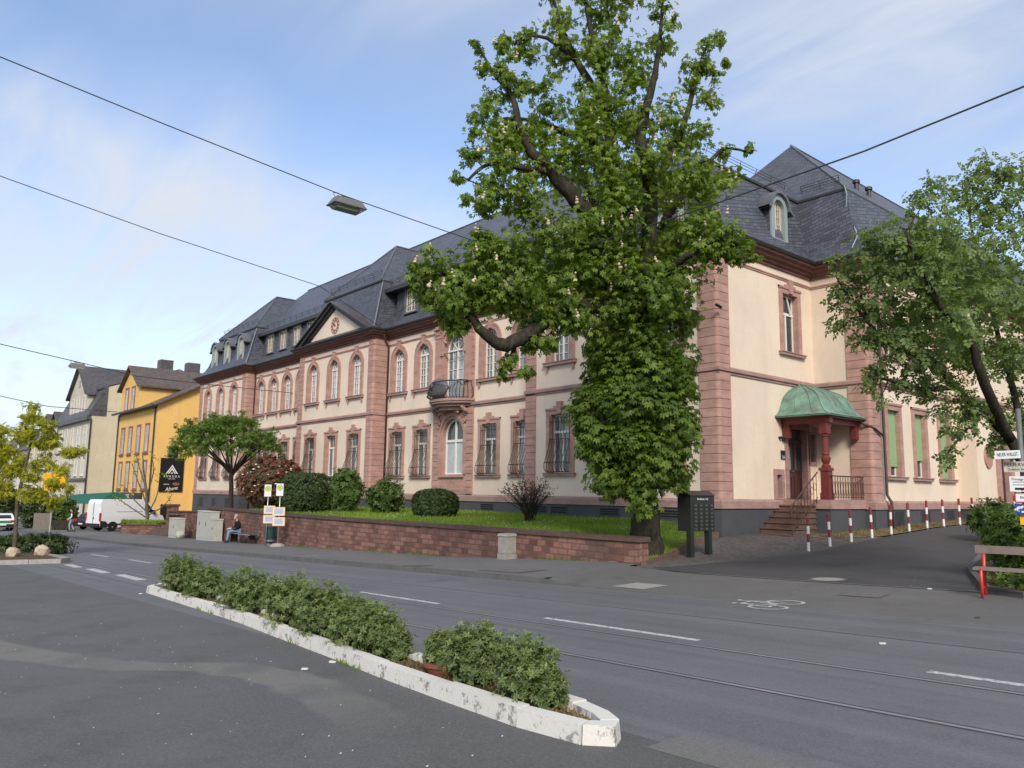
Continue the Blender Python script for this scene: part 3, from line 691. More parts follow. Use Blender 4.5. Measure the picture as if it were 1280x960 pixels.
# lawn behind the wall
def zl(u, v):
    v0_ = wv(u)
    t = (v-v0_-.3)/(22.2-v0_-.3); b = lerp(.535, .74, min(1, max(0, t)))
    if u < -38: b -= 1.15*sstep(-38, -64, u) if False else 1.15*(1-sstep(-64, -38, u))
    d = lawn_right(v) - u; k = sstep(.1, 2.4, d); 
    return lerp(Z(u, v)+.10, b, k) + .03*math.sin(u*1.7+v)*math.sin(v*1.3)*k
mb = MB(); loft(mb, frange(-47.2, -17, 60), lambda u: wv(u)+.2, 22.95, 14, zl); loft_v(mb, frange(15.5, 22.95, 14), -17, lawn_right, 8, zl)
struct('lawn', mb, M['lawn'])
mb = MB(); loft_v(mb, frange(17.2, 23.0, 6), -56.4, -47.5, 12, lambda u, v: lerp(-.16, .02, (u+56.4)/8.9)); struct('terrace', mb, M['lawn'])
mb = MB(); kerb_blocks(mb, [(lawn_right(v)+.02, v) for v in (15.35,17,18.9,20.3,21.9)], .16, .16, lambda u, v: Z(u, v), False, .9); struct('bed_edging', mb, M['step'])
# grass: many blades, one mesh
def blades(name, pts, hmin, hmax, mat, w=.012):
    n = len(pts); P = np.array(pts); h = nrs.uniform(hmin, hmax, n)*(0.6+.8*nrs.rand(n)); an = nrs.uniform(0, 2*np.pi, n)
    dx = np.cos(an)*w; dy = np.sin(an)*w; lx = nrs.normal(0, .35, n)*h; ly = nrs.normal(0, .35, n)*h
    V = np.empty((n, 3, 3)); V[:,0] = P - np.stack([dx, dy, 0*dx+.01], 1); V[:,1] = P + np.stack([dx, dy, 0*dx-.01], 1); V[:,2] = P + np.stack([lx, ly, h], 1)
    mesh_from(name, V.reshape(-1, 3), np.arange(n*3).reshape(-1, 3), mat, np.repeat(np.clip(.5+.28*np.sin(P[:,0]*.8+1.3*np.sin(P[:,1]*1.1))+nrs.normal(0,.22,n), 0, 1), 3))
    return
def mesh_from(name, V, F, mat, tone, parent=None, loc=(0,0,0)):
    me = bpy.data.meshes.new(name); nv, nf = len(V), len(F); k = F.shape[1]
    me.vertices.add(nv); me.vertices.foreach_set('co', (V-np.array(loc)).astype(np.float32).ravel())
    me.loops.add(nf*k); me.loops.foreach_set('vertex_index', F.astype(np.int32).ravel())
    me.polygons.add(nf); me.polygons.foreach_set('loop_start', np.arange(0, nf*k, k, dtype=np.int32)); 
    me.update(calc_edges=True); me.validate()
    at = me.attributes.new('tone', 'FLOAT', 'POINT'); at.data.foreach_set('value', tone.astype(np.float32))
    me.materials.append(mat); o = bpy.data.objects.new(name, me); COL.objects.link(o)
    if parent is not None: o.parent = parent
    else: o.location = loc
    return o
gp = []
while len(gp) < 60000:
    v = 15.62 + 7.1*rnd.random()**1.1; u = -47 + 34.2*(1-rnd.random()**1.6); 
    if u < lawn_right(v)-.05 and v > wv(u)+.28: gp.append((u, v, zl(u, v)))
blades('lawn_grass', gp, .05, .13, M['grass'], .013); tag(bpy.data.objects['lawn_grass'], 'short green lawn grass behind the red sandstone wall', 'grass', kind='stuff')
gp = []
while len(gp) < 5000:
    v = rnd.uniform(24.5, 40); a = -13.4 if v < 28.3 else -13.0; u = rnd.uniform(a, e_left(v)-.15 - (1.1*(26-v)/1.7 if v < 26 else 0)); gp.append((u, v, ZS(u, v)+.012))
blades('verge_grass', gp, .03, .09, M['dead'], .012); tag(bpy.data.objects['verge_grass'], 'dry yellowish grass on the verge along the bollards', 'grass', kind='stuff')
gp = []
inn_ = [tuple(p) for p in offset_path(ISL, -.17, True)]
def inside(p, poly):
    r = False
    for (x0, y0), (x1, y1) in zip(poly, poly[1:]+poly[:1]):
        if (y0 > p[1]) != (y1 > p[1]) and p[0] < (x1-x0)*(p[1]-y0)/(y1-y0)+x0: r = not r
    return r
while len(gp) < 4200:
    q = (-4.0-14.2*rnd.random()**1.5, rnd.uniform(4.2, 5.9))
    if inside(q, inn_): gp.append((q[0], q[1], Z(*q)+.078))
blades('leaf_litter', gp, .005, .03, M['dead'], .02); tag(bpy.data.objects['leaf_litter'], 'dry leaves and mulch on the island soil', 'leaf litter', kind='stuff')
mb = MB()
for _ in range(330):
    u, v = rnd.uniform(-17, -1.5), rnd.uniform(.3, 4.2) if rnd.random() < .7 else rnd.uniform(12.2, 20)
    if v > 11.9 and not (-12 < u < -5): continue
    r = rnd.uniform(.003, .009); z = ZS(u, v); a = rnd.random()*3; ca, sa = math.cos(a)*r, math.sin(a)*r*1.6
    mb.face([(u-ca,v-sa,z+.004),(u+sa*.7,v-ca*.7,z+.004),(u+ca,v+sa,z+.008),(u-sa*.7,v+ca*.7,z+.006)])
g_ = mb.build('grit', M['litter'], None, uv=False); tag(g_, 'tiny pale grit and paper bits strewn over the asphalt', 'grit', kind='stuff')
mb = MB()
for _ in range(420):
    v = 15.7+6*rnd.random(); u = -46+32*(1-rnd.random()**1.5)
    if u < lawn_right(v)-.2 and v > wv(u)+.4 and math.sin(u*.9)+math.sin(v*2+u) > -.2: mb.ico((u, v, zl(u, v)+rnd.uniform(.07,.13)), rnd.uniform(.012,.022), 0, (1,1,.5))
g_ = mb.build('daisies', M['blossom_white'], None, uv=False); tag(g_, 'small white daisies scattered in the lawn', 'flowers', kind='stuff')
# weeds in the joint at the wall foot
gp = []
for _ in range(2600):
    u = rnd.uniform(-46, -13.0); 
    if math.sin(u*1.9)+math.sin(u*.77+1) < .35: continue
    gp.append((u, wv(u)-.01-rnd.random()*.08, ZS(u, wv(u)-.05)))
for _ in range(500):
    u = rnd.uniform(-17, -4.2); k = (u+4)/-14
    if math.sin(u*3.1)+math.sin(u*1.3) < .9: continue
    gp.append((u, np.interp(-u, [4.04,4.71,7.06,8.43,11.9,17.77], [4.13,4.09,4.26,4.46,4.83,5.15])-.03*rnd.random(), Z(u, 4.2)))
blades('weeds', gp, .03, .10, M['grass'], .012); tag(bpy.data.objects['weeds'], 'small weeds growing in the joint at the foot of the wall and kerb', 'weeds', kind='stuff')
# red sandstone garden wall
GW = thing('garden_wall', 'long low red sandstone wall with dark coping along the pavement, holding the lawn', 'wall', (-13, 15.3, Z(-13, 15.3)))
mb = MB(); us = frange(-47.2, -12.95, 60)
for a, b in zip(us, us[1:]):
    for (v0, v1) in ((0, .36),):
        mb.hexa([(a,wv(a),Z(a,15)-.2),(b,wv(b),Z(b,15)-.2),(b,wv(b)+.36,Z(b,15)-.2),(a,wv(a)+.36,Z(a,15)-.2),(a,wv(a)+.02,.47),(b,wv(b)+.02,.47),(b,wv(b)+.34,.47),(a,wv(a)+.34,.47)])
mb.build('wall_body', M['sandwall'], GW)
mb = MB(); us = frange(-47.25, -12.9, 38)
for a, b in zip(us, us[1:]):
    j = rnd.random()*.012; z1 = .58 + (rnd.random()-.5)*.012
    mb.hexa([(a+.004,wv(a)-.03-j,.472),(b-.004,wv(b)-.03-j,.472),(b-.004,wv(b)+.39,.472),(a+.004,wv(a)+.39,.472),(a+.004,wv(a)-.015-j,z1),(b-.004,wv(b)-.015-j,z1),(b-.004,wv(b)+.37,z1+.02),(a+.004,wv(a)+.37,z1+.02)])
mb.build('coping', M['coping'], GW)
# ------------------------------------------------------------------ the big building
B = thing('historic_office_building', 'long two-storey cream building with pink sandstone corners, arched windows and slate mansard roof', 'building', (-15.15, 22, .2))
OUT = [(-65.2,48),(-65.2,22),(-55.7,22),(-55.7,22.7),(-46.8,22.7),(-46.8,22),(-37.6,22),(-37.6,22.9),(-24.75,22.9),(-24.75,22),(-15.15,22),(-15.15,28.3),(-13.04,28.3),(-13.04,36.1),(-12.25,36.1),(-12.25,48)]
ZB = -1.6; ZW0, ZW1 = 1.4, 10.35
F22, F229, F227, SID, SIE, FIN, SIF = front(22), front(22.9), front(22.7), side(-15.15), side(-13.04), front(28.3), side(-12.25)
# window lists:  (plane, centre, kind)
GW_Z0, GW_Z1 = 2.47, 4.84
cD, cC, cB, cA, cR = (-63.3,-60.6,-57.9), (-54.6,-52.4,-50.2,-48.0), (-44.9,-42.2,-39.5), (-36.4,-34.0,-28.4,-26.0), (-22.7,-20.0,-17.3)
BAY = -31.2
def gopen(c): return rect(c-.57, c+.57, GW_Z0-.03, GW_Z1+.03)
def uopen(c): return arch(c, .57, 6.99, 8.84)
EW = (30.15, 32.5, 34.95)
openings = {'F22': [], 'F227': [], 'F229': [], 'SID': [], 'SIE': [], 'SIF': [], 'FIN': []}
for c in cD+cB+cR: openings['F22'] += [gopen(c), uopen(c)]
for c in cC: openings['F227'] += [gopen(c), uopen(c)]
for c in cA: openings['F229'] += [gopen(c), uopen(c)]
openings['F229'] += [arch(BAY, .87, 2.47, 4.40), arch(BAY, .87, 6.27, 8.72)]
openings['SID'] += [rect(26.15, 27.25, 6.95, 9.25), rect(26.17, 27.53, 1.56, 4.18), rect(25.35, 25.73, 1.57, 2.45), rect(27.72, 28.15, 2.92, 4.03)]
for c in EW: openings['SIE'] += [rect(c-.51, c+.51, 2.42, 4.98), rect(c-.49, c+.49, 6.99, 9.23)]
openings['SIF'] += [[(37.35+.33*math.cos(a), 3.48+.39*math.sin(a)) for a in [2*math.pi*k/20 for k in range(20)]], rect(38.67, 39.93, 1.27, 4.28)]
def wallp(mb, pl, a0, a1, ops, z0=ZW0, z1=ZW1, depth=.30):
    ops = [o for o in ops if a0 < sum(q[0] for q in o)/len(o) < a1]
    mb.ppoly(pl, [rect(a0, a1, z0, z1)] + ops, 0)
    for o in ops: mb.pstrip(pl, o[::-1], 0, -depth) if False else mb.pstrip(pl, o, -depth, 0)
mb = MB()
wallp(mb, F22, -65.2, -55.7, openings['F22']); wallp(mb, F22, -46.8, -37.6, openings['F22']); wallp(mb, F22, -24.75, -15.15, openings['F22'])
wallp(mb, F227, -55.7, -46.8, openings['F227']); wallp(mb, F229, -37.6, -24.75, openings['F229'])
wallp(mb, FIN, -15.15, -13.04, [])
for x, v0, v1 in ((-65.2,48,22),(-46.8,22.7,22),(-24.75,22.9,22)): mb.face([(x,v0,ZW0),(x,v1,ZW0),(x,v1,ZW1),(x,v0,ZW1)])
for x, v0, v1 in ((-55.7,22,22.7),(-37.6,22,22.9)): mb.face([(x,v0,ZW0),(x,v1,ZW0),(x,v1,ZW1),(x,v0,ZW1)])
mb.face([(-12.25,48,ZW0),(-65.2,48,ZW0),(-65.2,48,ZW1),(-12.25,48,ZW1)])
mb.build('wall', M['plaster'], B)
mb = MB()
wallp(mb, SID, 22, 28.3, openings['SID']); wallp(mb, SIE, 28.3, 36.1, openings['SIE']); wallp(mb, SIF, 36.1, 48, openings['SIF'])
mb.face([(-13.04,36.1,ZW0),(-12.25,36.1,ZW0),(-12.25,36.1,ZW1),(-13.04,36.1,ZW1)])
mb.build('wall', M['plaster_side'], B)
# dark room volume behind the openings
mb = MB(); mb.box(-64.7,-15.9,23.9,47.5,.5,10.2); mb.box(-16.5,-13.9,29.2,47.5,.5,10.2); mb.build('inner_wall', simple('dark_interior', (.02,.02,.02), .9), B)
# base, band, belt, frieze, cornice, gutter
BASE = OUT
mb = MB(); sweep(mb, BASE, [(.05,ZB),(.05,1.25)]); mb.build('base_wall', M['base'], B)
def break_path(path, gaps=()): return path
mb = MB(); sweep(mb, BASE, [(.04,1.232),(.10,1.232),(.10,1.47),(.03,1.545),(-.02,1.55)]); mb.build('base_band', M['band'], B)
mb = MB(); sweep(mb, OUT, [(-.02,5.72),(.05,5.73),(.05,5.80),(.11,5.82),(.11,5.93),(.03,5.985),(-.02,5.99)]); mb.build('belt_course', M['band'], B)
mb = MB(); sweep(mb, OUT, [(-.02,9.70),(.035,9.71),(.035,9.76),(.06,9.77),(.06,9.81),(-.02,9.83)]); mb.build('frieze_moulding', M['stone'], B)
mb = MB(); sweep(mb, OUT, [(-.02,10.06),(.07,10.07),(.07,10.16),(.16,10.19),(.17,10.27),(.30,10.31),(.33,10.40),(.44,10.43),(.46,10.50),(-.05,10.51)]); mb.build('cornice', M['stone_dark'], B)
mb = MB(); sweep(mb, OUT, [(.40,10.505),(.53,10.52),(.57,10.60),(.55,10.63),(.50,10.60)]); mb.build('gutter', M['gutter'], B)
# ---- rusticated corner piers
def pier(prof, z0=1.5, z1=10.06, name='corner_pier', h=.302, mat=None):
    mb = MB(); n = round((z1-z0)/h); hh = (z1-z0)/n
    inn = [tuple(p) for p in offset_path(prof, -.013, True)]
    for k in range(n):
        a, b = z0+k*hh, z0+(k+1)*hh
        i2 = [tuple(p) for p in offset_path(prof, -.012, True)]
        mb.cur = 0; mb.prism(prof, a+.008, b-.008)
    mb.cur = 1; mb.prism(inn, z0, z1, False, False)
    return mb.build(name, [mat or M['stone'], M['groove']], B)
def corner_prof(u, v, wf, ws, pr=.055, r=.13):
    # outer corner at (u+pr, v-pr), width wf along front, ws along the side; ccw
    arcs = [(u+pr-r+r*math.sin(t), v-pr+r-r*math.cos(t)) for t in [math.pi/2*k/6 for k in range(7)]]
    return [(u-wf, v+.1),(u-wf, v-pr)] + arcs + [(u+pr, v+ws),(u-.1, v+ws),(u-.1,v+.1)]
pier(corner_prof(-15.15, 22, .74, .64)); pier(corner_prof(-37.6, 22, .56, .90)); pier(corner_prof(-55.7, 22, .62, .70))
pier(corner_prof(-13.04, 28.3, .76, .66))
for u in (-24.75, -46.8, -65.2): pier([(u-.05, 22.3),(u-.05,21.95),(u+.58,21.95),(u+.58,22.3)])
# ---- windows
def bars_rect(mb, pl, a0, a1, z0, z1, d, fw=.055, centre=.06, transom=None, mun_v=(), mun_h=(), th=.05):
    mb.pring(pl, rect(a0,a1,z0,z1), rect(a0+fw,a1-fw,z0+fw,z1-fw), d-th, d)
    if centre: c = (a0+a1)/2; mb.pbox(pl, c-centre/2, c+centre/2, z0, (transom or z1)-.02, d-th, d+.012)
    if transom: mb.pbox(pl, a0, a1, transom-.05, transom+.05, d-th, d+.016)
    for m in mun_v: mb.pbox(pl, m-.013, m+.013, z0, z1-.01, d-th+.006, d-.006)
    for m in mun_h: mb.pbox(pl, a0, a1, m-.013, m+.013, d-th+.008, d-.008)
def surround(pl, ac, hw, z0, z1, win, wd=.27, key=True, mat='stone', ears=True):
    mb = MB(); inn = rect(ac-hw, ac+hw, z0, z1); out = rect(ac-hw-wd, ac+hw+wd, z0, z1+.23)
    mb.pring(pl, out, inn, -.02, .045, -.22)
    mb.pring(pl, rect(ac-hw-wd-.025, ac+hw+wd+.025, z1+.17, z1+.262), rect(ac-hw-wd+.02, ac+hw+wd-.02, z1+.18, z1+.20), .0, .075)
    mb.pbox(pl, ac-hw-wd-.025, ac+hw+wd+.025, z1+.19, z1+.262, .0, .08)
    if key:
        mb.pextr(pl, [(ac-.11, z1+.02),(ac+.11, z1+.02),(ac+.16, z1+.52),(ac-.16, z1+.52)], 0, .115)
        mb.pbox(pl, ac-.36, ac+.36, z1+.262, z1+.345, 0, .078); 
    mb.build('stone_surround', M[mat], win)
def sill(pl, ac, w, z, win, dep=.16, h=.13, br=False, mat='band'):
    mb = MB(); mb.pbox(pl, ac-w/2, ac+w/2, z-h, z-.03, -.25, dep-.03); mb.pbox(pl, ac-w/2-.02, ac+w/2+.02, z-.032, z, -.25, dep)
    if br:
        for s_ in (-1, 1):
            c = ac+s_*(w/2-.16); mb.pextr(pl, [(c-.05,z-h),(c-.05,z-h-.12),(c-.02,z-h-.27),(c+.02,z-h-.27),(c+.05,z-h-.12),(c+.05,z-h)][::1][::-1], 0, .10)
    mb.build('sill', M[mat], win)
def grille(pl, ac, win, z0=GW_Z0, z1=GW_Z1):
    mb = MB(); hw = .57
    prof = [(z1-.05,.06),(z0+1.40,.07),(z0+1.05,.12),(z0+.75,.22),(z0+.5,.33),(z0+.30,.385),(z0+.14,.36),(z0+.05,.27),(z0+.02,.18)]
    n = 8
    for k in range(n):
        a = ac-hw+2*hw*k/(n-1); mb.tube([pl(a, z, d) for z, d in prof], .015, 4, False)
    for zz, d in ((z1-.3,.062),(z0+1.36,.078),(z0+.42,.36),(z0+.03,.2)):
        mb.tube([pl(ac-hw, zz, -.03), pl(ac-hw, zz, d), pl(ac+hw, zz, d), pl(ac+hw, zz, -.03)], .016, 4)
    for s_ in (-1, 1):   # side fills
        for t in (.3, .6, .85): mb.tube([pl(ac+s_*hw, z, d*t) for z, d in prof[1:]], .008, 4, False)
    # scrolls under the top bar and at mid height
    for a in np.linspace(ac-hw+.08, ac+hw-.08, 5):
        for zc, r in ((z1-.15,.07),(z0+1.22,.075)):
            mb.tube([pl(a+r*math.cos(t)*(1-t/9), zc+r*math.sin(t)*(1-t/9), .075+.02) for t in [k*.7 for k in range(10)]], .007, 4, False)
    mb.build('security_grille', M['iron'], win)
wn = 0
def ground_window(pl, c, gr=True):
    mb = MB(); bars_rect(mb, pl, c-.54, c+.54, GW_Z0, GW_Z1, -.17, .06, .075, GW_Z0+1.66)
    w = mb.build('window', M['white'], B)
    mb = MB(); mb.ppoly(pl, [rect(c-.54, c+.54, GW_Z0, GW_Z1)], -.205); mb.build('pane', M['glass'], w)
    surround(pl, c, .54, GW_Z0, GW_Z1, w); sill(pl, c, 1.78, GW_Z0, w)
    if gr: grille(pl, c, w)
    return w
def upper_window(pl, c, hw=.54, z0=7.02, zs=8.84, big=False):
    d = -.16; mb = MB(); fw = .06; N_ = 14
    mb.pring(pl, arch(c, hw, z0, zs, N_), arch(c, hw-fw, z0+fw, zs, N_), d-.05, d)
    mb.pbox(pl, c-.04, c+.04, z0, zs, d-.05, d+.014); mb.pbox(pl, c-hw, c+hw, zs-.045, zs+.045, d-.05, d+.018)
    for q in (-.5, .5): mb.pbox(pl, c+q*hw-.013, c+q*hw+.013, z0, zs, d-.04, d-.006)
    nr = 5
    for k in range(1, nr): z = z0+(zs-z0)*k/nr; mb.pbox(pl, c-hw, c+hw, z-.013, z+.013, d-.04, d-.006)
    for a in (45, 90, 135):
        ca, sa = math.cos(math.radians(a)), math.sin(math.radians(a)); r0 = .0 if a == 90 else .0
        p0, p1 = (c+.02*ca, zs), (c+hw*ca, zs+hw*sa); nx, nz = -sa*.014, ca*.014
        mb.pextr(pl, [(p0[0]-nx,p0[1]-nz),(p1[0]-nx,p1[1]-nz),(p1[0]+nx,p1[1]+nz),(p0[0]+nx,p0[1]+nz)], d-.04, d-.006)
    r = hw*.52
    mb.pring(pl, [(c+(r+.013)*math.cos(t), zs+(r+.013)*math.sin(t)) for t in [math.pi*k/12 for k in range(13)]]+[(c-r,zs-.01)], [(c+(r-.013)*math.cos(t), zs+(r-.013)*math.sin(t)) for t in [math.pi*k/12 for k in range(13)]]+[(c-r+.01,zs-.01)], d-.04, d-.008)
    w = mb.build('window', M['white'], B)
    mb = MB(); mb.ppoly(pl, [arch(c, hw, z0, zs, N_)], d-.045); mb.build('pane', M['glass_grey'], w)
    if not big:
        mb = MB(); mb.pring(pl, arch(c, hw+.27, z0, zs, N_), arch(c, hw, z0, zs, N_), -.02, .05, -.2)
        mb.pring(pl, arch(c, hw+.29, z0, zs, N_), arch(c, hw+.21, z0, zs, N_), .0, .075)
        mb.pextr(pl, [(c-.10, zs+hw+.02),(c+.10, zs+hw+.02),(c+.135, zs+hw+.46),(c-.135, zs+hw+.46)], 0, .12)
        mb.pbox(pl, c-.16, c+.16, zs+hw+.46, zs+hw+.52, 0, .14)
        mb.build('stone_surround', M['stone'], w); sill(pl, c, 1.86, z0, w, .18, .15, True)
    return w
for c in cD: ground_window(F22, c, True); upper_window(F22, c)
for c in cC: ground_window(F227, c); upper_window(F227, c)
for k, c in enumerate(cB): ground_window(F22, c, k != 1); upper_window(F22, c)
for c in cA: ground_window(F229, c); upper_window(F229, c)
for c in cR: ground_window(F22, c); upper_window(F22, c)
# side windows
def plain_window(pl, c, hw, z0, z1, pane='glass_dark', shutter=None, key=True, tilt=False):
    mb = MB(); bars_rect(mb, pl, c-hw, c+hw, z0, z1, -.19, .055, .07, z0+(z1-z0)*.68)
    if tilt: 
        mb.obox(Vector(pl(c+.12, z0+(z1-z0)*.84, -.12)), Vector((0,.35,-.94)), Vector((1,0,0)), Vector((0,.94,.35)), .34, .02, .025)
    w = mb.build('window', M['white'], B)
    mb = MB(); mb.ppoly(pl, [rect(c-hw, c+hw, z0, z1)], -.225); mb.build('pane', M[pane], w)
    surround(pl, c, hw, z0, z1, w, .24, key); sill(pl, c, 2*hw+.68, z0, w)
    if shutter is not None:
        mb = MB(); mb.pbox(pl, c-hw, c+hw, z0+shutter, z1, -.16, -.13); mb.build('roller_shutter', M['shutter'], w)
    return w
plain_window(SID, 26.7, .52, 6.98, 9.22, tilt=True)
for c, s_ in zip(EW, (.38, .68, .03)): plain_window(SIE, c, .48, 2.45, 4.95, shutter=s_, key=False); plain_window(SIE, c, .46, 7.02, 9.2)
# niche, porch window, door
def door():
    pl = SID; a0, a1, z0, z1 = 26.2, 27.5, 1.58, 4.15
    mb = MB(); mb.pbox(pl, a0, a1, z0, z1, -.24, -.19)
    for q0, q1 in ((a0+.03, (a0+a1)/2-.02), ((a0+a1)/2+.02, a1-.03)):
        mb.pring(pl, rect(q0+.04,q1-.04,z0+.1,z0+.85), rect(q0+.12,q1-.12,z0+.18,z0+.77), -.19, -.165)
        mb.pring(pl, rect(q0+.04,q1-.04,z0+.98,z0+2.0), rect(q0+.12,q1-.12,z0+1.06,z0+1.92), -.19, -.165)
    mb.pbox(pl, a0, a1, z0+2.06, z0+2.14, -.19, -.14)
    d = mb.build('door', M['doorwood'], B)
    mb = MB()
    for q0, q1 in ((a0+.03, (a0+a1)/2-.02), ((a0+a1)/2+.02, a1-.03)): mb.ppoly(pl, [rect(q0+.12,q1-.12,z0+1.06,z0+1.92)], -.18)
    mb.ppoly(pl, [rect(a0+.06,a1-.06,z0+2.18,z1-.05)], -.18); mb.build('pane', M['glass_dark'], d)
    mb = MB(); mb.tube([pl((a0+a1)/2-.06,z0+1.0,-.17),pl((a0+a1)/2-.06,z0+1.0,-.11),pl((a0+a1)/2-.16,z0+1.0,-.11)], .013, 6); mb.build('handle', M['galv'], d)
    mb = MB(); mb.pring(pl, rect(a0-.2,a1+.2,z0,z1+.2), rect(a0,a1,z0,z1), -.02, .05, -.2); mb.build('door_frame', M['band'], d)
door()
mb = MB(); mb.pring(SID, rect(25.2,25.88,1.55,2.62), rect(25.38,25.7,1.6,2.42), -.02, .05, -.3); mb.build('niche_frame', M['band'], B)
mb = MB(); mb.pbox(SID, 25.38, 25.7, 1.6, 2.42, -.3, -.26); mb.build('niche_door', M['doorwood'], B)
mb = MB(); mb.pring(SID, rect(27.62,28.22,2.82,4.1), rect(27.75,28.12,2.95,4.0), -.02, .05, -.2); w_ = mb.build('porch_window', M['band'], B)
mb = MB(); mb.ppoly(SID, [rect(27.75,28.12,2.95,4.0)], -.15); mb.build('pane', M['glass_dark'], w_)
mb = MB(); mb.pbox(SID, 25.72, 25.98, 2.98, 3.3, 0, .04); mb.build('bell_panel', M['plastic'], B)
mb = MB(); mb.pbox(SID, 25.75, 25.95, 3.0, 3.12, .04, .045); mb.build('name_plate', M['galv'], B)
mb = MB(); mb.tube([SID(25.65,3.75,0),SID(25.65,3.75,.12)], .05, 8); mb.build('porch_lamp', M['plastic'], B); mb = MB(); mb.tube([SID(25.85,3.68,0),SID(25.85,3.68,.12)], .045, 8); mb.build('porch_lamp', M['plastic'], B)
# oval window and back door in the rear wing
ov = lambda rx, rz: [(37.35+rx*math.cos(a), 3.48+rz*math.sin(a)) for a in [2*math.pi*k/20 for k in range(20)]]
mb = MB(); mb.pring(SIF, ov(.46,.52), ov(.30,.36), -.02, .06, -.2); w_ = mb.build('oval_window', M['stone'], B)
mb = MB(); mb.ppoly(SIF, [ov(.30,.36)], -.14); mb.build('pane', M['stone'], w_)
mb = MB(); mb.pbox(SIF, 38.7,39.9,1.3,4.25,-.24,-.2); d_ = mb.build('rear_door', M['doorwood'], B)
mb = MB(); mb.pring(SIF, rect(38.25,40.35,.9,4.75), rect(38.7,39.9,1.3,4.25), -.02, .08, -.2); mb.pbox(SIF, 38.1,40.5,4.75,4.95,0,.25); mb.build('door_frame', M['stone'], d_)
# cellar openings
def cellar(pl, c, w_, z0, z1, upright):
    mb = MB(); mb.pbox(pl, c-w_, c+w_, z0, z1, .0, .056); o = mb.build('cellar_window', M['black'], B)
    mb = MB(); mb.pring(pl, rect(c-w_-.03,c+w_+.03,z0-.03,z1+.03), rect(c-w_,c+w_,z0,z1), .04, .075)
    if upright:
        for k in range(9): a = c-w_+.02+(2*w_-.04)*k/8; mb.pbox(pl, a-.01, a+.01, z0, z1, .05, .072)
    else:
        for k in range(1, 3): zz = z0+(z1-z0)*k/3; mb.pbox(pl, c-w_, c+w_, zz-.012, zz+.012, .05, .07)
    mb.build('grate', M['base'], o)
for c in cR+(-23.9,): cellar(F22, c, .46, .88, 1.12, False)
for c in (-28.4,-34.0): cellar(F229, c, .46, .88, 1.12, False)
for c in cD: cellar(F22, c, .42, .35, .95, True)
for c in EW: cellar(SIE, c, .42, .62, 1.16, True)
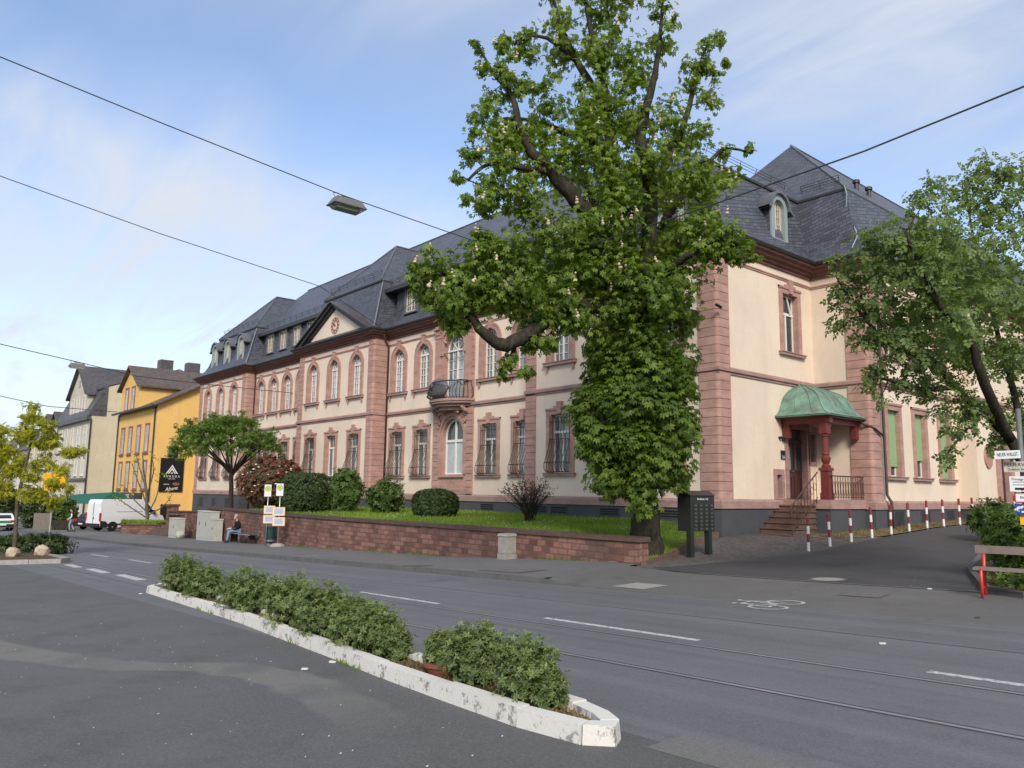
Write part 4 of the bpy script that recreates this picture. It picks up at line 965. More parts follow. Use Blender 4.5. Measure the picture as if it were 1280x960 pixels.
# ---- bay with giant pilasters, arches and balcony
def bay():
    pl = F229; c = BAY; mb = MB()
    # lower: rusticated jambs and archivolt field
    ops = [arch(c, .84, 2.5, 4.40)]
    mb.ppoly(pl, [rect(c-1.62, c+1.62, 1.55, 5.72)] + ops, .06)
    mb.pstrip(pl, ops[0], -.2, .06); mb.pstrip(pl, rect(c-1.62, c+1.62, 1.55, 5.72), 0, .06)
    mb.pring(pl, arch(c, 1.14, 2.5, 4.40), arch(c, .98, 2.5, 4.40), .05, .13)
    mb.pbox(pl, c-1.0, c+1.0, 2.36, 2.5, .05, .18)
    for s_ in (-1, 1): mb.pextr(pl, rect(c+s_*.42-.34, c+s_*.42+.34, 1.72, 2.26), .055, .085)
    # upper field with arch
    op2 = [arch(c, .84, 6.3, 8.72)]
    mb.ppoly(pl, [rect(c-1.62, c+1.62, 5.99, 10.06)] + op2, .05); mb.pstrip(pl, op2[0], -.2, .05); mb.pstrip(pl, rect(c-1.62, c+1.62, 5.99, 10.06), 0, .05)
    mb.pring(pl, arch(c, 1.06, 8.60, 8.72), arch(c, .86, 8.60, 8.72), .05, .14)
    for s_ in (-1, 1): mb.pbox(pl, c+s_*.98-.14, c+s_*.98+.14, 8.50, 8.72, .05, .2); mb.pbox(pl, c+s_*.98-.11, c+s_*.98+.11, 6.3, 8.5, .05, .12)
    b = mb.build('bay_stonework', M['stone'], B)
    # rusticated blocks on the jambs
    for s_ in (-1, 1):
        for k in range(13):
            mb = MB(); z0 = 1.56+k*.32; mb.pbox(pl, c+s_*1.39-.24, c+s_*1.39+.24, z0+.012, z0+.308, .05, .115); mb.build('rusticated_block', M['stone'], b)
        for k in range(12):
            mb = MB(); z0 = 6.0+k*.335; a = c+s_*1.565; mb.pbox(pl, a-.07, a+.07, z0+.012, z0+.323, .045, .10); mb.build('rusticated_block', M['stone'], b)
    for s_ in (-1, 1):
        a = c+s_*1.27; mb = MB()
        mb.pbox(pl, a-.24, a+.24, 5.99, 6.35, .05, .24); mb.pbox(pl, a-.27, a+.27, 7.0, 7.1, .05, .26); mb.pbox(pl, a-.205, a+.205, 6.35, 9.42, .05, .19)
        mb.pbox(pl, a-.24, a+.24, 9.42, 9.48, .05, .22); mb.pextr(pl, [(a-.2,9.48),(a+.2,9.48),(a+.29,9.86),(a-.29,9.86)], .05, .2); mb.pbox(pl, a-.33, a+.33, 9.86, 9.95, .05, .32)
        mb.pbox(pl, a-.26, a+.26, 9.95, 10.06, .05, .22)
        for q in (-1, 1):   # volutes
            mb.tube([pl(a+q*(.22+.085*math.cos(t)*(1-t/8)), 9.74+.085*math.sin(t)*(1-t/8), .24) for t in [k*.7 for k in range(9)]], .03, 6)
        for q in range(5): mb.ico(pl(a-.16+.08*q, 9.62+.05*(q%2), .22), .055, 1)
        p = mb.build('pilaster', M['stone'], B)
    # carved ornaments above the arches
    for zc, sp in ((9.5, .62), (5.35, .95)):
        for s_ in (-1, 1):
            mb = MB()
            for k in range(9):
                t = k/8; mb.ico(pl(c+s_*(sp+.25*math.sin(t*3)), zc+.28-.62*t, .13), .06+.035*math.sin(t*9), 1, (1,1,1), .3)
            mb.tube([pl(c+s_*(sp+.12+.13*math.cos(t)*(1-t/9)), zc-.2+.13*math.sin(t)*(1-t/9), .16) for t in [k*.6 for k in range(12)]], .03, 5)
            mb.build('carved_ornament', M['stone'], b)
    mb = MB()
    for k in range(12): mb.ico(pl(c+rnd.uniform(-.2,.2), 9.62+rnd.uniform(-.12,.3), .16), .07, 1, (1,1,1), .3)
    mb.build('carved_ornament', M['stone'], b); mb = MB()
    for k in range(16): a = -.7+1.4*k/15; mb.ico(pl(c+a, 5.58+.12*math.cos(a*3), .30), .075, 1, (1,1,1), .4)
    mb.build('carved_ornament', M['stone'], b)
    # windows
    d = -.15; mb = MB(); mb.pring(pl, arch(c, .84, 2.5, 4.40), arch(c, .76, 2.58, 4.40), d-.06, d); mb.pbox(pl, c-.05, c+.05, 2.5, 5.2, d-.06, d+.015); mb.pbox(pl, c-.84, c+.84, 4.1, 4.22, d-.06, d+.02)
    w = mb.build('window', M['white'], B)
    mb = MB(); mb.ppoly(pl, [arch(c, .84, 2.5, 4.40)], d-.05); mb.build('pane', M['glass_dark'], w)
    mb = MB(); mb.ppoly(pl, [rect(c-.76, c+.76, 2.56, 4.1)], d-.042); mb.build('net_curtain', M['curtain'], w)
    upper_window(pl, c, .84, 6.3, 8.72, True)
    # balcony
    def arcp(r0, n=18, bow=.95):
        return [(c + r0*1.5*s, 22.9 - .12 - bow*(1-abs(s)**2.6)) for s in [(-1+2*k/n) for k in range(n+1)]]
    mb = MB()
    for sc, z0, z1 in ((1.0, 6.02, 6.14), (.95, 5.92, 6.02), (.80, 5.78, 5.92), (.6, 5.62, 5.78)):
        a = [(c+(p[0]-c)*sc, 22.86-(22.86-p[1])*sc) for p in arcp(1.12)]; mb.prism([(a[-1][0], 22.88), (a[0][0], 22.88)][::-1] + a if False else [q for q in a] + [(a[-1][0], 22.88), (a[0][0], 22.88)], z0, z1)
    for s_ in (-1, 1): mb.tube([(c+s_*1.25, 22.8, 5.5), (c+s_*1.25, 22.6, 5.6), (c+s_*1.25, 22.4, 5.75)], [.10,.11,.08], 8)
    bal = mb.build('balcony', M['band'], B)
    mb = MB()
    path = [(c-1.5, 22.8)] + arcp(1.0, 26, .82) + [(c+1.5, 22.8)]
    mb.tube([(x, y, 7.02) for x, y in path], .03, 5); mb.tube([(x, y, 6.2) for x, y in path], .018, 5)
    for k, (x, y) in enumerate(path):
        ox, oy = (x-c)*.10, (y-22.9)*.22
        mb.tube([(x, y, 6.14),(x+ox*1.5, y+oy*1.5, 6.32),(x+ox, y+oy, 6.6),(x, y, 6.85),(x, y, 7.02)], .013, 4, False)
        if k % 2: mb.tube([(x+ox+.11*math.cos(t)*(1-t/12), y+oy, 6.5+.13*math.sin(t)*(1-t/12)) for t in [q*.6 for q in range(14)]], .011, 4, False)
    # rosette in the middle
    y0 = 22.9-.82-.12-.22
    for k in range(10):
        t = 2*math.pi*k/10; mb.tube([(c-.45+.05*math.cos(t), y0, 6.6+.05*math.sin(t)), (c-.45+.30*math.cos(t), y0-.05, 6.6+.30*math.sin(t))], [.035,.012], 5)
    mb.build('railing', M['iron'], bal)
    mb = MB(); mb.ico((c-.50, 22.26, 6.72), .66, 2, (1.25,.30,.80), .10); mb.build('tarpaulin', M['zinc'], bal, smooth=True)
    mb = MB(); mb.box(c+.25, c+1.0, 22.35, 22.65, 6.15, 7.05); mb.build('storage_box', M['zinc_light'], bal)
bay()
# ---- roofs
MANS = [(.50,10.56),(.30,10.72),(.05,10.95),(-.18,11.25),(-.36,11.62),(-.50,12.1),(-.68,12.75),(-.92,13.72)]
MANS = [(d, z) for d, z in MANS]
for q in ([(-65.2,40),(-65.2,22),(-55.7,22),(-55.7,27)], [(-46.8,27),(-46.8,22),(-37.6,22),(-37.6,27)], [(-24.75,27),(-24.75,22),(-15.15,22),(-15.15,28.3),(-13.04,28.3),(-13.04,36.1),(-12.25,36.1),(-12.25,48)]):
    mb = MB(); sweep(mb, q, MANS); mb.build('mansard_roof', M['slate'], B)
MAN2 = [(.50,10.56),(.30,10.68),(.02,10.86),(-.28,11.15),(-.50,11.45),(-.56,11.50),(-.62,13.2)]
for q in ([(-55.9,22.7),(-46.6,22.7)], [(-37.8,22.9),(-24.5,22.9)]):
    mb = MB(); sweep(mb, q, MAN2); mb.build('mansard_roof', M['slate'], B)
def hip(mb, x0, x1, y0, ze, ridge_u, apex, y1, zr):
    """wing roof: eaves at ze, ridge along v from (ridge_u, apex, zr) back to y1"""
    e = .16
    A, Bq = (x0,y0,ze), (x1,y0,ze); P, Q = (ridge_u,apex,zr), (ridge_u,y1,zr); C, D = (x1,y1,ze), (x0,y1,ze)
    mb.cur = 0; mb.face([A,Bq,P]); mb.face([Bq,C,Q,P]); mb.face([D,A,P,Q])
    mb.cur = 1
    pth = [(x0,y1),(x0,y0),(x1,y0),(x1,y1)]; sweep(mb, pth, [(-.45,ze-e-.02),(-.10,ze-e-.02),(-.06,ze-e+.05),(.0,ze-e+.06),(.0,ze)])
mb = MB()
hip(mb, -64.25, -56.65, 22.85, 13.85, -60.45, 26.0, 40, 17.35); hip(mb, -45.7, -38.6, 22.85, 13.85, -42.15, 26.0, 30, 17.35)
hip(mb, -23.8, -16.02, 22.85, 13.85, -21.0, 26.5, 36, 16.8); hip(mb, -22.4, -14.0, 29.2, 13.85, -18.3, 32.9, 48, 18.2)
mb.cur = 0
zf0, zr0 = 13.2, 18.55
mb.face([(-61,23.02,zf0),(-16.3,23.02,zf0),(-25.5,29,zr0),(-61,29,zr0)]); mb.face([(-16.3,35,zf0),(-61,35,zf0),(-61,29,zr0),(-25.5,29,zr0)]); mb.face([(-16.3,23.02,zf0),(-16.3,35,zf0),(-25.5,29,zr0)]); mb.face([(-64.2,29,13.9),(-61,23.1,zf0),(-61,29,zr0)]); mb.face([(-64.2,29,13.9),(-61,29,zr0),(-61,35,zf0)])
mb.cur = 1
for a, b in ((-56.6,-45.75),(-38.55,-23.85)): mb.box(a, b, 22.99, 23.6, zf0-.20, zf0-.05); mb.box(a, b, 22.96, 23.06, zf0-.22, zf0+.02)
mb.build('upper_roof', [M['slate'], M['gutter']], B)
mb = MB()   # ridge and hip cappings
for p in ([(-64.25,22.85,13.88),(-60.45,26,17.38)],[(-56.65,22.85,13.88),(-60.45,26,17.38)],[(-60.45,26,17.38),(-60.45,30,17.38)],[(-45.7,22.85,13.88),(-42.15,26,17.38)],[(-38.6,22.85,13.88),(-42.15,26,17.38)],[(-42.15,26,17.38),(-42.15,28,17.38)],
          [(-14.0,29.2,13.88),(-18.3,32.9,18.23)],[(-18.3,32.9,18.23),(-18.3,48,18.23)],[(-61,29,18.58),(-25.5,29,18.58)],[(-16.02,22.85,13.88),(-21.0,26.5,16.83)],[(-56.6,21.9,10.95) if False else (-56.62,22.92,13.7),(-55.5,21.8,10.75)],[(-38.52,22.92,13.7),(-37.4,21.8,10.75)]):
    mb.tube(p, .05, 5)
mb.build('ridge_capping', M['zinc'], B)
# snow guards
def snow(p0, p1, upv):
    mb = MB(); p0, p1 = Vector(p0), Vector(p1); n = max(2, int((p1-p0).length/.9)); upv = Vector(upv)
    for k in range(n+1): q = p0.lerp(p1, k/n); mb.tube([q, q+upv], .016, 4)
    for t in (.35, .7, 1.0): mb.tube([p0+upv*t, p1+upv*t], .012, 4)
    return mb
up = (0, -.10, .30)
for a, b in (((-56.4,23.35,13.5),(-45.9,23.35,13.5)), ((-38.3,23.35,13.5),(-24.0,23.35,13.5)), ((-45.3,23.2,14.25),(-39.0,23.2,14.25)), ((-63.9,23.2,14.25),(-57.0,23.2,14.25)), ((-16.0,29.5,14.22),(-14.35,29.5,14.22))): snow(a, b, up).build('snow_guard', M['iron'], B)
snow((-16.3,23.2,14.2),(-16.3,28.6,14.2),(.10,0,.30)).build('snow_guard', M['iron'], B)
# pediment on the middle wing
def pediment():
    c = -42.2; pl = front(21.92); hw = 4.75; za, zb = 12.95, 10.62
    mb = MB(); mb.pextr(pl, [(c-3.95,zb+.06),(c+3.95,zb+.06),(c,za-.42)], -.6, 0); t = mb.build('pediment', M['plaster'], B)
    mb = MB()
    for s_ in (-1, 1):
        for (o0, o1, d) in ((-.36,-.20,.16),(-.20,-.04,.32)):
            q = [(c, za+o0),(c, za+o1),(c+s_*(hw+.1), zb+o1*.9+.02),(c+s_*(hw-.35), zb+o0*.9+.05)]
            if s_ > 0: q = [q[0], q[3], q[2], q[1]]
            mb.pextr(pl, q, -.3, d)
    mb.build('pediment_cornice', M['gutter'], t)
    mb = MB(); yb = 24.2; ex = .46
    P0, P1 = Vector((c-hw-.15, 21.92-ex, zb-.02)), Vector((c, 21.92-ex, za+.02)); Q0, Q1 = Vector((c-hw-.15, yb, zb-.02)), Vector((c, yb, za+.02))
    mb.face([P0,P1,Q1,Q0]); P0b, Q0b = Vector((c+hw+.15,21.92-ex,zb-.02)), Vector((c+hw+.15,yb,zb-.02)); mb.face([P1,P0b,Q0b,Q1])
    dn = Vector((0,0,-.07)); mb.face([P0+dn,P1+dn,P1,P0][::-1]); mb.face([P1+dn,P0b+dn,P0b,P1][::-1]); mb.face([P0+dn,Q0+dn,Q1+dn,P1+dn][::-1]); mb.face([P1+dn,Q1+dn,Q0b+dn,P0b+dn][::-1])
    mb.build('pediment_roof', M['slate_brown'], t)
    mb = MB(); zc = 11.52; R_ = .46    # clock: ring of numerals and hands straight on the plaster
    for k in range(12):
        a = math.radians(30*k); ca, sa = math.sin(a), math.cos(a)
        mb.obox(Vector(pl(c+ca*R_*.86, zc+sa*R_*.86, .012)), Vector((ca,0,sa)), Vector((sa,0,-ca)), Vector((0,-1,0)), .085, .045 if k % 3 else .06, .012)
    ring = lambda r: [(c+r*math.cos(t), zc+r*math.sin(t)) for t in [2*math.pi*k/32 for k in range(32)]]
    mb.pring(pl, ring(R_*.64), ring(R_*.58), 0, .02); mb.pring(pl, ring(R_*1.1), ring(R_*1.05), 0, .02); mb.pring(pl, ring(.06), ring(.01), 0, .05)
    for a, l, w in ((math.radians(-60), .24, .03), (math.radians(-20), .40, .022)):
        ca, sa = math.sin(a), math.cos(a); mb.obox(Vector(pl(c+ca*l/2, zc+sa*l/2, .04)), Vector((ca,0,sa)), Vector((sa,0,-ca)), Vector((0,-1,0)), l/2, w, .01)
    mb.build('clock', M['winred'], t)
pediment()
# dormers: arched ones on the wings
def arched_dormer(pl, c, z0=11.35, hw=.40, zs=12.72, dep=1.5, mat='zinc', df=.0):
    """pl: front plane of the dormer"""
    mb = MB(); R_ = hw+.22
    mb.pring(pl, arch(c, R_, z0-.1, zs), arch(c, hw, z0, zs), -.25, .05); d = mb.build('dormer', M['zinc_light'], B)
    for q0, q1 in ((c-R_-.015, c-R_+.04), (c+R_-.04, c+R_+.015)): mb = MB(); mb.pbox(pl, q0, q1, z0-.4, zs+.02, -dep, -.02); mb.build('cheek', M['slate'], d)
    mb = MB(); n = 12; o1 = [(c+(R_+.14)*math.cos(t), zs+(R_+.10)*math.sin(t)) for t in [math.pi*k/n for k in range(n+1)]]; o1 = [(c+R_+.30, zs-.06)]+o1+[(c-R_-.30, zs-.06)]
    o0 = [(c+(R_+.02)*math.cos(t), zs+(R_)*math.sin(t)) for t in [math.pi*k/n for k in range(n+1)]]; o0 = [(c+R_+.28, zs-.14)]+o0+[(c-R_-.28, zs-.14)]
    mb.pstrip(pl, o1, -dep-.3, .16, False); mb.pstrip(pl, o0[::-1], -dep-.3, .16, False)
    for k in range(len(o1)-1): mb.face([pl(o0[k][0],o0[k][1],.16), pl(o1[k][0],o1[k][1],.16), pl(o1[k+1][0],o1[k+1][1],.16), pl(o0[k+1][0],o0[k+1][1],.16)][::-1])
    mb.build('hood', M[mat], d)
    mb = MB(); dd = -.12; mb.pring(pl, arch(c, hw, z0, zs), arch(c, hw-.06, z0+.06, zs), dd-.05, dd); mb.pbox(pl, c-.035, c+.035, z0, zs+hw-.03, dd-.05, dd+.01)
    for q in (-.5, .5): mb.pbox(pl, c+q*hw-.012, c+q*hw+.012, z0, zs+.3, dd-.04, dd-.004)
    for k in range(1, 5): z = z0+(zs-z0+.1)*k/4.2; mb.pbox(pl, c-hw, c+hw, z-.012, z+.012, dd-.04, dd-.004)
    mb.build('window_frame', M['cream'], d)
    mb = MB(); mb.ppoly(pl, [arch(c, hw, z0, zs)], dd-.045); mb.build('pane', M['glass_dark'], d)
for c in cD: arched_dormer(front(22.30), c)
for c in cR: arched_dormer(front(22.30), c)
arched_dormer(side(-15.48), 26.7, 11.5, .36, 12.72)
# rectangular dormer windows in the recessed parts
def band_window(c, vf, hw=.52, z0=11.62, z1=12.92):
    pl = front(vf-.47); mb = MB(); bars_rect(mb, pl, c-hw, c+hw, z0, z1, -.05, .07, .09, None, (c-hw*.5, c+hw*.5), tuple(z0+(z1-z0)*k/4 for k in (1,2,3)))
    w = mb.build('window', M['cream'], B); mb = MB(); mb.ppoly(pl, [rect(c-hw,c+hw,z0,z1)], -.085); mb.build('pane', M['glass_dark'], w)
    mb = MB(); mb.pring(pl, rect(c-hw-.09,c+hw+.09,z0-.06,z1+.09), rect(c-hw,c+hw,z0,z1), -.3, .03, -.14); mb.pbox(pl, c-hw-.14, c+hw+.14, z0-.11, z0-.06, -.3, .10)
    mb.build('frame', M['zinc'], w)
for c in cC: band_window(c, 23.6 if False else 23.66)
for c in (-36.2,-33.9,-31.2,-28.35,-26.1): band_window(c, 23.86)
# downpipes
def pipe(pts, r=.055, name='downpipe'): 
    mb = MB(); mb.tube(pts, r, 8); return mb.build(name, M['pipe'], B, smooth=True)
pipe([(-37.35,22.35,10.55),(-37.35,22.5,10.1),(-37.42,22.80,9.7),(-37.42,22.80,.7)]); pipe([(-55.5,22.35,10.55),(-55.5,22.5,10.1),(-55.52,22.60,9.7),(-55.52,22.60,.2)])
pipe([(-12.85,29.04,10.5),(-12.90,29.04,10.0),(-12.90,29.04,1.75),(-12.75,29.04,1.5),(-12.75,29.04,.55)])
pipe([(-13.35,28.05,4.45),(-13.2,28.1,4.3),(-12.93,28.4,4.15),(-12.90,28.98,3.9)], .04)
# loose cable on the corner hip and vent pipes
mb = MB(); mb.tube([(-14.0,29.15,13.9),(-13.85,29.0,13.5),(-13.92,29.05,12.9),(-13.75,28.95,12.4),(-13.42,28.72,11.8),(-13.2,28.3,11.4),(-13.25,27.95,10.9)], .022, 5); mb.build('cable', M['zinc_light'], B)
for v in (33.2, 34.4): mb = MB(); mb.lathe((-15.4, v, 14.55), [(.10,-.2),(.10,1.0),(.16,1.0),(.16,1.12),(.02,1.2)], 10); mb.build('vent_pipe', M['gutter'], B)
mb = MB(); mb.tube([(-14.9,21.9,7.9),(-14.9,21.6,7.95)], .05, 6); mb.build('lamp_bracket', M['plastic'], B); mb = MB(); mb.box(-16.05,-15.85,21.55,21.95,7.6,7.95); mb.build('wall_lamp', M['plastic'], B)
# ---- entrance porch: platform, steps, railing, post, copper canopy
mb = MB(); pu0, pu1, pv0, pv1 = -15.1, -13.35, 25.72, 28.25
mb.box(pu0, pu1, pv0, pv1, .1, 1.25); pf = mb.build('porch_base', M['base'], B)
mb = MB(); mb.box(pu0, pu1+.06, pv0-.06, pv1, 1.25, 1.56); mb.build('porch_floor', M['band'], pf)
mb = MB(); n = 6
for k in range(n):
    z1 = 1.55-.19*(k+.0)-.0; z1 = 1.56 - .192*(k+1) + .192*.0
    v1 = pv0-.06-.30*k; mb.box(-15.08, -13.86, v1-.30, pv0-.055, z1-.192, z1-.045); mb.box(-15.08, -13.82, v1-.335, pv0-.056+(0 if k else -.001), z1-.045, z1)
st = mb.build('steps', M['step'], B)
mb = MB(); x = -13.78
zt = lambda v: 1.56 - (pv0-.06-v)/.30*.192
for k in range(9):
    v = 23.95+k*.21; mb.tube([(x, v, zt(v)-.1), (x, v, zt(v)+.86)], .012, 5)
    if k: mb.tube([(x, v-.1+.085*math.cos(t), zt(v-.1)+.52+.13*math.sin(t)) for t in [2*math.pi*q/10 for q in range(11)]], .009, 4, False)
mb.tube([(x, 23.92, zt(23.95)+.5), (x, 23.88, zt(23.95)+.78), (x, 23.95, zt(23.95)+.88), (x, 25.72, zt(25.72)+.9)], .026, 6); mb.tube([(x, 23.95, zt(23.95)+.06), (x, 25.7, zt(25.7)+.06)], .014, 5)
for k in range(13):
    v = 25.95+k*.185; x2 = -13.36; mb.tube([(x2, v, 1.6), (x2, v, 2.36)], .012, 5); 
    mb.tube([(x2, v+.09+.07*math.cos(t), 1.95+.25*math.sin(t)) for t in [2*math.pi*q/10 for q in range(11)]], .009, 4, False)
mb.tube([(-13.36,25.85,2.38),(-13.36,28.2,2.38)], .024, 6); mb.tube([(-13.36,25.85,1.66),(-13.36,28.2,1.66)], .014, 5)
mb.build('porch_railing', M['rust_iron'], B)
mb = MB(); px, py = -13.55, 25.92
mb.box(px-.17, px+.17, py-.17, py+.17, 1.56, 1.80); mb.box(px-.145, px+.145, py-.145, py+.145, 1.80, 2.55); mb.box(px-.18, px+.18, py-.18, py+.18, 2.55, 2.66)
mb.lathe((px, py, 0), [(.15,2.66),(.16,2.72),(.10,2.78),(.15,2.92),(.16,3.0),(.105,3.08),(.13,3.12),(.115,3.16),(.10,3.7),(.085,3.72),(.125,3.76),(.125,3.80),(.09,3.84)], 14)
mb.box(px-.14, px+.14, py-.14, py+.14, 3.84, 4.22)
mb.build('porch_post', M['redwood'], B)
mb = MB()
mb.box(pu0-.03, pu1+.06, py-.10, py+.10, 4.22, 4.44); mb.box(px-.09, px+.11, py+.1, pv1+.02, 4.22, 4.44)
for s_, (dx, dy) in ((1,(0,1)),(1,(-1,0))):
    mb.hexa([(px+dx*.14-.05*abs(dy),py+dy*.14-.05*abs(dx),3.95),(px+dx*.16+.05*abs(dy),py+dy*.16+.05*abs(dx),3.95),(px+dx*.5+.05*abs(dy),py+dy*.5+.05*abs(dx),4.2),(px+dx*.48-.05*abs(dy),py+dy*.48-.05*abs(dx),4.2),
             (px+dx*.14-.05*abs(dy),py+dy*.14-.05*abs(dx),4.22),(px+dx*.16+.05*abs(dy),py+dy*.16+.05*abs(dx),4.22),(px+dx*.5+.05*abs(dy),py+dy*.5+.05*abs(dx),4.22),(px+dx*.48-.05*abs(dy),py+dy*.48-.05*abs(dx),4.22)])
mb.box(-15.1, -14.85, py-.08, py+.08, 3.75, 4.22); mb.box(px-.08, px+.1, 28.0, 28.22, 3.75, 4.22)
mb.box(pu0, pu1+.1, pv0, pv1, 4.40, 4.46)
mb.build('canopy_beam', M['redwood'], B)
def canopy():
    # bell-shaped copper hood against two walls: profile from eave to apex
    prof = [(1.0,4.46),(1.0,4.51),(.95,4.55),(.88,4.64),(.81,4.80),(.75,5.02),(.67,5.22),(.53,5.43),(.33,5.61),(.13,5.78),(.0,5.88)]
    ex0, ex1 = -15.13, -13.15; ey0, ey1 = 25.42, 28.28   # eave rectangle; apex at wall corner side
    ax, ay = -15.13, 27.2
    mb = MB(); rows = []
    for s_, z in prof:
        x1 = ax+(ex1-ax)*s_; y0 = ay+(ey0-ay)*s_
        pts = []
        for k in range(9): pts.append((ex0 + (x1-ex0)*k/8, y0))
        for k in range(1, 11): pts.append((x1, y0+(ey1-y0)*k/10))
        rows.append([(x, y, z) for x, y in pts])
    for r0, r1 in zip(rows, rows[1:]):
        for k in range(len(r0)-1): mb.face([r0[k], r0[k+1], r1[k+1], r1[k]])
    mb.face([rows[0][0], rows[0][8], rows[0][18], (ex0, ey1, 4.46)][::-1])
    c = mb.build('canopy_roof', M['copper'], B)
    mb = MB()
    for k in (0, 3, 6, 8, 11, 14, 18): mb.tube([Vector(r[k])+Vector((0,0,.01)) for r in rows], .022, 5)
    mb.tube([Vector(p)+Vector((0,0,.0)) for p in rows[1]], .03, 5)
    mb.build('copper_seam', M['copper'], c)
canopy()
# ------------------------------------------------------------------ vegetation
def leaflet(a, l, w, base=(0,0,0), droop=.3, peak=.6):
    ca, sa = math.cos(a), math.sin(a); V = []
    for x, y, z in ((0,0,0),(peak*l,-w,.05*l-droop*l*peak**2),(l,0,-droop*l),(peak*l,w,.05*l-droop*l*peak**2),(peak*l*.9,0,-.02*l-droop*l*peak**2)):
        V.append((base[0]+x*ca-y*sa, base[1]+x*sa+y*ca, base[2]+z))
    return V, [(0,1,2,4),(0,4,2,3)]
def template(parts):
    V, F = [], []
    for v, f in parts: o = len(V); V += v; F += [tuple(o+i for i in q) for q in f]
    return np.array(V, float), np.array(F, int)
R_ = math.radians
T_LEAF = template([leaflet(0, 1, .27, droop=.15, peak=.48)])
T_PALM = template([leaflet(R_(a), l, .20, (0,0,0), .38, .64) for a, l in ((-112,.62),(-62,.85),(-20,1),(20,1),(62,.85),(112,.62))])
T_PINN = template([leaflet(R_(0), .46, .17, (.70,0,-.12), .25, .5)] + [leaflet(R_(s*58), .42, .16, (x,0,-.12*x), .25, .5) for x in (.22,.56) for s in (-1,1)])
T_TUFT = template([leaflet(R_(a), 1, .24, (0,0,0), -.35+.5*(i%2), .5) for i, a in enumerate((0,70,140,215,290))])
T_FEATH = template([leaflet(R_(s*62), .34, .10, (x,0,-.25*x*x), .2, .5) for x in (.1,.25,.4,.55,.7,.85) for s in (-1,1)])
def unit(a): return a/np.maximum(np.linalg.norm(a, axis=1, keepdims=True), 1e-9)
def leaf_cloud(name, P, Nn, D, size, T, mat, tone, parent=None, loc=(0,0,0)):
    TV, TF = T; n, k = len(P), len(TV)
    Nn = unit(Nn); Y = unit(np.cross(Nn, D)); X = np.cross(Y, Nn)
    V = (P[:,None,:] + size[:,None,None]*(TV[None,:,0:1]*X[:,None,:] + TV[None,:,1:2]*Y[:,None,:] + TV[None,:,2:3]*Nn[:,None,:])).reshape(-1, 3)
    F = (TF[None,:,:] + (np.arange(n)*k)[:,None,None]).reshape(-1, TF.shape[1])
    return mesh_from(name, V, F, mat, np.repeat(tone, k), parent, loc)
def rdir(n): return unit(nrs.normal(0, 1, (n, 3)))
def puff_points(C, r, n, flat=.85, shell=.35):
    d = rdir(n); rr = r*(shell + (1-shell)*nrs.rand(n))**.6
    d[:,2] *= flat; return np.array(C) + d*rr[:,None], d
class Tree:
    def __init__(s, name, label, base, group=None): s.loc = Vector(base); s.o = thing(name, label, 'tree', base, group); s.P = []; s.N = []; s.D = []; s.S = []; s.T = []; s.wood = MB(); s.nodes = []
    def limb(s, pts, rad, n=8):
        # smooth the polyline
        P = [Vector(p) for p in pts]; out = []; R = []
        for i in range(len(P)-1):
            p0, p1, p2, p3 = P[max(i-1,0)], P[i], P[i+1], P[min(i+2,len(P)-1)]
            for k in range(4):
                t = k/4; out.append(.5*((2*p1)+(p2-p0)*t+(2*p0-5*p1+4*p2-p3)*t*t+(3*p1-p0-3*p2+p3)*t**3)); R.append(lerp(rad[i], rad[i+1], t))
        out.append(P[-1]); R.append(rad[-1])
        out = [q + Vector((rnd.uniform(-1,1),rnd.uniform(-1,1),rnd.uniform(-1,1)))*r*.16 for q, r in zip(out, R)]
        s.wood.tube(out, R, n); s.nodes += list(zip(out, R))
    def twig(s, c, r0=.028):
        c = Vector(c); best = min(s.nodes, key=lambda q: (q[0]-c).length + max(0, q[0].z-c.z)*.4); a, ra = best; d = c-a
        if d.length < .12: return
        m = a.lerp(c, .5) + Vector((rnd.uniform(-.12,.12),rnd.uniform(-.12,.12),rnd.uniform(0,.14)))*d.length
        r = min(ra*.7, r0*(1+d.length*.35)); pts = [a, a.lerp(m,.6), m, m.lerp(c,.6), c]; s.wood.tube(pts, [r, r*.8, r*.65, r*.45, r*.25], 5); s.nodes += [(m, r*.65), (c, r*.25)]
    def puff(s, C, r, n, size, flat=.85, droop=.5, shell=.35, light=0.0, subs=5, loose=1.0):
        subc = [np.array(C)] + [np.array(C)+q*r*nrs.uniform(.45,.85) for q in rdir(subs)]
        for c in subc[1:]: s.twig(c, .016)
        cl = nrs.randint(0, len(subc), n); P, d = puff_points((0,0,0), r*.62, n, flat, shell); P = P*np.where(nrs.rand(n) < .12*loose, 1.5, 1)[:,None] + np.array(subc)[cl] + nrs.normal(0, r*.10*loose, (n,3))
        out = unit(P - np.array(C)); N = unit(out*.6 + np.array([0,0,.55]) + nrs.normal(0, .28+.2*loose, (n,3))); D = unit(out + np.array([0,0,-droop]) + nrs.normal(0, .45, (n,3)))
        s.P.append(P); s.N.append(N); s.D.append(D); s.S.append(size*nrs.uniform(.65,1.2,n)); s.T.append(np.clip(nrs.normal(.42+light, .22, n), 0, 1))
    def finish(s, T, leafmat, barkmat, crown='crown'):
        P, N, D = map(np.concatenate, (s.P, s.N, s.D)); L = np.array(s.loc)
        leaf_cloud(crown, P-L, N, D, np.concatenate(s.S), T, leafmat, np.concatenate(s.T), s.o)
        s.wood.build('trunk', barkmat, s.o, smooth=True); return P
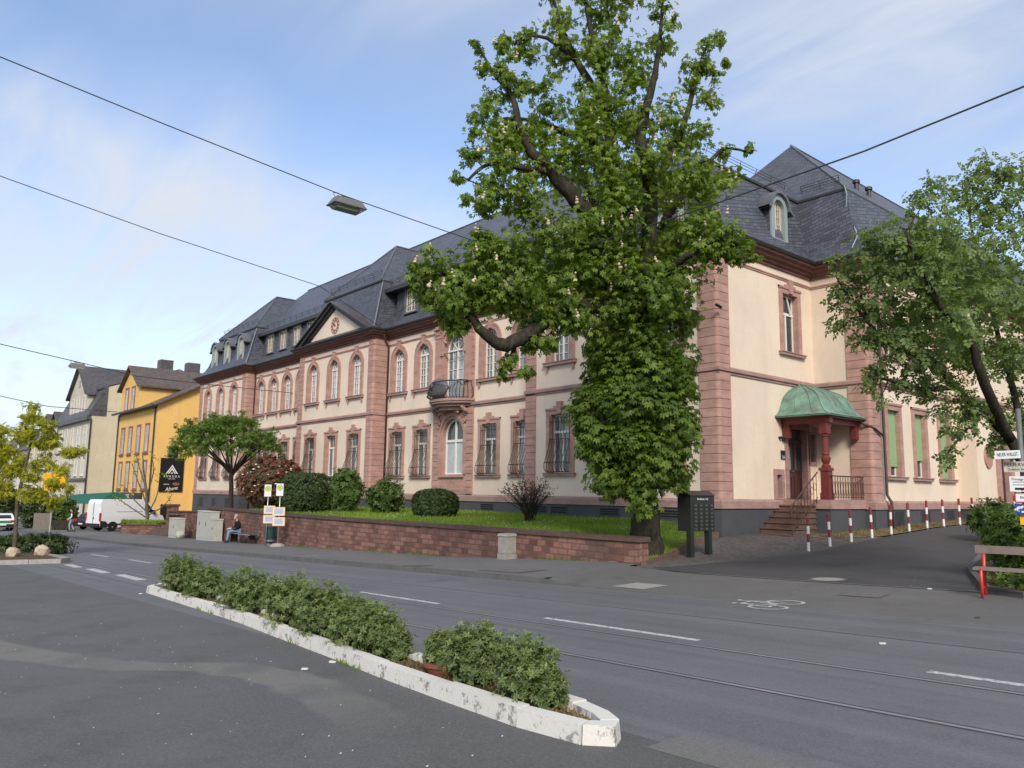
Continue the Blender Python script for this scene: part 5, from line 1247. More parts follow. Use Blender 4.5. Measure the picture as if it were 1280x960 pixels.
# ---- horse chestnut behind the wall end
def chestnut():
    D0 = 20.9
    def W(x, y, off=0): return at_depth(x, y, D0+off)
    b = W(808, 690); b.z = .1
    t = Tree('chestnut_tree', 'tall flowering chestnut tree with a leafy trunk at the end of the garden wall', b)
    t.limb([W(809,704),W(808,676),W(806,640),W(801,560),W(796,480),W(789,400),W(782,330),W(770,240),W(764,180),W(755,110),W(742,60),W(732,0),W(727,-30)], [.46,.41,.38,.34,.31,.29,.25,.20,.17,.12,.08,.05,.02], 12)
    t.limb([W(798,420),W(809,340,-.3),W(812,270,-.5),W(812,215,-.6),W(800,175,-.7),W(812,120,-.6),W(824,60,-.5),W(828,0,-.4)], [.24,.22,.20,.19,.14,.10,.06,.03])
    t.limb([W(788,380),W(770,320,-.5),W(735,268,-1),W(715,245,-1.2),W(690,215,-1.4),W(665,190,-1.5),W(650,160,-1.4),W(640,120,-1.2),W(616,90,-1),W(596,52,-1)], [.24,.22,.20,.20,.17,.13,.10,.07,.04,.02])
    t.limb([W(690,215,-1.4),W(650,210,-1.9),W(612,205,-2.2),W(585,225,-2.4)], [.10,.07,.05,.03])
    t.limb([W(790,400),W(745,382,-1),W(692,396,-1.8),W(650,424,-2.3),W(629,431,-2.5),W(605,416,-2.7),W(582,388,-2.8),W(562,352,-2.9),W(545,330,-2.9)], [.26,.23,.20,.17,.16,.13,.09,.06,.03])
    t.limb([W(645,425,-2.3),W(640,445,-2.2),W(632,462,-2.2)], [.08,.05,.02])
    t.limb([W(766,205),W(735,178,.6),W(697,162,1.0),W(660,150,1.2),W(628,148,1.3)], [.15,.13,.10,.06,.03])
    t.limb([W(752,125),W(722,78,.6),W(702,35,.9),W(690,-10,1)], [.13,.10,.06,.03]); t.limb([W(722,78,.6),W(684,48,.2),W(652,45,0)], [.07,.05,.02])
    t.limb([W(811,240,-.5),W(838,195,.2),W(858,145,.6),W(870,95,.8),W(886,50,.9)], [.13,.11,.08,.05,.02])
    t.limb([W(806,330),W(835,270,1),W(872,222,1.3),W(905,187,1.4),W(940,192,1.4)], [.14,.12,.08,.05,.02])
    t.limb([W(800,400),W(835,340,-1),W(868,315,-1.6),W(902,298,-2),W(930,310,-2.1)], [.13,.11,.08,.05,.02])
    t.limb([W(785,350),W(760,300,2),W(740,250,3),W(720,200,3.4)], [.18,.14,.10,.05]); t.limb([W(785,350),W(820,300,2),W(850,240,3),W(860,190,3.3)], [.16,.13,.09,.05])
    lower = [(800,600,36),(764,592,30),(834,588,30),(748,570,30),(800,570,46),(846,560,30),(735,528,26),(785,520,46),(838,515,36),(752,500,34),(810,470,48),(765,455,34),(850,455,26),(740,545,24),(855,520,20),(862,485,16),(770,545,40),(820,545,40),(805,610,22),(735,500,20),(780,480,40),(832,480,34)]
    for x, y, r in lower:
        for off in (-.95, .6): 
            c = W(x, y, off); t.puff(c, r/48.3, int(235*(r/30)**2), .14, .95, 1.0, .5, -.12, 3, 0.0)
    mid = [(855,412,26,0),(800,410,50,-1),(750,420,24,-1),(700,378,34,-1.8),(662,398,26,-2),(690,350,44,-1.2),(742,345,50,-1.2),(800,350,55,-1.2),(858,345,36,-1),(668,425,18,-2.2),(725,400,26,-1.6),(795,395,46,.6),(800,430,40,-.6),(835,380,36,-.6),(760,385,40,-.8),(770,420,30,.5),(640,446,15,-2.2),(655,462,13,-2.2),(630,470,10,-2.2),(690,430,16,-1.9),(888,312,26,-1.8),(928,312,14,-2.1),(905,290,24,-1.8),(862,290,42,-1),(780,285,52,-1),(722,292,46,-1.2),(672,302,40,-1.6),(632,322,32,-2.2),(592,334,32,-2.6),(552,335,26,-2.8),(522,352,13,-2.9),(532,338,12,-2.9),(566,372,32,-2.8),(606,378,30,-2.7),(558,402,18,-2.8),(575,410,14,-2.8),(635,362,30,-2.4),(660,340,30,-2.0),(545,372,20,-2.8),(520,335,9,-2.9),(940,320,10,-2.1),(700,320,36,0),(780,330,50,1.2),(830,310,46,1.2),(720,340,44,1),(610,300,18,-2.4),(650,380,24,-2.2),(615,350,26,-2.6)]
    upper = [(608,228,32,-2.2),(588,192,16,-2),(640,242,30,-1.8),(600,262,18,-2.3),(580,250,12,-2.4),(662,212,34,-1.5),(620,172,28,-1.7),(655,165,34,-1.2),(612,122,22,-1),(600,84,15,-1),(594,58,11,-1),(630,100,12,-1),(650,112,20,-.9),(690,132,32,.4),(700,195,40,-1),(750,185,50,-1),(800,205,50,-1),(850,212,46,-.4),(880,235,36,.4),(906,192,14,1.4),(936,186,11,1.4),(890,270,28,.5),(740,125,44,.2),(790,135,44,-.4),(832,155,40,0),(868,165,26,.6),(884,125,22,.8),(878,75,22,.9),(902,48,15,.9),(868,95,18,.8),(704,64,30,.6),(662,72,18,.2),(652,46,13,0),(628,62,8,0),(742,66,36,0),(790,75,36,-.3),(828,55,24,-.4),(822,18,18,-.4),(702,22,26,.8),(750,18,34,.2),(788,-5,28,0),(690,-10,20,1),(640,76,9,-.5),(574,225,10,-2.3),(595,150,12,-1.6),(670,110,16,0),(910,225,20,1),(895,95,14,.9),(908,75,10,.9),(735,-15,26,.4),(760,230,46,2.6),(700,230,36,2.8),(820,240,40,2.6),(850,180,34,3),(740,180,36,3),(790,160,36,2.4),(630,205,20,-2),(680,170,24,0)]
    for x, y, r, off in mid:
        c = W(x, y, off); t.puff(c, r/48.3, int(215*(r/30)**2)+11, .128, .8, .7, .2, .0, 4 if r > 20 else 2)
    for x, y, r, off in upper:
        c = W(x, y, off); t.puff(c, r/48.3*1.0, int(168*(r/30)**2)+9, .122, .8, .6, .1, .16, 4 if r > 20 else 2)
    # short leafy shoots all along the limbs
    for q, rr in [nd for nd in t.nodes if nd[1] < .26 and nd[0].z > 5.0 and rnd.random() < .13]:
        d = Vector((rnd.uniform(-1,1), rnd.uniform(-1,1), rnd.uniform(-.3,.9))).normalized(); c = q + d*rnd.uniform(.15,.5); t.puff(tuple(c), rnd.uniform(.22,.42), 30, .13, .85, .6, .15, .1, 1)
    P = t.finish(T_PALM, M['leaf_chestnut'], M['bark'])
    # upright flower panicles
    mb = MB(); pick = nrs.choice(len(P), 800, replace=False); 
    for i in pick:
        p = P[i]
        if p[2] < 5.6: continue
        if rnd.random() < .25: continue
        h = rnd.uniform(.14,.26); tx, ty = rnd.uniform(-.05,.05), rnd.uniform(-.05,.05)
        q = Vector(p)+Vector((0,0,.06)) + (Vector((0,0,EYE))-Vector(p)).normalized()*0
        for k in range(6):
            s_ = k/6; r = .050*(1-s_*.75); mb.ico((q.x+tx*s_+rnd.uniform(-.02,.02), q.y+ty*s_+rnd.uniform(-.02,.02), q.z+h*s_), r, 0, (1,1,1), .6) if k % 2 == 0 else None
    b_ = mb.build('blossom', M['blossom'], t.o, uv=False); b_['kind'] = 'stuff'
chestnut()
# ---- walnut by the driveway
def walnut():
    D0 = 14.5
    def W(x, y, off=0): return at_depth(x, y, D0+off)
    b = on_ground(1296, 700); b = W(1297, 640); b.z = Z(b.x, b.y)
    t = Tree('walnut_tree', 'broad walnut tree with pinnate leaves leaning over the driveway by the signs', b)
    base = Vector((b.x, b.y, b.z-.1))
    t.limb([base, W(1295,650), W(1288,600), W(1262,548), W(1228,514), W(1193,484), W(1160,445), W(1122,412), W(1082,392)], [.15,.13,.12,.095,.075,.055,.04,.03,.012], 10)
    t.limb([W(1288,600), W(1276,530,.3), W(1262,470,.5), W(1250,430,.7), W(1236,370,.8), W(1217,300,.8), W(1206,225,.8)], [.085,.07,.055,.045,.035,.025,.012])
    t.limb([W(1262,548), W(1230,480,-.8), W(1212,425,-1.0), W(1168,372,-1.5), W(1132,290,-1.6)], [.10,.09,.07,.05,.02])
    t.limb([W(1193,484), W(1150,486,-.5), W(1110,475,-.7), W(1085,470,-.7)], [.05,.04,.03,.015]); t.limb([W(1228,514), W(1205,540,-.6), W(1185,566,-.7)], [.04,.025,.012])
    t.limb([W(1288,600), W(1300,500,1), W(1310,400,1.4), W(1300,300,1.5)], [.14,.11,.08,.04]); t.limb([W(1160,445), W(1130,440,-.5), W(1100,420,-.7), W(1060,370,-.8), W(1045,345,-.8)], [.05,.04,.03,.02,.01])
    pf = [(1226,208,22,.8),(1250,212,20,.6),(1275,225,28,.6),(1198,235,24,.6),(1238,252,34,.5),(1158,240,12,-.6),(1150,262,22,-1),(1168,222,7,-.6),(1160,290,34,-1),(1200,302,42,-.4),(1258,312,46,.2),(1110,290,22,-1.4),(1086,300,12,-1.2),(1082,322,24,-1),(1122,332,36,-1.2),(1058,328,14,-.8),(1050,352,14,-.8),(1062,372,18,-.7),(1098,372,32,-.8),(1150,372,44,-1),(1210,372,46,-.4),(1262,382,46,.2),(1060,398,14,-.7),(1084,412,22,-.7),(1118,428,30,-.7),(1160,438,38,-.5),(1214,442,42,-.3),(1264,450,40,.2),(1072,432,11,-.7),(1092,456,14,-.7),(1084,480,10,-.7),(1102,498,8,-.7),(1130,478,20,-.5),(1172,492,22,-.3),(1220,505,26,-.2),(1262,520,22,.2),(1196,536,13,-.6),(1186,562,9,-.7),(1180,574,7,-.7),(1210,520,16,-.4),(1240,548,14,.2),(1200,395,24,-1.6),(1165,330,20,-1.8),(1305,280,50,1),(1310,380,56,1),(1312,480,44,.8),(1180,330,34,1.5),(1230,340,40,1.6),(1140,400,30,1.2),(1200,420,36,1.5),(1250,430,40,1.6),(1160,470,24,1),(1100,340,24,.6),(1145,318,24,-1.4),(1128,300,20,-1.4),(1275,560,10,.2)]
    for x, y, r, off in pf: t.puff(W(x, y, off), r/67.0, int(128*(r/30)**2)+7, .19, .85, .55, .15, .0, 5 if r > 18 else 2)
    t.finish(T_PINN, M['leaf_walnut'], M['bark'])
walnut()
# ---- globe tree on the lawn
def globe():
    b = at_v(290, 640, 18.2); b.z = zl(b.x, b.y)-.05; D0 = (b-Vector((0,0,EYE))).dot(FW)
    def W(x, y, off=0): return at_depth(x, y, D0+off)
    t = Tree('globe_tree', 'umbrella crowned tree with slender trunk on the lawn beside the red bush', b)
    t.limb([b, W(289,640), W(289,600), W(290,590)], [.16,.15,.14,.16], 8)
    for k in range(15):
        a = 2*math.pi*k/15+rnd.random()*.3; ex, of = 62*math.cos(a), 2.2*math.sin(a)
        e2 = rnd.uniform(.75,1.0); t.limb([W(290,594), W(290+ex*.22, 580, of*.22), W(290+ex*.55, 566-10*rnd.random(), of*.55+rnd.uniform(-.3,.3)), W(290+ex*e2, 550-16*rnd.random(), of*e2)], [.075,.055,.032,.012], 5)
    for k in range(230):
        a = rnd.random()*2*math.pi; q = rnd.random()**.5; x = 283+74*q*math.cos(a); of = 2.75*q*math.sin(a); h = math.sqrt(max(0, 1-q*q)); y = 562 - 45*h*(.30+.70*rnd.random()**.7) + 8*(q**3) + rnd.uniform(-4,8)
        t.puff(W(x, y, of), .38, 46, .10, .6, .55, .1, .1, 2)
    t.finish(T_TUFT, M['leaf_globe'], M['bark'])
globe()
def yellow_tree(x0, label, D0, pf, tr):
    def W(x, y, off=0): return at_depth(x, y, D0+off)
    b = W(*tr[0]); b.z = Z(b.x, b.y)
    t = Tree('locust_tree', label, b, 'yellow leaved street trees on the far island')
    t.limb([b]+[W(*q) for q in tr[1:]], [.10]+[.09-.06*k/len(tr) for k in range(1, len(tr))], 7)
    for x, y, r, of in pf: t.puff(W(x, y, of), r*D0/976, int(130*(r/12)**2)+16, .19*D0/30, .6, .3, .1, .05, 3)
    t.finish(T_FEATH, M['leaf_yellow'], M['bark_pale'])
yellow_tree(20, 'young street tree with airy yellow green leaves on the island with boulders', 31.5,
  [(40,508,8,0),(46,522,10,0),(34,530,12,.4),(55,535,12,-.4),(20,545,13,.3),(42,552,14,0),(66,552,12,-.3),(85,562,11,-.5),(100,565,7,-.5),(10,565,12,.4),(30,572,14,.4),(56,575,13,0),(78,585,11,-.3),(18,592,13,.3),(42,596,13,0),(66,602,11,-.3),(84,606,8,-.4),(30,615,10,0),(52,618,10,0),(70,622,9,-.2),(-5,550,14,.5),(-6,580,14,.5),(-4,605,12,.4),(36,624,5,-.3),(70,630,6,0),(8,615,8,.4)],
  [(18,692),(20,660),(22,625),(30,590),(38,555),(42,520)])
yellow_tree(-30, 'yellow green street tree mostly cut off by the left picture edge', 42,
  [(3,535,9,0),(-8,545,14,0),(6,560,10,0),(2,585,11,0),(-14,570,16,0),(5,605,9,0),(-10,600,14,0),(-18,540,12,0),(-25,585,15,0)], [(-20,670),(-20,630),(-18,590),(-14,550)])
def bare_tree():
    b = at_depth(184, 656, 60); t = Tree('young_tree', 'young sparse tree with few new leaves, in the raised grass bed by the white van', b)
    W = lambda x, y, of=0: at_depth(x, y, 60+of)
    t.limb([b, W(184,640), W(183,615), W(180,590), W(178,565)], [.16,.14,.10,.06,.03], 6)
    for (x0,y0),(x1,y1),(x2,y2) in (((184,642),(196,620),(200,590)),((184,640),(168,625),(155,608)),((183,630),(172,600),(165,580)),((184,648),(160,632),(145,622)),((183,620),(192,590),(190,572)),((184,645),(205,632),(215,618)),((183,612),(176,590),(170,568))):
        of = rnd.uniform(-1,1); t.limb([W(x0,y0),W(x1,y1,of*.5),W(x2,y2,of)], [.06,.045,.02], 5); t.puff(W(x2,y2,of), .5, 10, .28, .9, .4, 0, .1, 2); t.puff(W((x1+x2)/2,(y1+y2)/2,of*.7), .45, 5, .26, .9, .4, 0, .1, 1)
    t.finish(T_LEAF, M['leaf_yellow'], M['bark_pale'])
bare_tree()
# ---- shrubs
def shrub(name, label, c, rad, n, size, mat, T=T_TUFT, up=.35, core=.80, noise=.16, power=2.0, stems=0, cat='shrub', group=None, zmin=None, lobes=0, tone=(.45,.24), corem=None, flat_top=False):
    c = Vector(c); rad = np.array(rad); base = Vector((c.x, c.y, c.z-rad[2]))
    o = thing(name, label, cat, base, group); L = np.array(base)
    lob = [(np.array([0,0,0.]), 1.0 if lobes == 0 or name == 'evergreen_shrub' else .86)]
    for _ in range(lobes): d = rdir(1)[0]; d[2] = abs(d[2])*.7; lob.append((d*(.55 if name == 'evergreen_shrub' else .48), rnd.uniform(.40,.56)))
    Ps, Ns = [], []
    for lc, ls in lob:
        m = int(n*(ls**2)/sum(q[1]**2 for q in lob)); d = rdir(m)
        if power != 2: k = (np.abs(d)**power).sum(1)**(-1/power); d = d*k[:,None]
        ph = np.sin(d@np.array([[5.1,2.3,3.7]]).T*1.0+c.x)[:,0]*np.sin(d@np.array([[2.9,-4.7,4.1]]).T+c.y)[:,0]
        rr = (1 + noise*ph + noise*.6*nrs.normal(0,1,m))*np.where(nrs.rand(m) < .72, 1, nrs.uniform(.6,1,m))
        Ps.append(lc + d*ls*rr[:,None]); Ns.append(d)
    P = np.concatenate(Ps)*rad; D_ = np.concatenate(Ns)/rad; out = unit(D_)
    keep = P[:,2] > -rad[2]*.97; P = P[keep]; out = out[keep]
    N = unit(out*.7 + np.array([0,0,up]) + nrs.normal(0,.3,P.shape)); D = unit(out*.6 + np.array([0,0,.3]) + nrs.normal(0,.6,P.shape)); m = len(P)
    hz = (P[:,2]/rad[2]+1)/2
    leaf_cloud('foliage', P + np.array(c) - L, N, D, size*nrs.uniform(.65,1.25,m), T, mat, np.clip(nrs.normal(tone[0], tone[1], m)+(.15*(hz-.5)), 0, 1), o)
    if name == 'evergreen_shrub':
        q = 95; d = rdir(q); d[:,2] = np.abs(d[:,2])*.8+.35; base_p = np.array(c)+unit(d)*rad*.8; ln_ = nrs.uniform(.25,.95,q)*rad[2]*.75
        PP = np.concatenate([base_p + unit(d*np.array([.5,.5,1.2]))*(ln_*t)[:,None] for t in (.15,.45,.75,1.0)]); m2 = len(PP)
        leaf_cloud('sprig', PP - L, unit(nrs.normal(0,.5,(m2,3))+np.array([0,0,.8])), rdir(m2), size*nrs.uniform(.6,1.0,m2), T, mat, np.clip(nrs.normal(.65,.2,m2),0,1), o)
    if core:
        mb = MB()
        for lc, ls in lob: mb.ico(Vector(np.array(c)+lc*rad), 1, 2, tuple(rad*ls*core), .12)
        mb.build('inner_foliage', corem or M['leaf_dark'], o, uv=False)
    if stems or not core:
        mb = MB()
        for _ in range(stems or 12):
            a = rnd.random()*6.283; q = rnd.random()**.6; e = Vector((c.x+rad[0]*q*math.cos(a)*.9, c.y+rad[1]*q*math.sin(a)*.9, c.z+rad[2]*rnd.uniform(-.1,.75)))
            s0 = base + Vector((rnd.uniform(-.12,.12)*rad[0], rnd.uniform(-.12,.12)*rad[1], -.05)); mid_ = s0.lerp(e, .5)+Vector((0,0,.12*rad[2])); mb.tube([s0, mid_, e], [.022,.015,.006], 5)
        mb.build('stem', M['bark'], o, uv=False)
    return o
def lawn_at(x, y, v): p = at_v(x, y, v); p.z = zl(p.x, p.y); return p
def shrub_px(name, label, x0, x1, ytop, v, dep, n, size, mat, **k):
    a, b = at_v(x0, 620, v), at_v(x1, 620, v); top = at_v((x0+x1)/2, ytop, v).z; c = (a+b)/2; zb = zl(c.x, v) - .05
    # silhouette seen obliquely: keep width across the line of sight
    vw = Vector((c.x, c.y, 0)).normalized(); w = abs((b-a).dot(Vector((vw.y, -vw.x, 0))))/2
    c.z = (top+zb)/2; return shrub(name, label, c, (w, min(w, dep) if dep else w, (top-zb)/2), n, size, mat, **k)
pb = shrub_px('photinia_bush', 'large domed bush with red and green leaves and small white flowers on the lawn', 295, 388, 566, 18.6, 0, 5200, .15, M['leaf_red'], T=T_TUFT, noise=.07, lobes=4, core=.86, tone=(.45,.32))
mb = MB()
for _ in range(150):
    d = rdir(1)[0]
    if d[1] > .5 or d[2] > .8 or d[2] < -.35: continue
    bb = [v for v in pb.children if v.name.startswith('foliage')][0].dimensions; c_ = Vector(pb.location)+Vector((0,0,bb[2]*.46)); mb.ico((c_.x+d[0]*bb[0]*.465, c_.y+d[1]*bb[1]*.465, c_.z+d[2]*bb[2]*.44), rnd.uniform(.04,.085), 1, (1,1,.5), .4)
w_ = mb.build('blossom', M['blossom_white'], pb, uv=False); w_['kind'] = 'stuff'
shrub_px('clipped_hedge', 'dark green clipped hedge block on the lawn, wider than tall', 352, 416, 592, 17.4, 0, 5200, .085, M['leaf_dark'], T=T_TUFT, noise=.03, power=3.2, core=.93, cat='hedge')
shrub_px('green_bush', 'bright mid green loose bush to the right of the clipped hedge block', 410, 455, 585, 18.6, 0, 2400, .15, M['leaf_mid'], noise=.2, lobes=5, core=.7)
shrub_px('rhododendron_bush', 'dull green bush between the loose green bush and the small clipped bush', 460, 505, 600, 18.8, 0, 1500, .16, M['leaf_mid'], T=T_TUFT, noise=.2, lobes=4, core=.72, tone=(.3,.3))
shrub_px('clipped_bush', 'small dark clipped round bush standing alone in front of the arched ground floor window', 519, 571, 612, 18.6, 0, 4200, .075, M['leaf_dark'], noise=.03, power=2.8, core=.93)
def bare_shrub():
    c = lawn_at(662, 648, 19.0); o = thing('bare_branched_shrub', 'bare branched shrub with red leaf tips on the lawn between clipped bush and chestnut', 'shrub', c)
    mb = MB(); tips = []
    for k in range(46):
        a = rnd.random()*6.283; sp = rnd.uniform(.3,1.15); h = rnd.uniform(.7,1.5); s0 = c+Vector((rnd.uniform(-.12,.12),rnd.uniform(-.12,.12),-.05)); m = s0+Vector((math.cos(a)*sp*.35,math.sin(a)*sp*.35,h*.55)); e = s0+Vector((math.cos(a)*sp,math.sin(a)*sp,h))
        mb.tube([s0,m,e],[.020,.013,.006],5,False); tips.append(e)
        for q in range(7):
            t = rnd.uniform(.35,1); p = s0.lerp(m,t*2) if t < .5 else m.lerp(e,(t-.5)*2); f = p+Vector((rnd.uniform(-.3,.3),rnd.uniform(-.3,.3),rnd.uniform(.05,.35))); mb.tube([p,f],[.007,.003],4,False); tips.append(f)
    mb.build('stem', M['bark'], o, uv=False)
    T = np.array([t for t in tips if (t-c).z > .75+.3*rnd.random() and (t.x < c.x+.5)]); T = np.repeat(T, 5, 0)+nrs.normal(0,.05,(len(T)*5,3)); n = len(T)
    leaf_cloud('foliage', T-np.array(c), rdir(n)+np.array([0,0,.5]), rdir(n), nrs.uniform(.05,.10,n), T_LEAF, M['leaf_red'], nrs.rand(n), o)
bare_shrub()
# white flowers scattered over the photinia
# island shrubs
isl = [(228,727,30,16,22),(262,738,26,13,20),(300,752,34,18,26),(345,768,36,20,32),(392,782,38,20,36),(440,795,36,18,34),(478,800,30,18,30),(502,812,20,12,20),(572,826,22,14,26),(592,838,40,22,40),(640,862,42,24,42),(676,872,26,16,26)]
ilab = ['dark green shrub at the far end of the kerbed island','low green shrub second from the far end of the kerbed island','leafy green shrub in the far half of the island, third from the far end','green shrub in the far half of the island, fourth from the far end','bushy light green shrub near the middle of the island, fifth from its far end','light green shrub in the middle of the island, sixth from its far end','green shrub in the middle of the island, seventh from its far end','small low shrub just beyond the clay pot on the island','low shrub beside the clay pot on the island','tall twiggy shrub in the near half of the island, right of the clay pot one','large spreading island shrub, last but one before the bare soil tip','small shrub nearest to the bare soil tip of the island']
for (x, y, wpx, hb, ht), lab in zip(isl, ilab):
    g = on_ground(x, y+hb*.75, lambda u, v: Z(u, v)+.08); k = (g-Vector((0,0,EYE))).dot(FW)
    # keep each plant inside the kerbs
    vm = np.interp(-g.x, [4, 8.4, 12, 17.8], [4.42, 4.76, 5.12, 5.52]); g = Vector((g.x, lerp(g.y, vm, .8), 0)); g.z = Z(g.x, g.y)+.08
    h = (ht+hb)*k/976*1.0; r = min(wpx*k/976*.92, .74)
    shrub('evergreen_shrub', lab, (g.x, g.y, g.z+h*.5), (r*1.05, min(r*.85, .36), h*.52), int(1700+1500*r), .034+.0012*k, M['leaf_island'], T=T_TUFT, noise=.36, lobes=11, core=.38, stems=34, group='evergreen shrubs on the kerbed island', up=.6, tone=(rnd.uniform(.35,.62),.26))
# far island low plants
for k, (x, lab) in enumerate(((2,'low grey green shrub at the left picture edge on the far island'),(26,'low grey green shrub between the two boulders on the far island'),(58,'low shrub at the tip of the far island, right of the second boulder'))):
    g = at_depth(x, 691, 33.2); g.z = Z(g.x, g.y)+.3
    shrub('evergreen_shrub', lab, g, (.95,.9,.42), 700, .13, M['leaf_dark'], noise=.2, lobes=4, core=.7, group='low shrubs on the far island', tone=(.75,.25))
# right hedge and ground cover by the red bench
h1 = at_depth(1282, 690, 16.0); zb = Z(h1.x, h1.y)
shrub('hedge', 'rounded bright green leafy hedge behind the red bench', (h1.x+.42, h1.y+.15, zb+.70), (1.2,1.4,.80), 5200, .105, M['leaf_hedge'], noise=.06, power=2.8, core=.9, cat='hedge', lobes=2)
h2 = at_depth(1212+15, 655, 25); h2 = at_depth(1245, 632, 23.5)
shrub('green_bush', 'small bush behind the hedge near the last bollards', (h2.x, h2.y, Z(h2.x, h2.y)+.62), (.8,.8,.66), 1400, .10, M['leaf_mid'], noise=.15, lobes=3, core=.8)
g3 = at_depth(1275, 735, 13.6); 
shrub('ground_cover', 'low leafy ground cover under the red bench', (g3.x+.85, g3.y+.3, Z(g3.x,g3.y)+.12), (1.5,.9,.26), 1700, .09, M['leaf_hedge'], noise=.2, lobes=5, core=.6, cat='ground cover')
# far left hedge mass in front of the houses
for x0, x1, yt, k, lab in ((25,62,612,72,'tall dark green conifer hedge at the far left, left of the wooden gate'),(64,96,624,68,'leafy green hedge with wooden fence in front, left of the walking person'),(-15,22,606,80,'dark green hedge at the far left picture edge, behind the vehicle')):
    c = at_depth((x0+x1)/2, 640, k); zb = Z(c.x, c.y)+.1; top = at_depth((x0+x1)/2, yt, k).z; w = (x1-x0)/2*k/976
    shrub('far_hedge', lab, (c.x, c.y, (zb+top)/2), (w*.9, w*.9, (top-zb)/2), 1500, .30, M['leaf_dark'] if x0 != 64 else M['leaf_mid'], noise=.14, lobes=4, core=.85, cat='hedge', power=2.6)
# ------------------------------------------------------------------ street furniture and small things
def text(s, size, mat, parent, loc, xdir, ndir, name='lettering', ext=.002, align='CENTER', shear=0.0, sx=1.0):
    cu = bpy.data.curves.new(name, 'FONT'); cu.body = s; cu.size = size; cu.extrude = ext; cu.align_x = align; cu.align_y = 'CENTER'; cu.shear = shear; cu.resolution_u = 3
    tmp = bpy.data.objects.new(name, cu); COL.objects.link(tmp); bpy.context.view_layer.update(); me = bpy.data.meshes.new_from_object(tmp); bpy.data.objects.remove(tmp); me.materials.clear(); me.materials.append(mat); o = bpy.data.objects.new(name, me); COL.objects.link(o)
    x = Vector(xdir).normalized(); n = Vector(ndir).normalized(); y = n.cross(x).normalized()
    mw = Matrix((x*sx, y, n)).transposed().to_4x4(); off = Vector((0,0,0)); q = parent
    while q is not None: off += Vector(q.location); q = q.parent
    mw.translation = Vector(loc)-off; o.parent = parent; o.matrix_local = mw
    return o
# bollards along the driveway verge
def bollards():
    mb = MB(); n = 10; r = .042
    def ring(z0, z1, cap=False):
        prof = [(r, z0), (r, z1)] + ([(r*.7, z1+.018), (.004, z1+.026)] if cap else [])
        mb.lathe((0,0,0), prof, n)
    o = thing('bollard', '', 'bollard', (0,0,0), 'red and white bollards along the driveway')
    for z0, z1 in ((-.1,.235),(.47,.70)): mb = MB(); ring(z0, z1); mb.build('white_band', M['bollard_white'], o, uv=False)
    r = .0425; mb = MB(); ring(.235, .47); mb.build('red_band', M['bollard_red'], o, uv=False); mb = MB(); ring(.70, .93, True); mb.build('red_band', M['bollard_red'], o, uv=False)
    spots = [(-11.93,21.6),(-11.9,22.8),(-11.9,24.15),(-11.9,25.55),(-11.9,26.95),(-11.9,28.35),(-11.88,29.8),(-11.85,31.2),(-11.82,32.65),(-11.8,34.0),(-11.75,35.4),(-11.7,36.8),(-11.65,38.3)]
    nth = ['nearest to the street, in front of the porch steps','second from the street, with a worn grey top','third from the street, left of the dark pier','fourth from the street, in front of the sandstone pier','fifth from the street, beside the downpipe','sixth from the street, right of the downpipe','seventh from the street, below the first shuttered window','eighth from the street, below the second shuttered window','ninth from the street, below the third shuttered window','tenth from the street','eleventh from the street, by the pale wall step','twelfth from the street, by the rear door','last one, mostly behind the bush']
    for k, ((u, v), t) in enumerate(zip(spots, nth)):
        b = o if k == 0 else copy_tree(o); b.location = (u, v, ZS(u, v)+.03); b['label'] = 'red and white bollard ' + t
        b.rotation_euler = (rnd.uniform(-.02,.02), rnd.uniform(-.03,.02), 0)
bollards()
# bank of letterboxes on two legs
def mailbox():
    u0, u1, v0, v1 = -13.72, -13.28, 17.85, 18.95; zg = Z(-13.4, 18.2); z0, z1 = zg+.68, zg+1.66
    o = thing('letterbox_cabinet', 'dark free standing letterbox cabinet on two legs on the setts by the pier', 'letterbox', (-13.45, 18.3, zg))
    mb = MB(); mb.box(u0, u1, v0, v1, z0, z1)
    mb.hexa([(u0-.04,v0-.04,z1),(u1+.04,v0-.04,z1),(u1+.04,v1+.04,z1),(u0-.04,v1+.04,z1),((u0+u1)/2-.02,v0-.04,z1+.13),((u0+u1)/2+.02,v0-.04,z1+.13),((u0+u1)/2+.02,v1+.04,z1+.13),((u0+u1)/2-.02,v1+.04,z1+.13)])
    mb.build('cabinet', M['mailbox'], o)
    for v in (v0-.02, v1-.30): mb = MB(); mb.box(u1-.14, u1+.01, v, v+.15, zg-.1, z0 if v > v0 else z0+.3); mb.build('leg', M['mailbox'], o)
    pl = side(u1)
    mb = MB(); mc = MB()
    for r in range(7):
        for c in range(4):
            a, z = v0+.12+c*.245, z1-.24-r*.108; mb.pbox(pl, a, a+.215, z-.085, z+.005, 0, .012); mc.pbox(pl, a+.05, a+.16, z-.035, z-.02, .012, .016); mc.pbox(pl, a+.10, a+.12, z-.065, z-.05, .012, .018)
    mb.build('letterbox_door', M['mailbox'], o); mc.build('name_slot', M['mailslot'], o)
    text('Briefkasten 1-28', .075, M['letter_white'], o, (u1+.006, (v0+v1)/2, z1-.10), (0,1,0), (1,0,0))
mailbox()
g = on_ground(622, 700); 
o = thing('stone_post', 'squat weathered concrete post standing against the garden wall', 'post', (g.x, 15.08, ZS(g.x, 15)))
mb = MB(); z = o.location.z; x = g.x
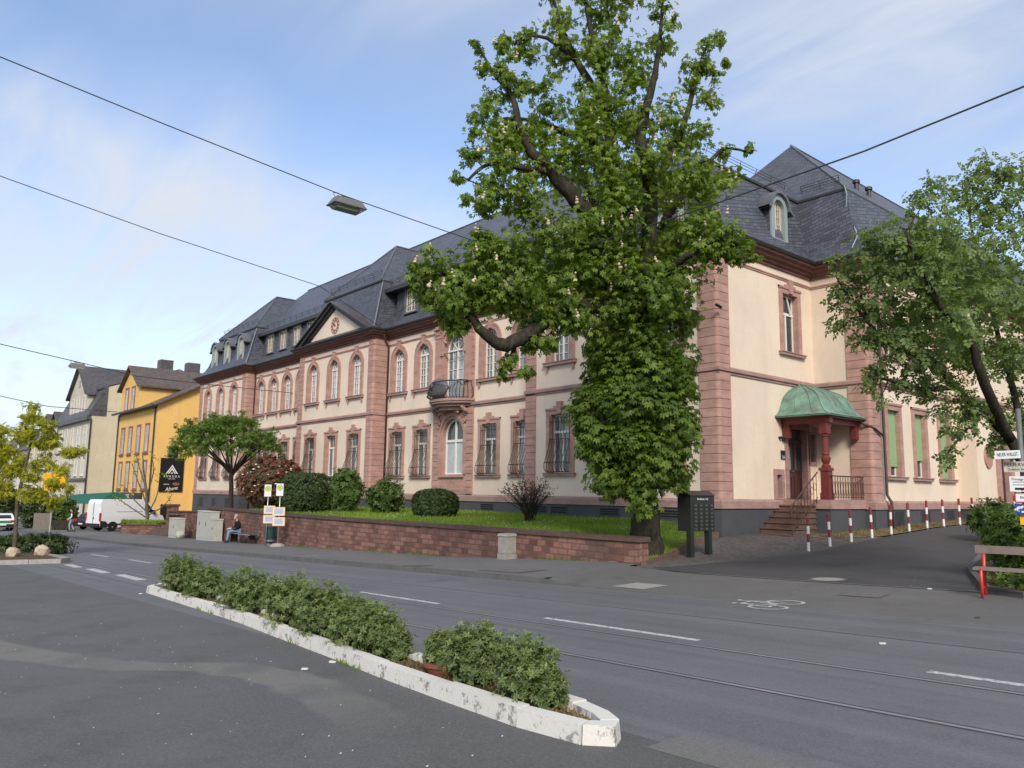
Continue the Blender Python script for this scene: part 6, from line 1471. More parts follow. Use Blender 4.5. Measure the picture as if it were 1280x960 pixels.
mb.box(x-.21, x+.21, 14.90, 15.29, z-.05, z+.16); mb.box(x-.195, x+.195, 14.915, 15.28, z+.17, z+.66); mb.hexa([(x-.22,14.89,z+.66),(x+.22,14.89,z+.66),(x+.22,15.29,z+.66),(x-.22,15.29,z+.66),(x-.20,14.91,z+.73),(x+.20,14.91,z+.73),(x+.20,15.28,z+.74),(x-.20,15.28,z+.74)])
mb.build('post_body', M['concrete'], o)
# flat covers in the pavement
def cover(name, label, px, w, d, mat, frame, rz=0, round_=False):
    g = on_ground(*px); mb = MB(); o = thing(name, label, 'manhole cover', (g.x, g.y, g.z))
    zf = lambda u, v: ZS(u, v)
    if round_:
        L_ = [(g.x+w*math.cos(t), g.y+w*math.sin(t)) for t in [2*math.pi*k/28 for k in range(28)]]; poly_top(mb, L_, lambda u, v: zf(u,v)+.006); mb.build('frame', frame, o)
        mb = MB(); poly_top(mb, [(g.x+w*.84*math.cos(t), g.y+w*.84*math.sin(t)) for t in [2*math.pi*k/28 for k in range(28)]], lambda u, v: zf(u,v)+.010); mb.build('lid', mat, o)
    else:
        q = lambda s_: [(g.x+s_*a*w, g.y+s_*b*d) for a, b in ((-1,-1),(1,-1),(1,1),(-1,1))]
        poly_top(mb, q(1), lambda u, v: zf(u,v)+.006); mb.build('frame', frame, o); mb = MB(); poly_top(mb, q(.4 if frame is M['concrete'] else .9), lambda u, v: zf(u,v)+.010); mb.build('lid', mat, o)
cover('manhole_cover', 'round pale manhole cover on the driveway', (1035,724.5), .36, 0, M['concrete'], M['manhole'], 0, True)
cover('hatch_cover', 'square pale concrete hatch with a small iron lid on the pavement', (800,733), .42, .40, M['manhole'], M['concrete'])
cover('drain_cover', 'rectangular iron drain cover on the crossing in front of the driveway', (1080,744), .36, .22, M['manhole'], M['kerb'])
cover('hatch_cover', 'brownish square cover on the pavement by the kerb', (640,713), .75, .5, M['manhole'], M['kerb'])
cover('hatch_cover', 'small grey cover on the pavement left of the concrete post', (522,707), .35, .3, M['kerb'], M['pave'])
# clay pot base in the island
g = Vector((-6.35, 4.60, Z(-6.35, 4.60)+.085)); o = thing('clay_pot', 'half sunk round terracotta pot filled with dry soil on the island', 'pot', g)
mb = MB(); mb.lathe(g, [(.12,-.05),(.165,.05),(.175,.075),(.19,.075),(.195,.11),(.17,.112),(.16,.09),(.01,.085)], 22); mb.build('rim', M['terracotta'], o)
mb = MB(); mb.lathe(g, [(.16,.086),(.158,.098),(.08,.104),(.01,.102)], 18); mb.build('soil', M['soil'], o)
# scraps of paper on the asphalt
k_ = 0
for x, y, lab in ((415,829,'white paper scrap beside the island kerb'),(381,838,'flat white paper strip on the asphalt left of the island'),(176,743,'white scrap at the far corner of the island'),(1104,806,'pale scrap on the road at the right'),(1222,773,'orange brown leaf on the pavement at the right'),(1162,737,'white scrap on the driveway mouth')):
    g = on_ground(x, y); mb = MB(); s_ = .022
    for q in range(2): mb.obox((g.x+rnd.uniform(-.02,.02), g.y, g.z+.015), Vector((.8,.6,.05)), Vector((-.6,.8,.2)).normalized(), Vector((0,-.2,1)).normalized(), s_*(1+q*.6), s_*.6, .006)
    tag(mb.build('litter', M['dead'] if 'leaf' in lab else M['litter'], None, g), lab, 'litter')
# boulders on the far island
for (x, y, k, r, lab) in ((15,699,29.6,.25,'pale rounded boulder on the far island, left one'),(52,698,30.2,.27,'pale elongated boulder on the far island, right one near the tip')):
    g = at_depth(x, y, k); g.z = Z(g.x, g.y)+.24; mb = MB(); mb.ico(g, r, 2, (1.25,1.0,.95), .30); tag(mb.build('boulder', M['rock'], None, g), lab, 'boulder')
# red framed bench on the right
def red_bench():
    f = on_ground(1227, 747); b0 = Vector((-4.88, 14.25, 0)); zg = ZS(-4.9, 14.3)
    o = thing('park_bench', 'bench with red steel frame and weathered grey brown planks at the right edge', 'bench', (-4.0, 14.4, zg))
    D = Vector((.975,.22,0)).normalized(); Bk = Vector((-.22,.975,0)).normalized()
    for t, nm in ((0,0),(1.55,1)):
        p = Vector((-4.88,14.22,zg))+D*t; mb = MB()
        mb.tube([p, p+Vector((0,0,.42)), p+Bk*.04+Vector((0,0,.435))], .028, 8); q = p+Bk*.46
        mb.tube([q+Vector((0,0,0)), q+Vector((0,0,.44)), q+Bk*.09+Vector((0,0,.80))], .028, 8); mb.tube([p+Vector((0,0,.40)), q+Vector((0,0,.40))], .022, 6); mb.tube([p+Vector((0,0,.14)), q+Vector((0,0,.14))], .014, 6)
        mb.build('frame', M['benchred'], o, smooth=True)
    for k, (a, z) in enumerate(((.03,.445),(.17,.447),(.31,.445))):
        mb = MB(); c = Vector((-4.88,14.22,zg))+D*.80+Bk*(a+.06)+Vector((0,0,z)); mb.obox(c, D, Bk, Vector((0,0,1)), .92, .06, .018); mb.build('seat_plank', M['benchwood'], o)
    mb = MB(); c = Vector((-4.88,14.22,zg))+D*.80+Bk*.50+Vector((0,0,.74)); mb.obox(c, D, Bk, Vector((0,-.1,1)).normalized(), .92, .018, .065); mb.build('back_plank', M['benchwood'], o)
red_bench()
# sign post at the right edge
def sign_post():
    p = at_depth(1279, 600, 13.2); zg = Z(p.x, p.y); nd = -Vector((p.x, p.y, 0)).normalized(); xd = Vector((-nd.y, nd.x, 0))
    o = thing('sign_post', 'grey post with a stack of direction signs at the right edge behind the hedge', 'sign post', (p.x, p.y, zg))
    mb = MB(); mb.tube([(p.x,p.y,zg),(p.x,p.y,zg+3.1)], .04, 10); mb.build('post', M['lampgrey'], o, smooth=True)
    def board(nm, x0, x1, y0, y1, mat, ang=0, t=.012):
        a = at_depth(x0, (y0+y1)/2, 13.1); b = at_depth(x1, (y0+y1)/2, 13.1); w = (b-a).length; h = (y1-y0)*13.1/976; c = (a+b)/2 + nd*.06
        ca, sa = math.cos(ang), math.sin(ang); X = xd*ca + Vector((0,0,1))*sa; Y = Vector((0,0,1))*ca - xd*sa
        mb = MB(); mb.obox(c, X, nd, Y, w/2, t, h/2); s_ = mb.build(nm, mat, o); return s_, c + nd*(t+.002), X, Y, w, h
    s_, c, X, Y, w, h = board('street_sign', 1246, 1273, 563.5, 573.5, M['sign_white'], math.radians(2)); text('NEUER WALLST.', h*.62, M['black'], s_, c, X, nd, sx=.50)
    s_, c, X, Y, w, h = board('fire_lane_sign', 1258, 1296, 577, 590, M['sign_cream']); text('FEUERWEHR', h*.5, M['black'], s_, c+Y*h*.18, X, nd); text('Zufahrt freihalten', h*.32, M['black'], s_, c-Y*h*.26, X, nd)
    s_, c, X, Y, w, h = board('notice_sign', 1265, 1297, 595.5, 614.5, M['sign_white']); text('Privatgrundstück', h*.21, M['black'], s_, c+Y*h*.3, X, nd)
    mb = MB()
    for q in (.12, -.06): mb.obox(c+Y*h*q, X, nd, Y, w*.40, .001, .004)
    mb.obox(c-X*w*.22-Y*h*.32, X, nd, Y, .05, .001, .018); mb.obox(c-X*w*.05-Y*h*.32, (X+Y*.4).normalized(), nd, (Y-X*.4).normalized(), .04, .001, .02); mb.build('print', M['black'], s_)
    s_, c, X, Y, w, h = board('red_bordered_sign', 1270.5, 1297, 615.5, 628.5, M['redsign']); mb = MB(); mb.obox(c, X, nd, Y, w/2-.02, .002, h/2-.02); mb.build('sign_face', M['sign_white'], s_); text('Einfahrt', h*.36, M['black'], s_, c+nd*.004, X, nd)
    s_, c, X, Y, w, h = board('blue_sign', 1270.5, 1292, 630, 643, M['blue']); mb = MB()
    mb.obox(c+Y*h*.1-X*.08, (X+Y*.5).normalized(), nd, (Y-X*.5).normalized(), .07, .002, .014); mb.obox(c-Y*h*.25, X, nd, Y, .05, .002, .014); mb.tube([c-X*.08+nd*.002+X*.04*math.cos(t)+Y*.04*math.sin(t) for t in [q*.8 for q in range(7)]], .008, 4); mb.build('symbol', M['letter_white'], s_)
    board('orange_sign', 1277, 1296, 644, 656, M['orange'])
sign_post()
# bus stop: two sign poles, bin, bench with a man
def stop_pole(u, v, label, off_boards, has_base, side_box):
    zg = ZS(u, v); o = thing('bus_stop_sign', label, 'bus stop sign', (u, v, zg), 'bus stop poles by the wall')
    nd = Vector((.86,-.50,0)).normalized(); xd = Vector((-nd.y, nd.x, 0)); up = Vector((0,0,1)); p = Vector((u, v, zg))
    mb = MB(); mb.tube([p, p+up*2.62], .03, 8); mb.build('pole', M['galv'], o, smooth=True)
    if has_base: mb = MB(); mb.lathe(p, [(.34,0),(.33,.05),(.20,.13),(.06,.15)], 12); mb.build('foot', M['concrete'], o)
    c = p+up*2.47+xd*-.02+nd*.04; mb = MB(); mb.obox(c, xd, nd, up, .15, .015, .27); f = mb.build('stop_flag', M['sign_white'], o)
    mb = MB(); n = 20; 
    i0 = [c+nd*.018+up*.09+xd*.115*math.cos(t)+up*.115*math.sin(t) for t in [2*math.pi*k/n for k in range(n)]]; mb.face(i0); mb.build('round_sign', M['sign_green'], f)
    text('H', .15, M['letter_green'], f, c+nd*.022+up*.09, xd, nd)
    mb = MB(); mb.tube([c+nd*.019+up*.09+xd*.115*math.cos(t)+up*.115*math.sin(t) for t in [2*math.pi*k/n for k in range(n+1)]], .010, 4); mb.build('ring', M['letter_green'], f)
    for zc, hh, wx, sh in off_boards:
        c = p+up*zc+nd*.05+xd*sh; mb = MB(); mb.obox(c, xd, nd, up, wx, .025, hh); b = mb.build('timetable_board', M['yellow'], o)
        mb = MB(); mb.obox(c+nd*.026, xd, nd, up, wx-.025, .002, hh-.03); mb.build('paper', M['paper'], b)
        mb = MB()
        for r in range(6): mb.obox(c+nd*.029+up*(hh-.08-r*(2*hh-.14)/6), xd, nd, up, wx*.68, .001, .012)
        mb.build('print', M['paper_blue'], b)
    return o
stop_pole(-33.2, 14.95, 'bus stop pole with two yellow framed timetables and a concrete foot', [(1.52,.19,.27,-.02),(1.08,.19,.27,.0)], True, False)
stop_pole(-34.7, 15.05, 'bus stop pole with two yellow framed timetables above the green litter bin', [(1.60,.19,.25,.1),(1.18,.19,.26,.1)], False, True)
g = (-34.95, 15.35); zg = ZS(*g); o = thing('litter_bin', 'dark green litter bin behind the left bus stop pole', 'litter bin', (g[0], g[1], zg))
mb = MB(); mb.lathe((g[0],g[1],zg), [(.20,.12),(.23,.16),(.26,.76),(.27,.80),(.22,.84),(.05,.84)], 14); mb.build('bin_body', M['bin_green'], o, smooth=False)
mb = MB(); mb.lathe((g[0],g[1],zg), [(.235,.18),(.25,.18),(.255,.25),(.24,.25)], 14); mb.build('rim_band', M['galv'], o); mb = MB(); mb.lathe((g[0],g[1],zg), [(.16,0),(.16,.04),(.04,.05),(.04,.14)], 10); mb.build('foot', M['galv'], o)
def metal_bench():
    u0, u1, v = -40.2, -37.4, 15.62; zg = ZS(-38.8, v); o = thing('street_bench', 'dark metal mesh bench against the wall at the bus stop', 'bench', (-38.8, v, zg))
    mb = MB(); mb.box(u0, u1, v-.22, v+.20, zg+.43, zg+.47); mb.build('seat', M['iron'], o); mb = MB(); mb.tube([(u0,v-.23,zg+.455),(u1,v-.23,zg+.455)], .025, 6); mb.tube([(u0,v+.21,zg+.455),(u1,v+.21,zg+.455)], .025, 6); mb.build('seat_frame', M['galv'], o)
    for u in (u0+.3, u1-.3): mb = MB(); mb.box(u-.03,u+.03,v-.18,v+.18,zg+.0,zg+.43); mb.build('leg', M['iron'], o)
    return v, zg
bv, bz = metal_bench()
def skin_mesh(name, nodes, edges, mat, parent, loc, sub=2):
    me = bpy.data.meshes.new(name); off = Vector(parent.location)
    me.from_pydata([tuple(Vector(p)+Vector(loc)-off) for p, r in nodes], edges, []); me.materials.append(mat)
    o = bpy.data.objects.new(name, me); COL.objects.link(o); o.parent = parent
    m = o.modifiers.new('skin', 'SKIN'); m.use_smooth_shade = True
    for i, (p, r) in enumerate(nodes):
        sv = me.skin_vertices[0].data[i]; sv.radius = (r, r) if not isinstance(r, tuple) else r
        sv.use_root = (i == 0)
    s_ = o.modifiers.new('subsurf', 'SUBSURF'); s_.levels = sub; s_.render_levels = sub
    return o
def head(parent, c, fdir, hair, r=.105, mat=None):
    """head with brow, nose, ears and hair cap; c centre, fdir facing"""
    f = Vector(fdir).normalized(); s_ = Vector((-f.y, f.x, 0)); up = Vector((0,0,1)); c = Vector(c)
    mb = MB(); mb.ico(c, r, 3, (.86,.86,1.12)); mb.ico(c+f*.045-up*.055, r*.72, 2, (.85,.85,.9)); mb.ico(c+f*(r*.95)-up*.01, .020, 1, (1,1,1.4))
    for q in (-1, 1): mb.ico(c+s_*q*r*.86, .026, 1, (.6,.9,1.4))
    h = mb.build('head', M['skin'], parent, uv=False, smooth=True)
    mb = MB()
    for q in (-1, 1): mb.ico(c+f*r*.83+s_*q*.036+up*.012, .011, 1)
    mb.obox(c+f*r*.86-up*.058, s_, f, up, .022, .006, .004); mb.build('face_detail', M['hairdark'], h, uv=False)
    mb = MB(); mb.ico(c-f*.022+up*.035, r*1.04, 3, (.9,.9,1.0)); mb.build('hair', hair, h, uv=False, smooth=True)
    return h
def hand(mb, c, d, n):
    """palm and five fingers: c wrist, d pointing direction, n palm normal"""
    d = Vector(d).normalized(); n = Vector(n).normalized(); s_ = d.cross(n).normalized()
    mb.obox(Vector(c)+d*.045, d, s_, n, .048, .04, .014)
    for k, l in enumerate((.070,.080,.074,.058)):
        b = Vector(c)+d*.09+s_*(-.03+.02*k); mb.tube([b, b+d*l*.5-n*.008, b+d*l-n*.03], [.0095,.009,.007], 6)
    b = Vector(c)+d*.03+s_*-.04; mb.tube([b, b-s_*.03+d*.03, b-s_*.035+d*.06-n*.01], [.011,.010,.008], 6)
def seated_man():
    u, v, zs = -39.55, 15.62, bz+.47; o = thing('person', 'man in black top and blue jeans sitting reading on the bench', 'person', (u, v, zs-.47))
    L = (u, v, zs)
    # trousers: pelvis, thighs forward (-v), shins down
    n = [((0,.02,.10),.15),((.09,-.02,.09),.10),((.10,-.24,.10),.085),((.11,-.44,.09),.075),((.11,-.50,-.16),.062),((.11,-.54,-.38),.052),((-.09,-.02,.09),.10),((-.10,-.24,.10),.085),((-.11,-.42,.10),.075),((-.10,-.40,-.14),.062),((-.10,-.36,-.38),.052)]
    skin_mesh('trousers', n, [(0,1),(1,2),(2,3),(3,4),(4,5),(0,6),(6,7),(7,8),(8,9),(9,10)], M['jeans'], o, L)
    n = [((0,.03,.10),(.17,.13)),((0,.06,.30),(.17,.12)),((0,.02,.50),(.18,.12)),((0,-.02,.60),(.09,.08)),((.19,.0,.53),.065),((.25,-.02,.30),.055),((.20,-.20,.19),.045),((.13,-.30,.19),.038),((-.19,.0,.53),.065),((-.25,-.02,.30),.055),((-.20,-.20,.19),.045),((-.13,-.30,.19),.038)]
    skin_mesh('jacket', n, [(0,1),(1,2),(2,3),(2,4),(4,5),(5,6),(6,7),(2,8),(8,9),(9,10),(10,11)], M['jacket'], o, L)
    mb = MB(); mb.tube([(u,v-.03,zs+.58),(u,v-.07,zs+.72)], .055, 8)
    for q in (-1, 1): hand(mb, (u+q*.12, v-.30, zs+.19), (-q*.4,-.9,-.1), (0,0,1))
    mb.build('body', M['skin'], o, uv=False); head(o, (u, v-.10, zs+.80), (0,-1,-.35), M['hairgrey'])
    mb = MB()
    for q, y in ((1,-.60),(-1,-.42)): mb.ico((u+q*.11, v+y, zs-.43), .05, 2, (.9,2.4,.8))
    mb.build('shoe', M['plastic'], o, uv=False)
    mb = MB(); mb.obox((u, v-.42, zs+.22), Vector((1,0,0)), Vector((0,.9,.3)), Vector((0,-.3,.9)), .14, .10, .004); tag(mb.build('newspaper', M['paper'], None, (u, v-.42, zs+.22)), 'folded paper on the lap of the seated man', 'newspaper')
seated_man()
def walker():
    g = on_ground(88, 664.5); u, v, z = g; o = thing('person', 'person in dark vest and grey trousers walking near the white van', 'person', g)
    f = Vector((-.35,-.94,0)); s_ = Vector((.94,-.35,0)); 
    P = lambda a, b, c: tuple(f*a+s_*b+Vector((0,0,c)))
    n = [(P(0,0,.92),.14),(P(.0,.09,.86),.10),(P(.10,.10,.50),.075),(P(.04,.10,.10),.055),(P(0,-.09,.86),.10),(P(-.02,-.10,.50),.075),(P(-.22,-.10,.12),.055)]
    skin_mesh('trousers', n, [(0,1),(1,2),(2,3),(0,4),(4,5),(5,6)], M['greytrousers'], o, g)
    n = [(P(0,0,.95),.16),(P(0,0,1.2),.17),(P(0,0,1.40),.15),(P(0,0,1.48),.07)]; skin_mesh('vest', n, [(0,1),(1,2),(2,3)], M['jacket'], o, g)
    n = [(P(0,.18,1.40),.065),(P(-.04,.24,1.15),.055),(P(.12,.22,.98),.042)]; skin_mesh('sleeve', n, [(0,1),(1,2)], M['sign_white'], o, g)
    n = [(P(0,-.18,1.40),.065),(P(.04,-.24,1.15),.055),(P(.18,-.20,1.02),.042)]; skin_mesh('sleeve', n, [(0,1),(1,2)], M['sign_white'], o, g)
    mb = MB(); mb.tube([Vector(P(0,0,1.45))+g, Vector(P(.02,0,1.58))+g], .05, 8)
    hand(mb, g+Vector(P(.14,.22,.97)), f-Vector((0,0,.5)), s_); hand(mb, g+Vector(P(.20,-.20,1.01)), f-Vector((0,0,.5)), s_)
    mb.build('body', M['skin'], o, uv=False); head(o, g+Vector(P(.03,0,1.65)), f, M['hairdark'])
    mb = MB()
    for a, b in ((.09,.10),(-.2,-.10)): c = g+Vector(P(a,b,.05)); mb.obox(c, f, s_, Vector((0,0,1)), .13, .045, .045)
    mb.build('shoe', M['plastic'], o, uv=False)
walker()
# switch cabinets by the wall
def cabinet(label, u0, u1, v0, v1, h, seams, mat='grey_cabinet'):
    zg = ZS((u0+u1)/2, v0); o = thing('switch_cabinet', label, 'switch cabinet', ((u0+u1)/2, (v0+v1)/2, zg), 'grey utility cabinets by the wall'); mb = MB()
    mb.box(u0, u1, v0, v1, zg-.1, zg+.10); mb.box(u0+.01, u1-.01, v0+.01, v1-.01, zg+.10, zg+h-.05); mb.build('cabinet_body', M[mat], o)
    mb = MB(); mb.hexa([(u0-.02,v0-.02,zg+h-.05),(u1+.02,v0-.02,zg+h-.05),(u1+.02,v1+.02,zg+h-.05),(u0-.02,v1+.02,zg+h-.05),(u0,v0,zg+h),(u1,v0,zg+h),(u1,v1,zg+h),(u0,v1,zg+h)]); mb.build('cabinet_lid', M[mat], o)
    for t0, t1 in zip(seams, seams[1:]): mb = MB(); mb.box(lerp(u0,u1,t0)+.02, lerp(u0,u1,t1)-.02, v0-.008, v0+.02, zg+.14, zg+h-.09); mb.build('cabinet_door', M[mat], o)
    mb = MB(); mb.box((u0+u1)/2+.06, (u0+u1)/2+.09, v0-.03, v0, zg+h*.5, zg+h*.62); mb.build('handle', M['plastic'], o)
cabinet('low broad grey cabinet with louvred doors near the steps', -51.2, -49.6, 15.9, 16.35, 1.2, (0,.25,.5,.75,1))
cabinet('tall narrow grey cabinet, left one of the group of three against the wall', -46.4, -45.7, 15.95, 16.4, 1.66, (0,1))
cabinet('tall broad grey cabinet in the middle of the group of three against the wall', -45.65, -44.15, 15.9, 16.4, 1.62, (0,.5,1))
cabinet('short grey cabinet, right one of the group of three against the wall', -44.1, -43.3, 15.85, 16.3, 1.2, (0,1))
mb = MB(); g = Vector((-48.9, 15.85, ZS(-48.9,15.9)+.2)); mb.ico(g, .33, 2, (1,.8,.8), .25); tag(mb.build('rubble_sack', M['grey_cabinet'], None, g), 'pale full sack beside the low broad cabinet', 'sack')
# walls, steps and bed left of the garden wall
def left_walls():
    zt = .28; o = thing('garden_wall', 'short red sandstone wall with sloping coping behind the cabinets, left of the long wall', 'wall', (-50, 16.8, -1.3))
    mb = MB(); mb.hexa([(-56.5,17.5,-1.8),(-47.25,16.85,-1.8),(-47.25,17.2,-1.8),(-56.5,17.9,-1.8),(-56.5,17.5,.02),(-47.25,16.85,.22),(-47.25,17.2,.22),(-56.5,17.9,.02)]); mb.build('wall_body', M['sandwall'], o)
    mb = MB(); mb.hexa([(-56.6,17.45,.022),(-47.25,16.8,.222),(-47.25,17.25,.222),(-56.6,17.95,.022),(-56.6,17.45,.12),(-47.25,16.8,.32),(-47.25,17.25,.32),(-56.6,17.95,.12)]); mb.build('coping', M['coping'], o)
    o = thing('stone_steps', 'stone steps beside the raised grass bed and the sandstone pillar', 'steps', (-57.5, 17.0, -1.6)); mb = MB()
    for k in range(5): mb.box(-59.2, -55.4, 16.5+.34*k, 18.4, -1.75+.16*k, -1.58+.16*k)
    mb.build('step', M['step'], o)
    p = at_depth(215.5, 643, 57); o = thing('gate_pillar', 'square sandstone gate pillar with cap at the top of the steps', 'pillar', (p.x, p.y, -.9)); mb = MB(); mb.box(p.x-.32,p.x+.32,p.y-.32,p.y+.32,-1.8,.32); mb.build('pillar_body', M['sandwall'], o); mb = MB(); mb.box(p.x-.40,p.x+.40,p.y-.40,p.y+.40,.322,.48); mb.build('cap', M['coping'], o)
    o = thing('raised_bed', 'low red sandstone bed with grass, in front of the white van', 'planter', (-62, 17.3, -1.6))
    q = [(-61.0,15.7),(-59.9,18.0),(-62.4,19.2),(-64.0,16.4)]; mb = MB(); mb.prism(q, -2.3, -1.05); mb.build('wall_body', M['sandwall'], o)
    i_ = offset_path(q, .06, True); mb = MB(); mb.prism([tuple(x) for x in i_], -1.048, -.96); mb.build('coping', M['coping'], o)
    i_ = offset_path(q, -.3, True); mb = MB(); mb.prism([tuple(x) for x in i_], -.958, -.90); mb.build('lawn_top', M['lawn'], o)
    gp = []
    for _ in range(2500):
        a, b = rnd.random(), rnd.random(); e = Vector(q[0]).lerp(Vector(q[1]), a).lerp(Vector(q[3]).lerp(Vector(q[2]), a), .1+.8*b); gp.append((e.x, e.y, -.91))
    blades('bed_grass', gp, .10, .25, M['grass'], .03); tag(bpy.data.objects['bed_grass'], 'grass growing on the raised sandstone bed', 'grass', kind='stuff')
left_walls()
# ---- vehicles
def wheel(parent, c, ax, r, w):
    ax = Vector(ax).normalized(); x = Vector((0,0,1)); y = ax.cross(x); c = Vector(c)
    def ringmesh(prof, mat, name, par):
        mb = MB(); n = 20; rows = []
        for rr, a in prof: rows.append([c+ax*a+x*rr*math.cos(t)+y*rr*math.sin(t) for t in [2*math.pi*k/n for k in range(n)]])
        for r0, r1 in zip(rows, rows[1:]):
            for k in range(n): mb.face([r0[k], r0[(k+1)%n], r1[(k+1)%n], r1[k]])
        mb.face(rows[-1]); return mb.build(name, mat, par, uv=False)
    t = ringmesh([(r*.5,-w/2),(r*.95,-w/2),(r,-w*.3),(r,w*.3),(r*.95,w/2),(r*.66,w/2)], M['tyre'], 'wheel', parent)
    ringmesh([(r*.66,w/2-.01),(r*.6,w/2-.03),(r*.2,w/2-.015),(r*.12,w/2+.01)], M['rim'], 'rim', t)
def van():
    k = 61; rear = at_depth(124, 662, k); hd = Vector((-.292,.956,0)); sd = Vector((.956,.292,0)); zg = Z(rear.x, rear.y)+.05
    o = thing('delivery_van', 'white high roof delivery van parked by the raised bed in front of the yellow house', 'van', (rear.x, rear.y, zg))
    org = Vector((rear.x, rear.y, zg)) - sd*1.0   # rear centre
    P = lambda x, y, z: org + hd*x + sd*y + Vector((0,0,z))
    prof = [(0,.45),(.0,1.2),(.06,2.30),(.18,2.50),(3.6,2.52),(4.0,2.38),(4.75,1.45),(5.4,1.15),(5.55,.8),(5.5,.38),(4.95,.32),(.3,.32)]
    mb = MB(); hw = lambda z: 1.0-max(0, z-1.1)*.085
    L_ = [P(x, hw(z), z) for x, z in prof]; R2 = [P(x, -hw(z), z) for x, z in prof]; n = len(prof)
    for i in range(n): mb.face([L_[i], L_[(i+1)%n], R2[(i+1)%n], R2[i]])
    for t in tessellate_polygon([[Vector((x, z, 0)) for x, z in prof]]): mb.face([L_[q] for q in t]); mb.face([R2[q] for q in t])
    b = mb.build('body', M['carwhite'], o, uv=False)
    S = lambda x, z, d=.006: P(x, hw(z)+d, z)
    def panel(name, q, mat, d=.006, par=o): mb = MB(); mb.face([S(x, z, d) for x, z in q]); return mb.build(name, mat, par, uv=False)
    panel('side_window', [(3.75,1.45),(4.62,1.42),(4.1,2.08),(3.75,2.12)], M['carglass']); 
    mb = MB(); mb.face([P(4.78+.01,.86,1.46),P(4.78+.01,-.86,1.46),P(4.06,-.80,2.34),P(4.06,.80,2.34)]); mb.build('windscreen', M['carglass'], o, uv=False)
    mb = MB()
    for x0, x1, z0, z1 in ((1.35,3.55,1.52,1.55),(1.35,1.37,.55,2.2),(3.55,3.57,.5,2.3),(.4,5.2,.48,.62)): mb.face([S(x0,z0),S(x1,z0),S(x1,z1),S(x0,z1)])
    mb.build('trim_strip', M['plastic'], o, uv=False)
    mb = MB(); mb.obox(P(4.45,1.14,1.5), hd, sd, Vector((0,0,1)), .06, .10, .16); mb.build('wing_mirror', M['plastic'], o, uv=False)
    mb = MB(); mb.obox(P(-.06,0,.5), hd, sd, Vector((0,0,1)), .08, .98, .13); mb.build('bumper', M['plastic'], o, uv=False)
    for q in (-1, 1): mb = MB(); mb.obox(P(.0,q*.96,1.15), hd, sd, Vector((0,0,1)), .035, .07, .32); mb.build('tail_light', M['taillight'], o, uv=False)
    for q in (-1, 1): mb = MB(); mb.obox(P(.012,q*.45,1.75), hd, sd, Vector((-.02,0,1)).normalized(), .02, .38, .42); mb.build('rear_window', M['carwhite'], o, uv=False)
    mb = MB(); mb.obox(P(-.01,0,1.3), hd, sd, Vector((0,0,1)), .012, .012, 1.0); mb.obox(P(-.02,.08,1.05), hd, sd, Vector((0,0,1)), .02, .03, .10); mb.build('rear_door_seam', M['plastic'], o, uv=False)
    mb = MB(); mb.face([S(x_, z_, .004) for x_, z_ in ((.02,.33),(.62,.33),(.62,.62),(.5,.80),(.02,.86))]); mb.build('lower_trim', M['plastic'], o, uv=False)
    for x in (1.05, 4.75):
        for q in (-1, 1): 
            mb = MB(); cc = P(x,q*1.004,.36); mb.face([cc+hd*(.43*math.cos(t))+Vector((0,0,.43*math.sin(t))) for t in [math.pi*k_/12 for k_ in range(13)]]); mb.build('wheel_arch', M['plastic'], o, uv=False)
            wheel(o, P(x,q*.92,.35), sd*q, .35, .22)
van()
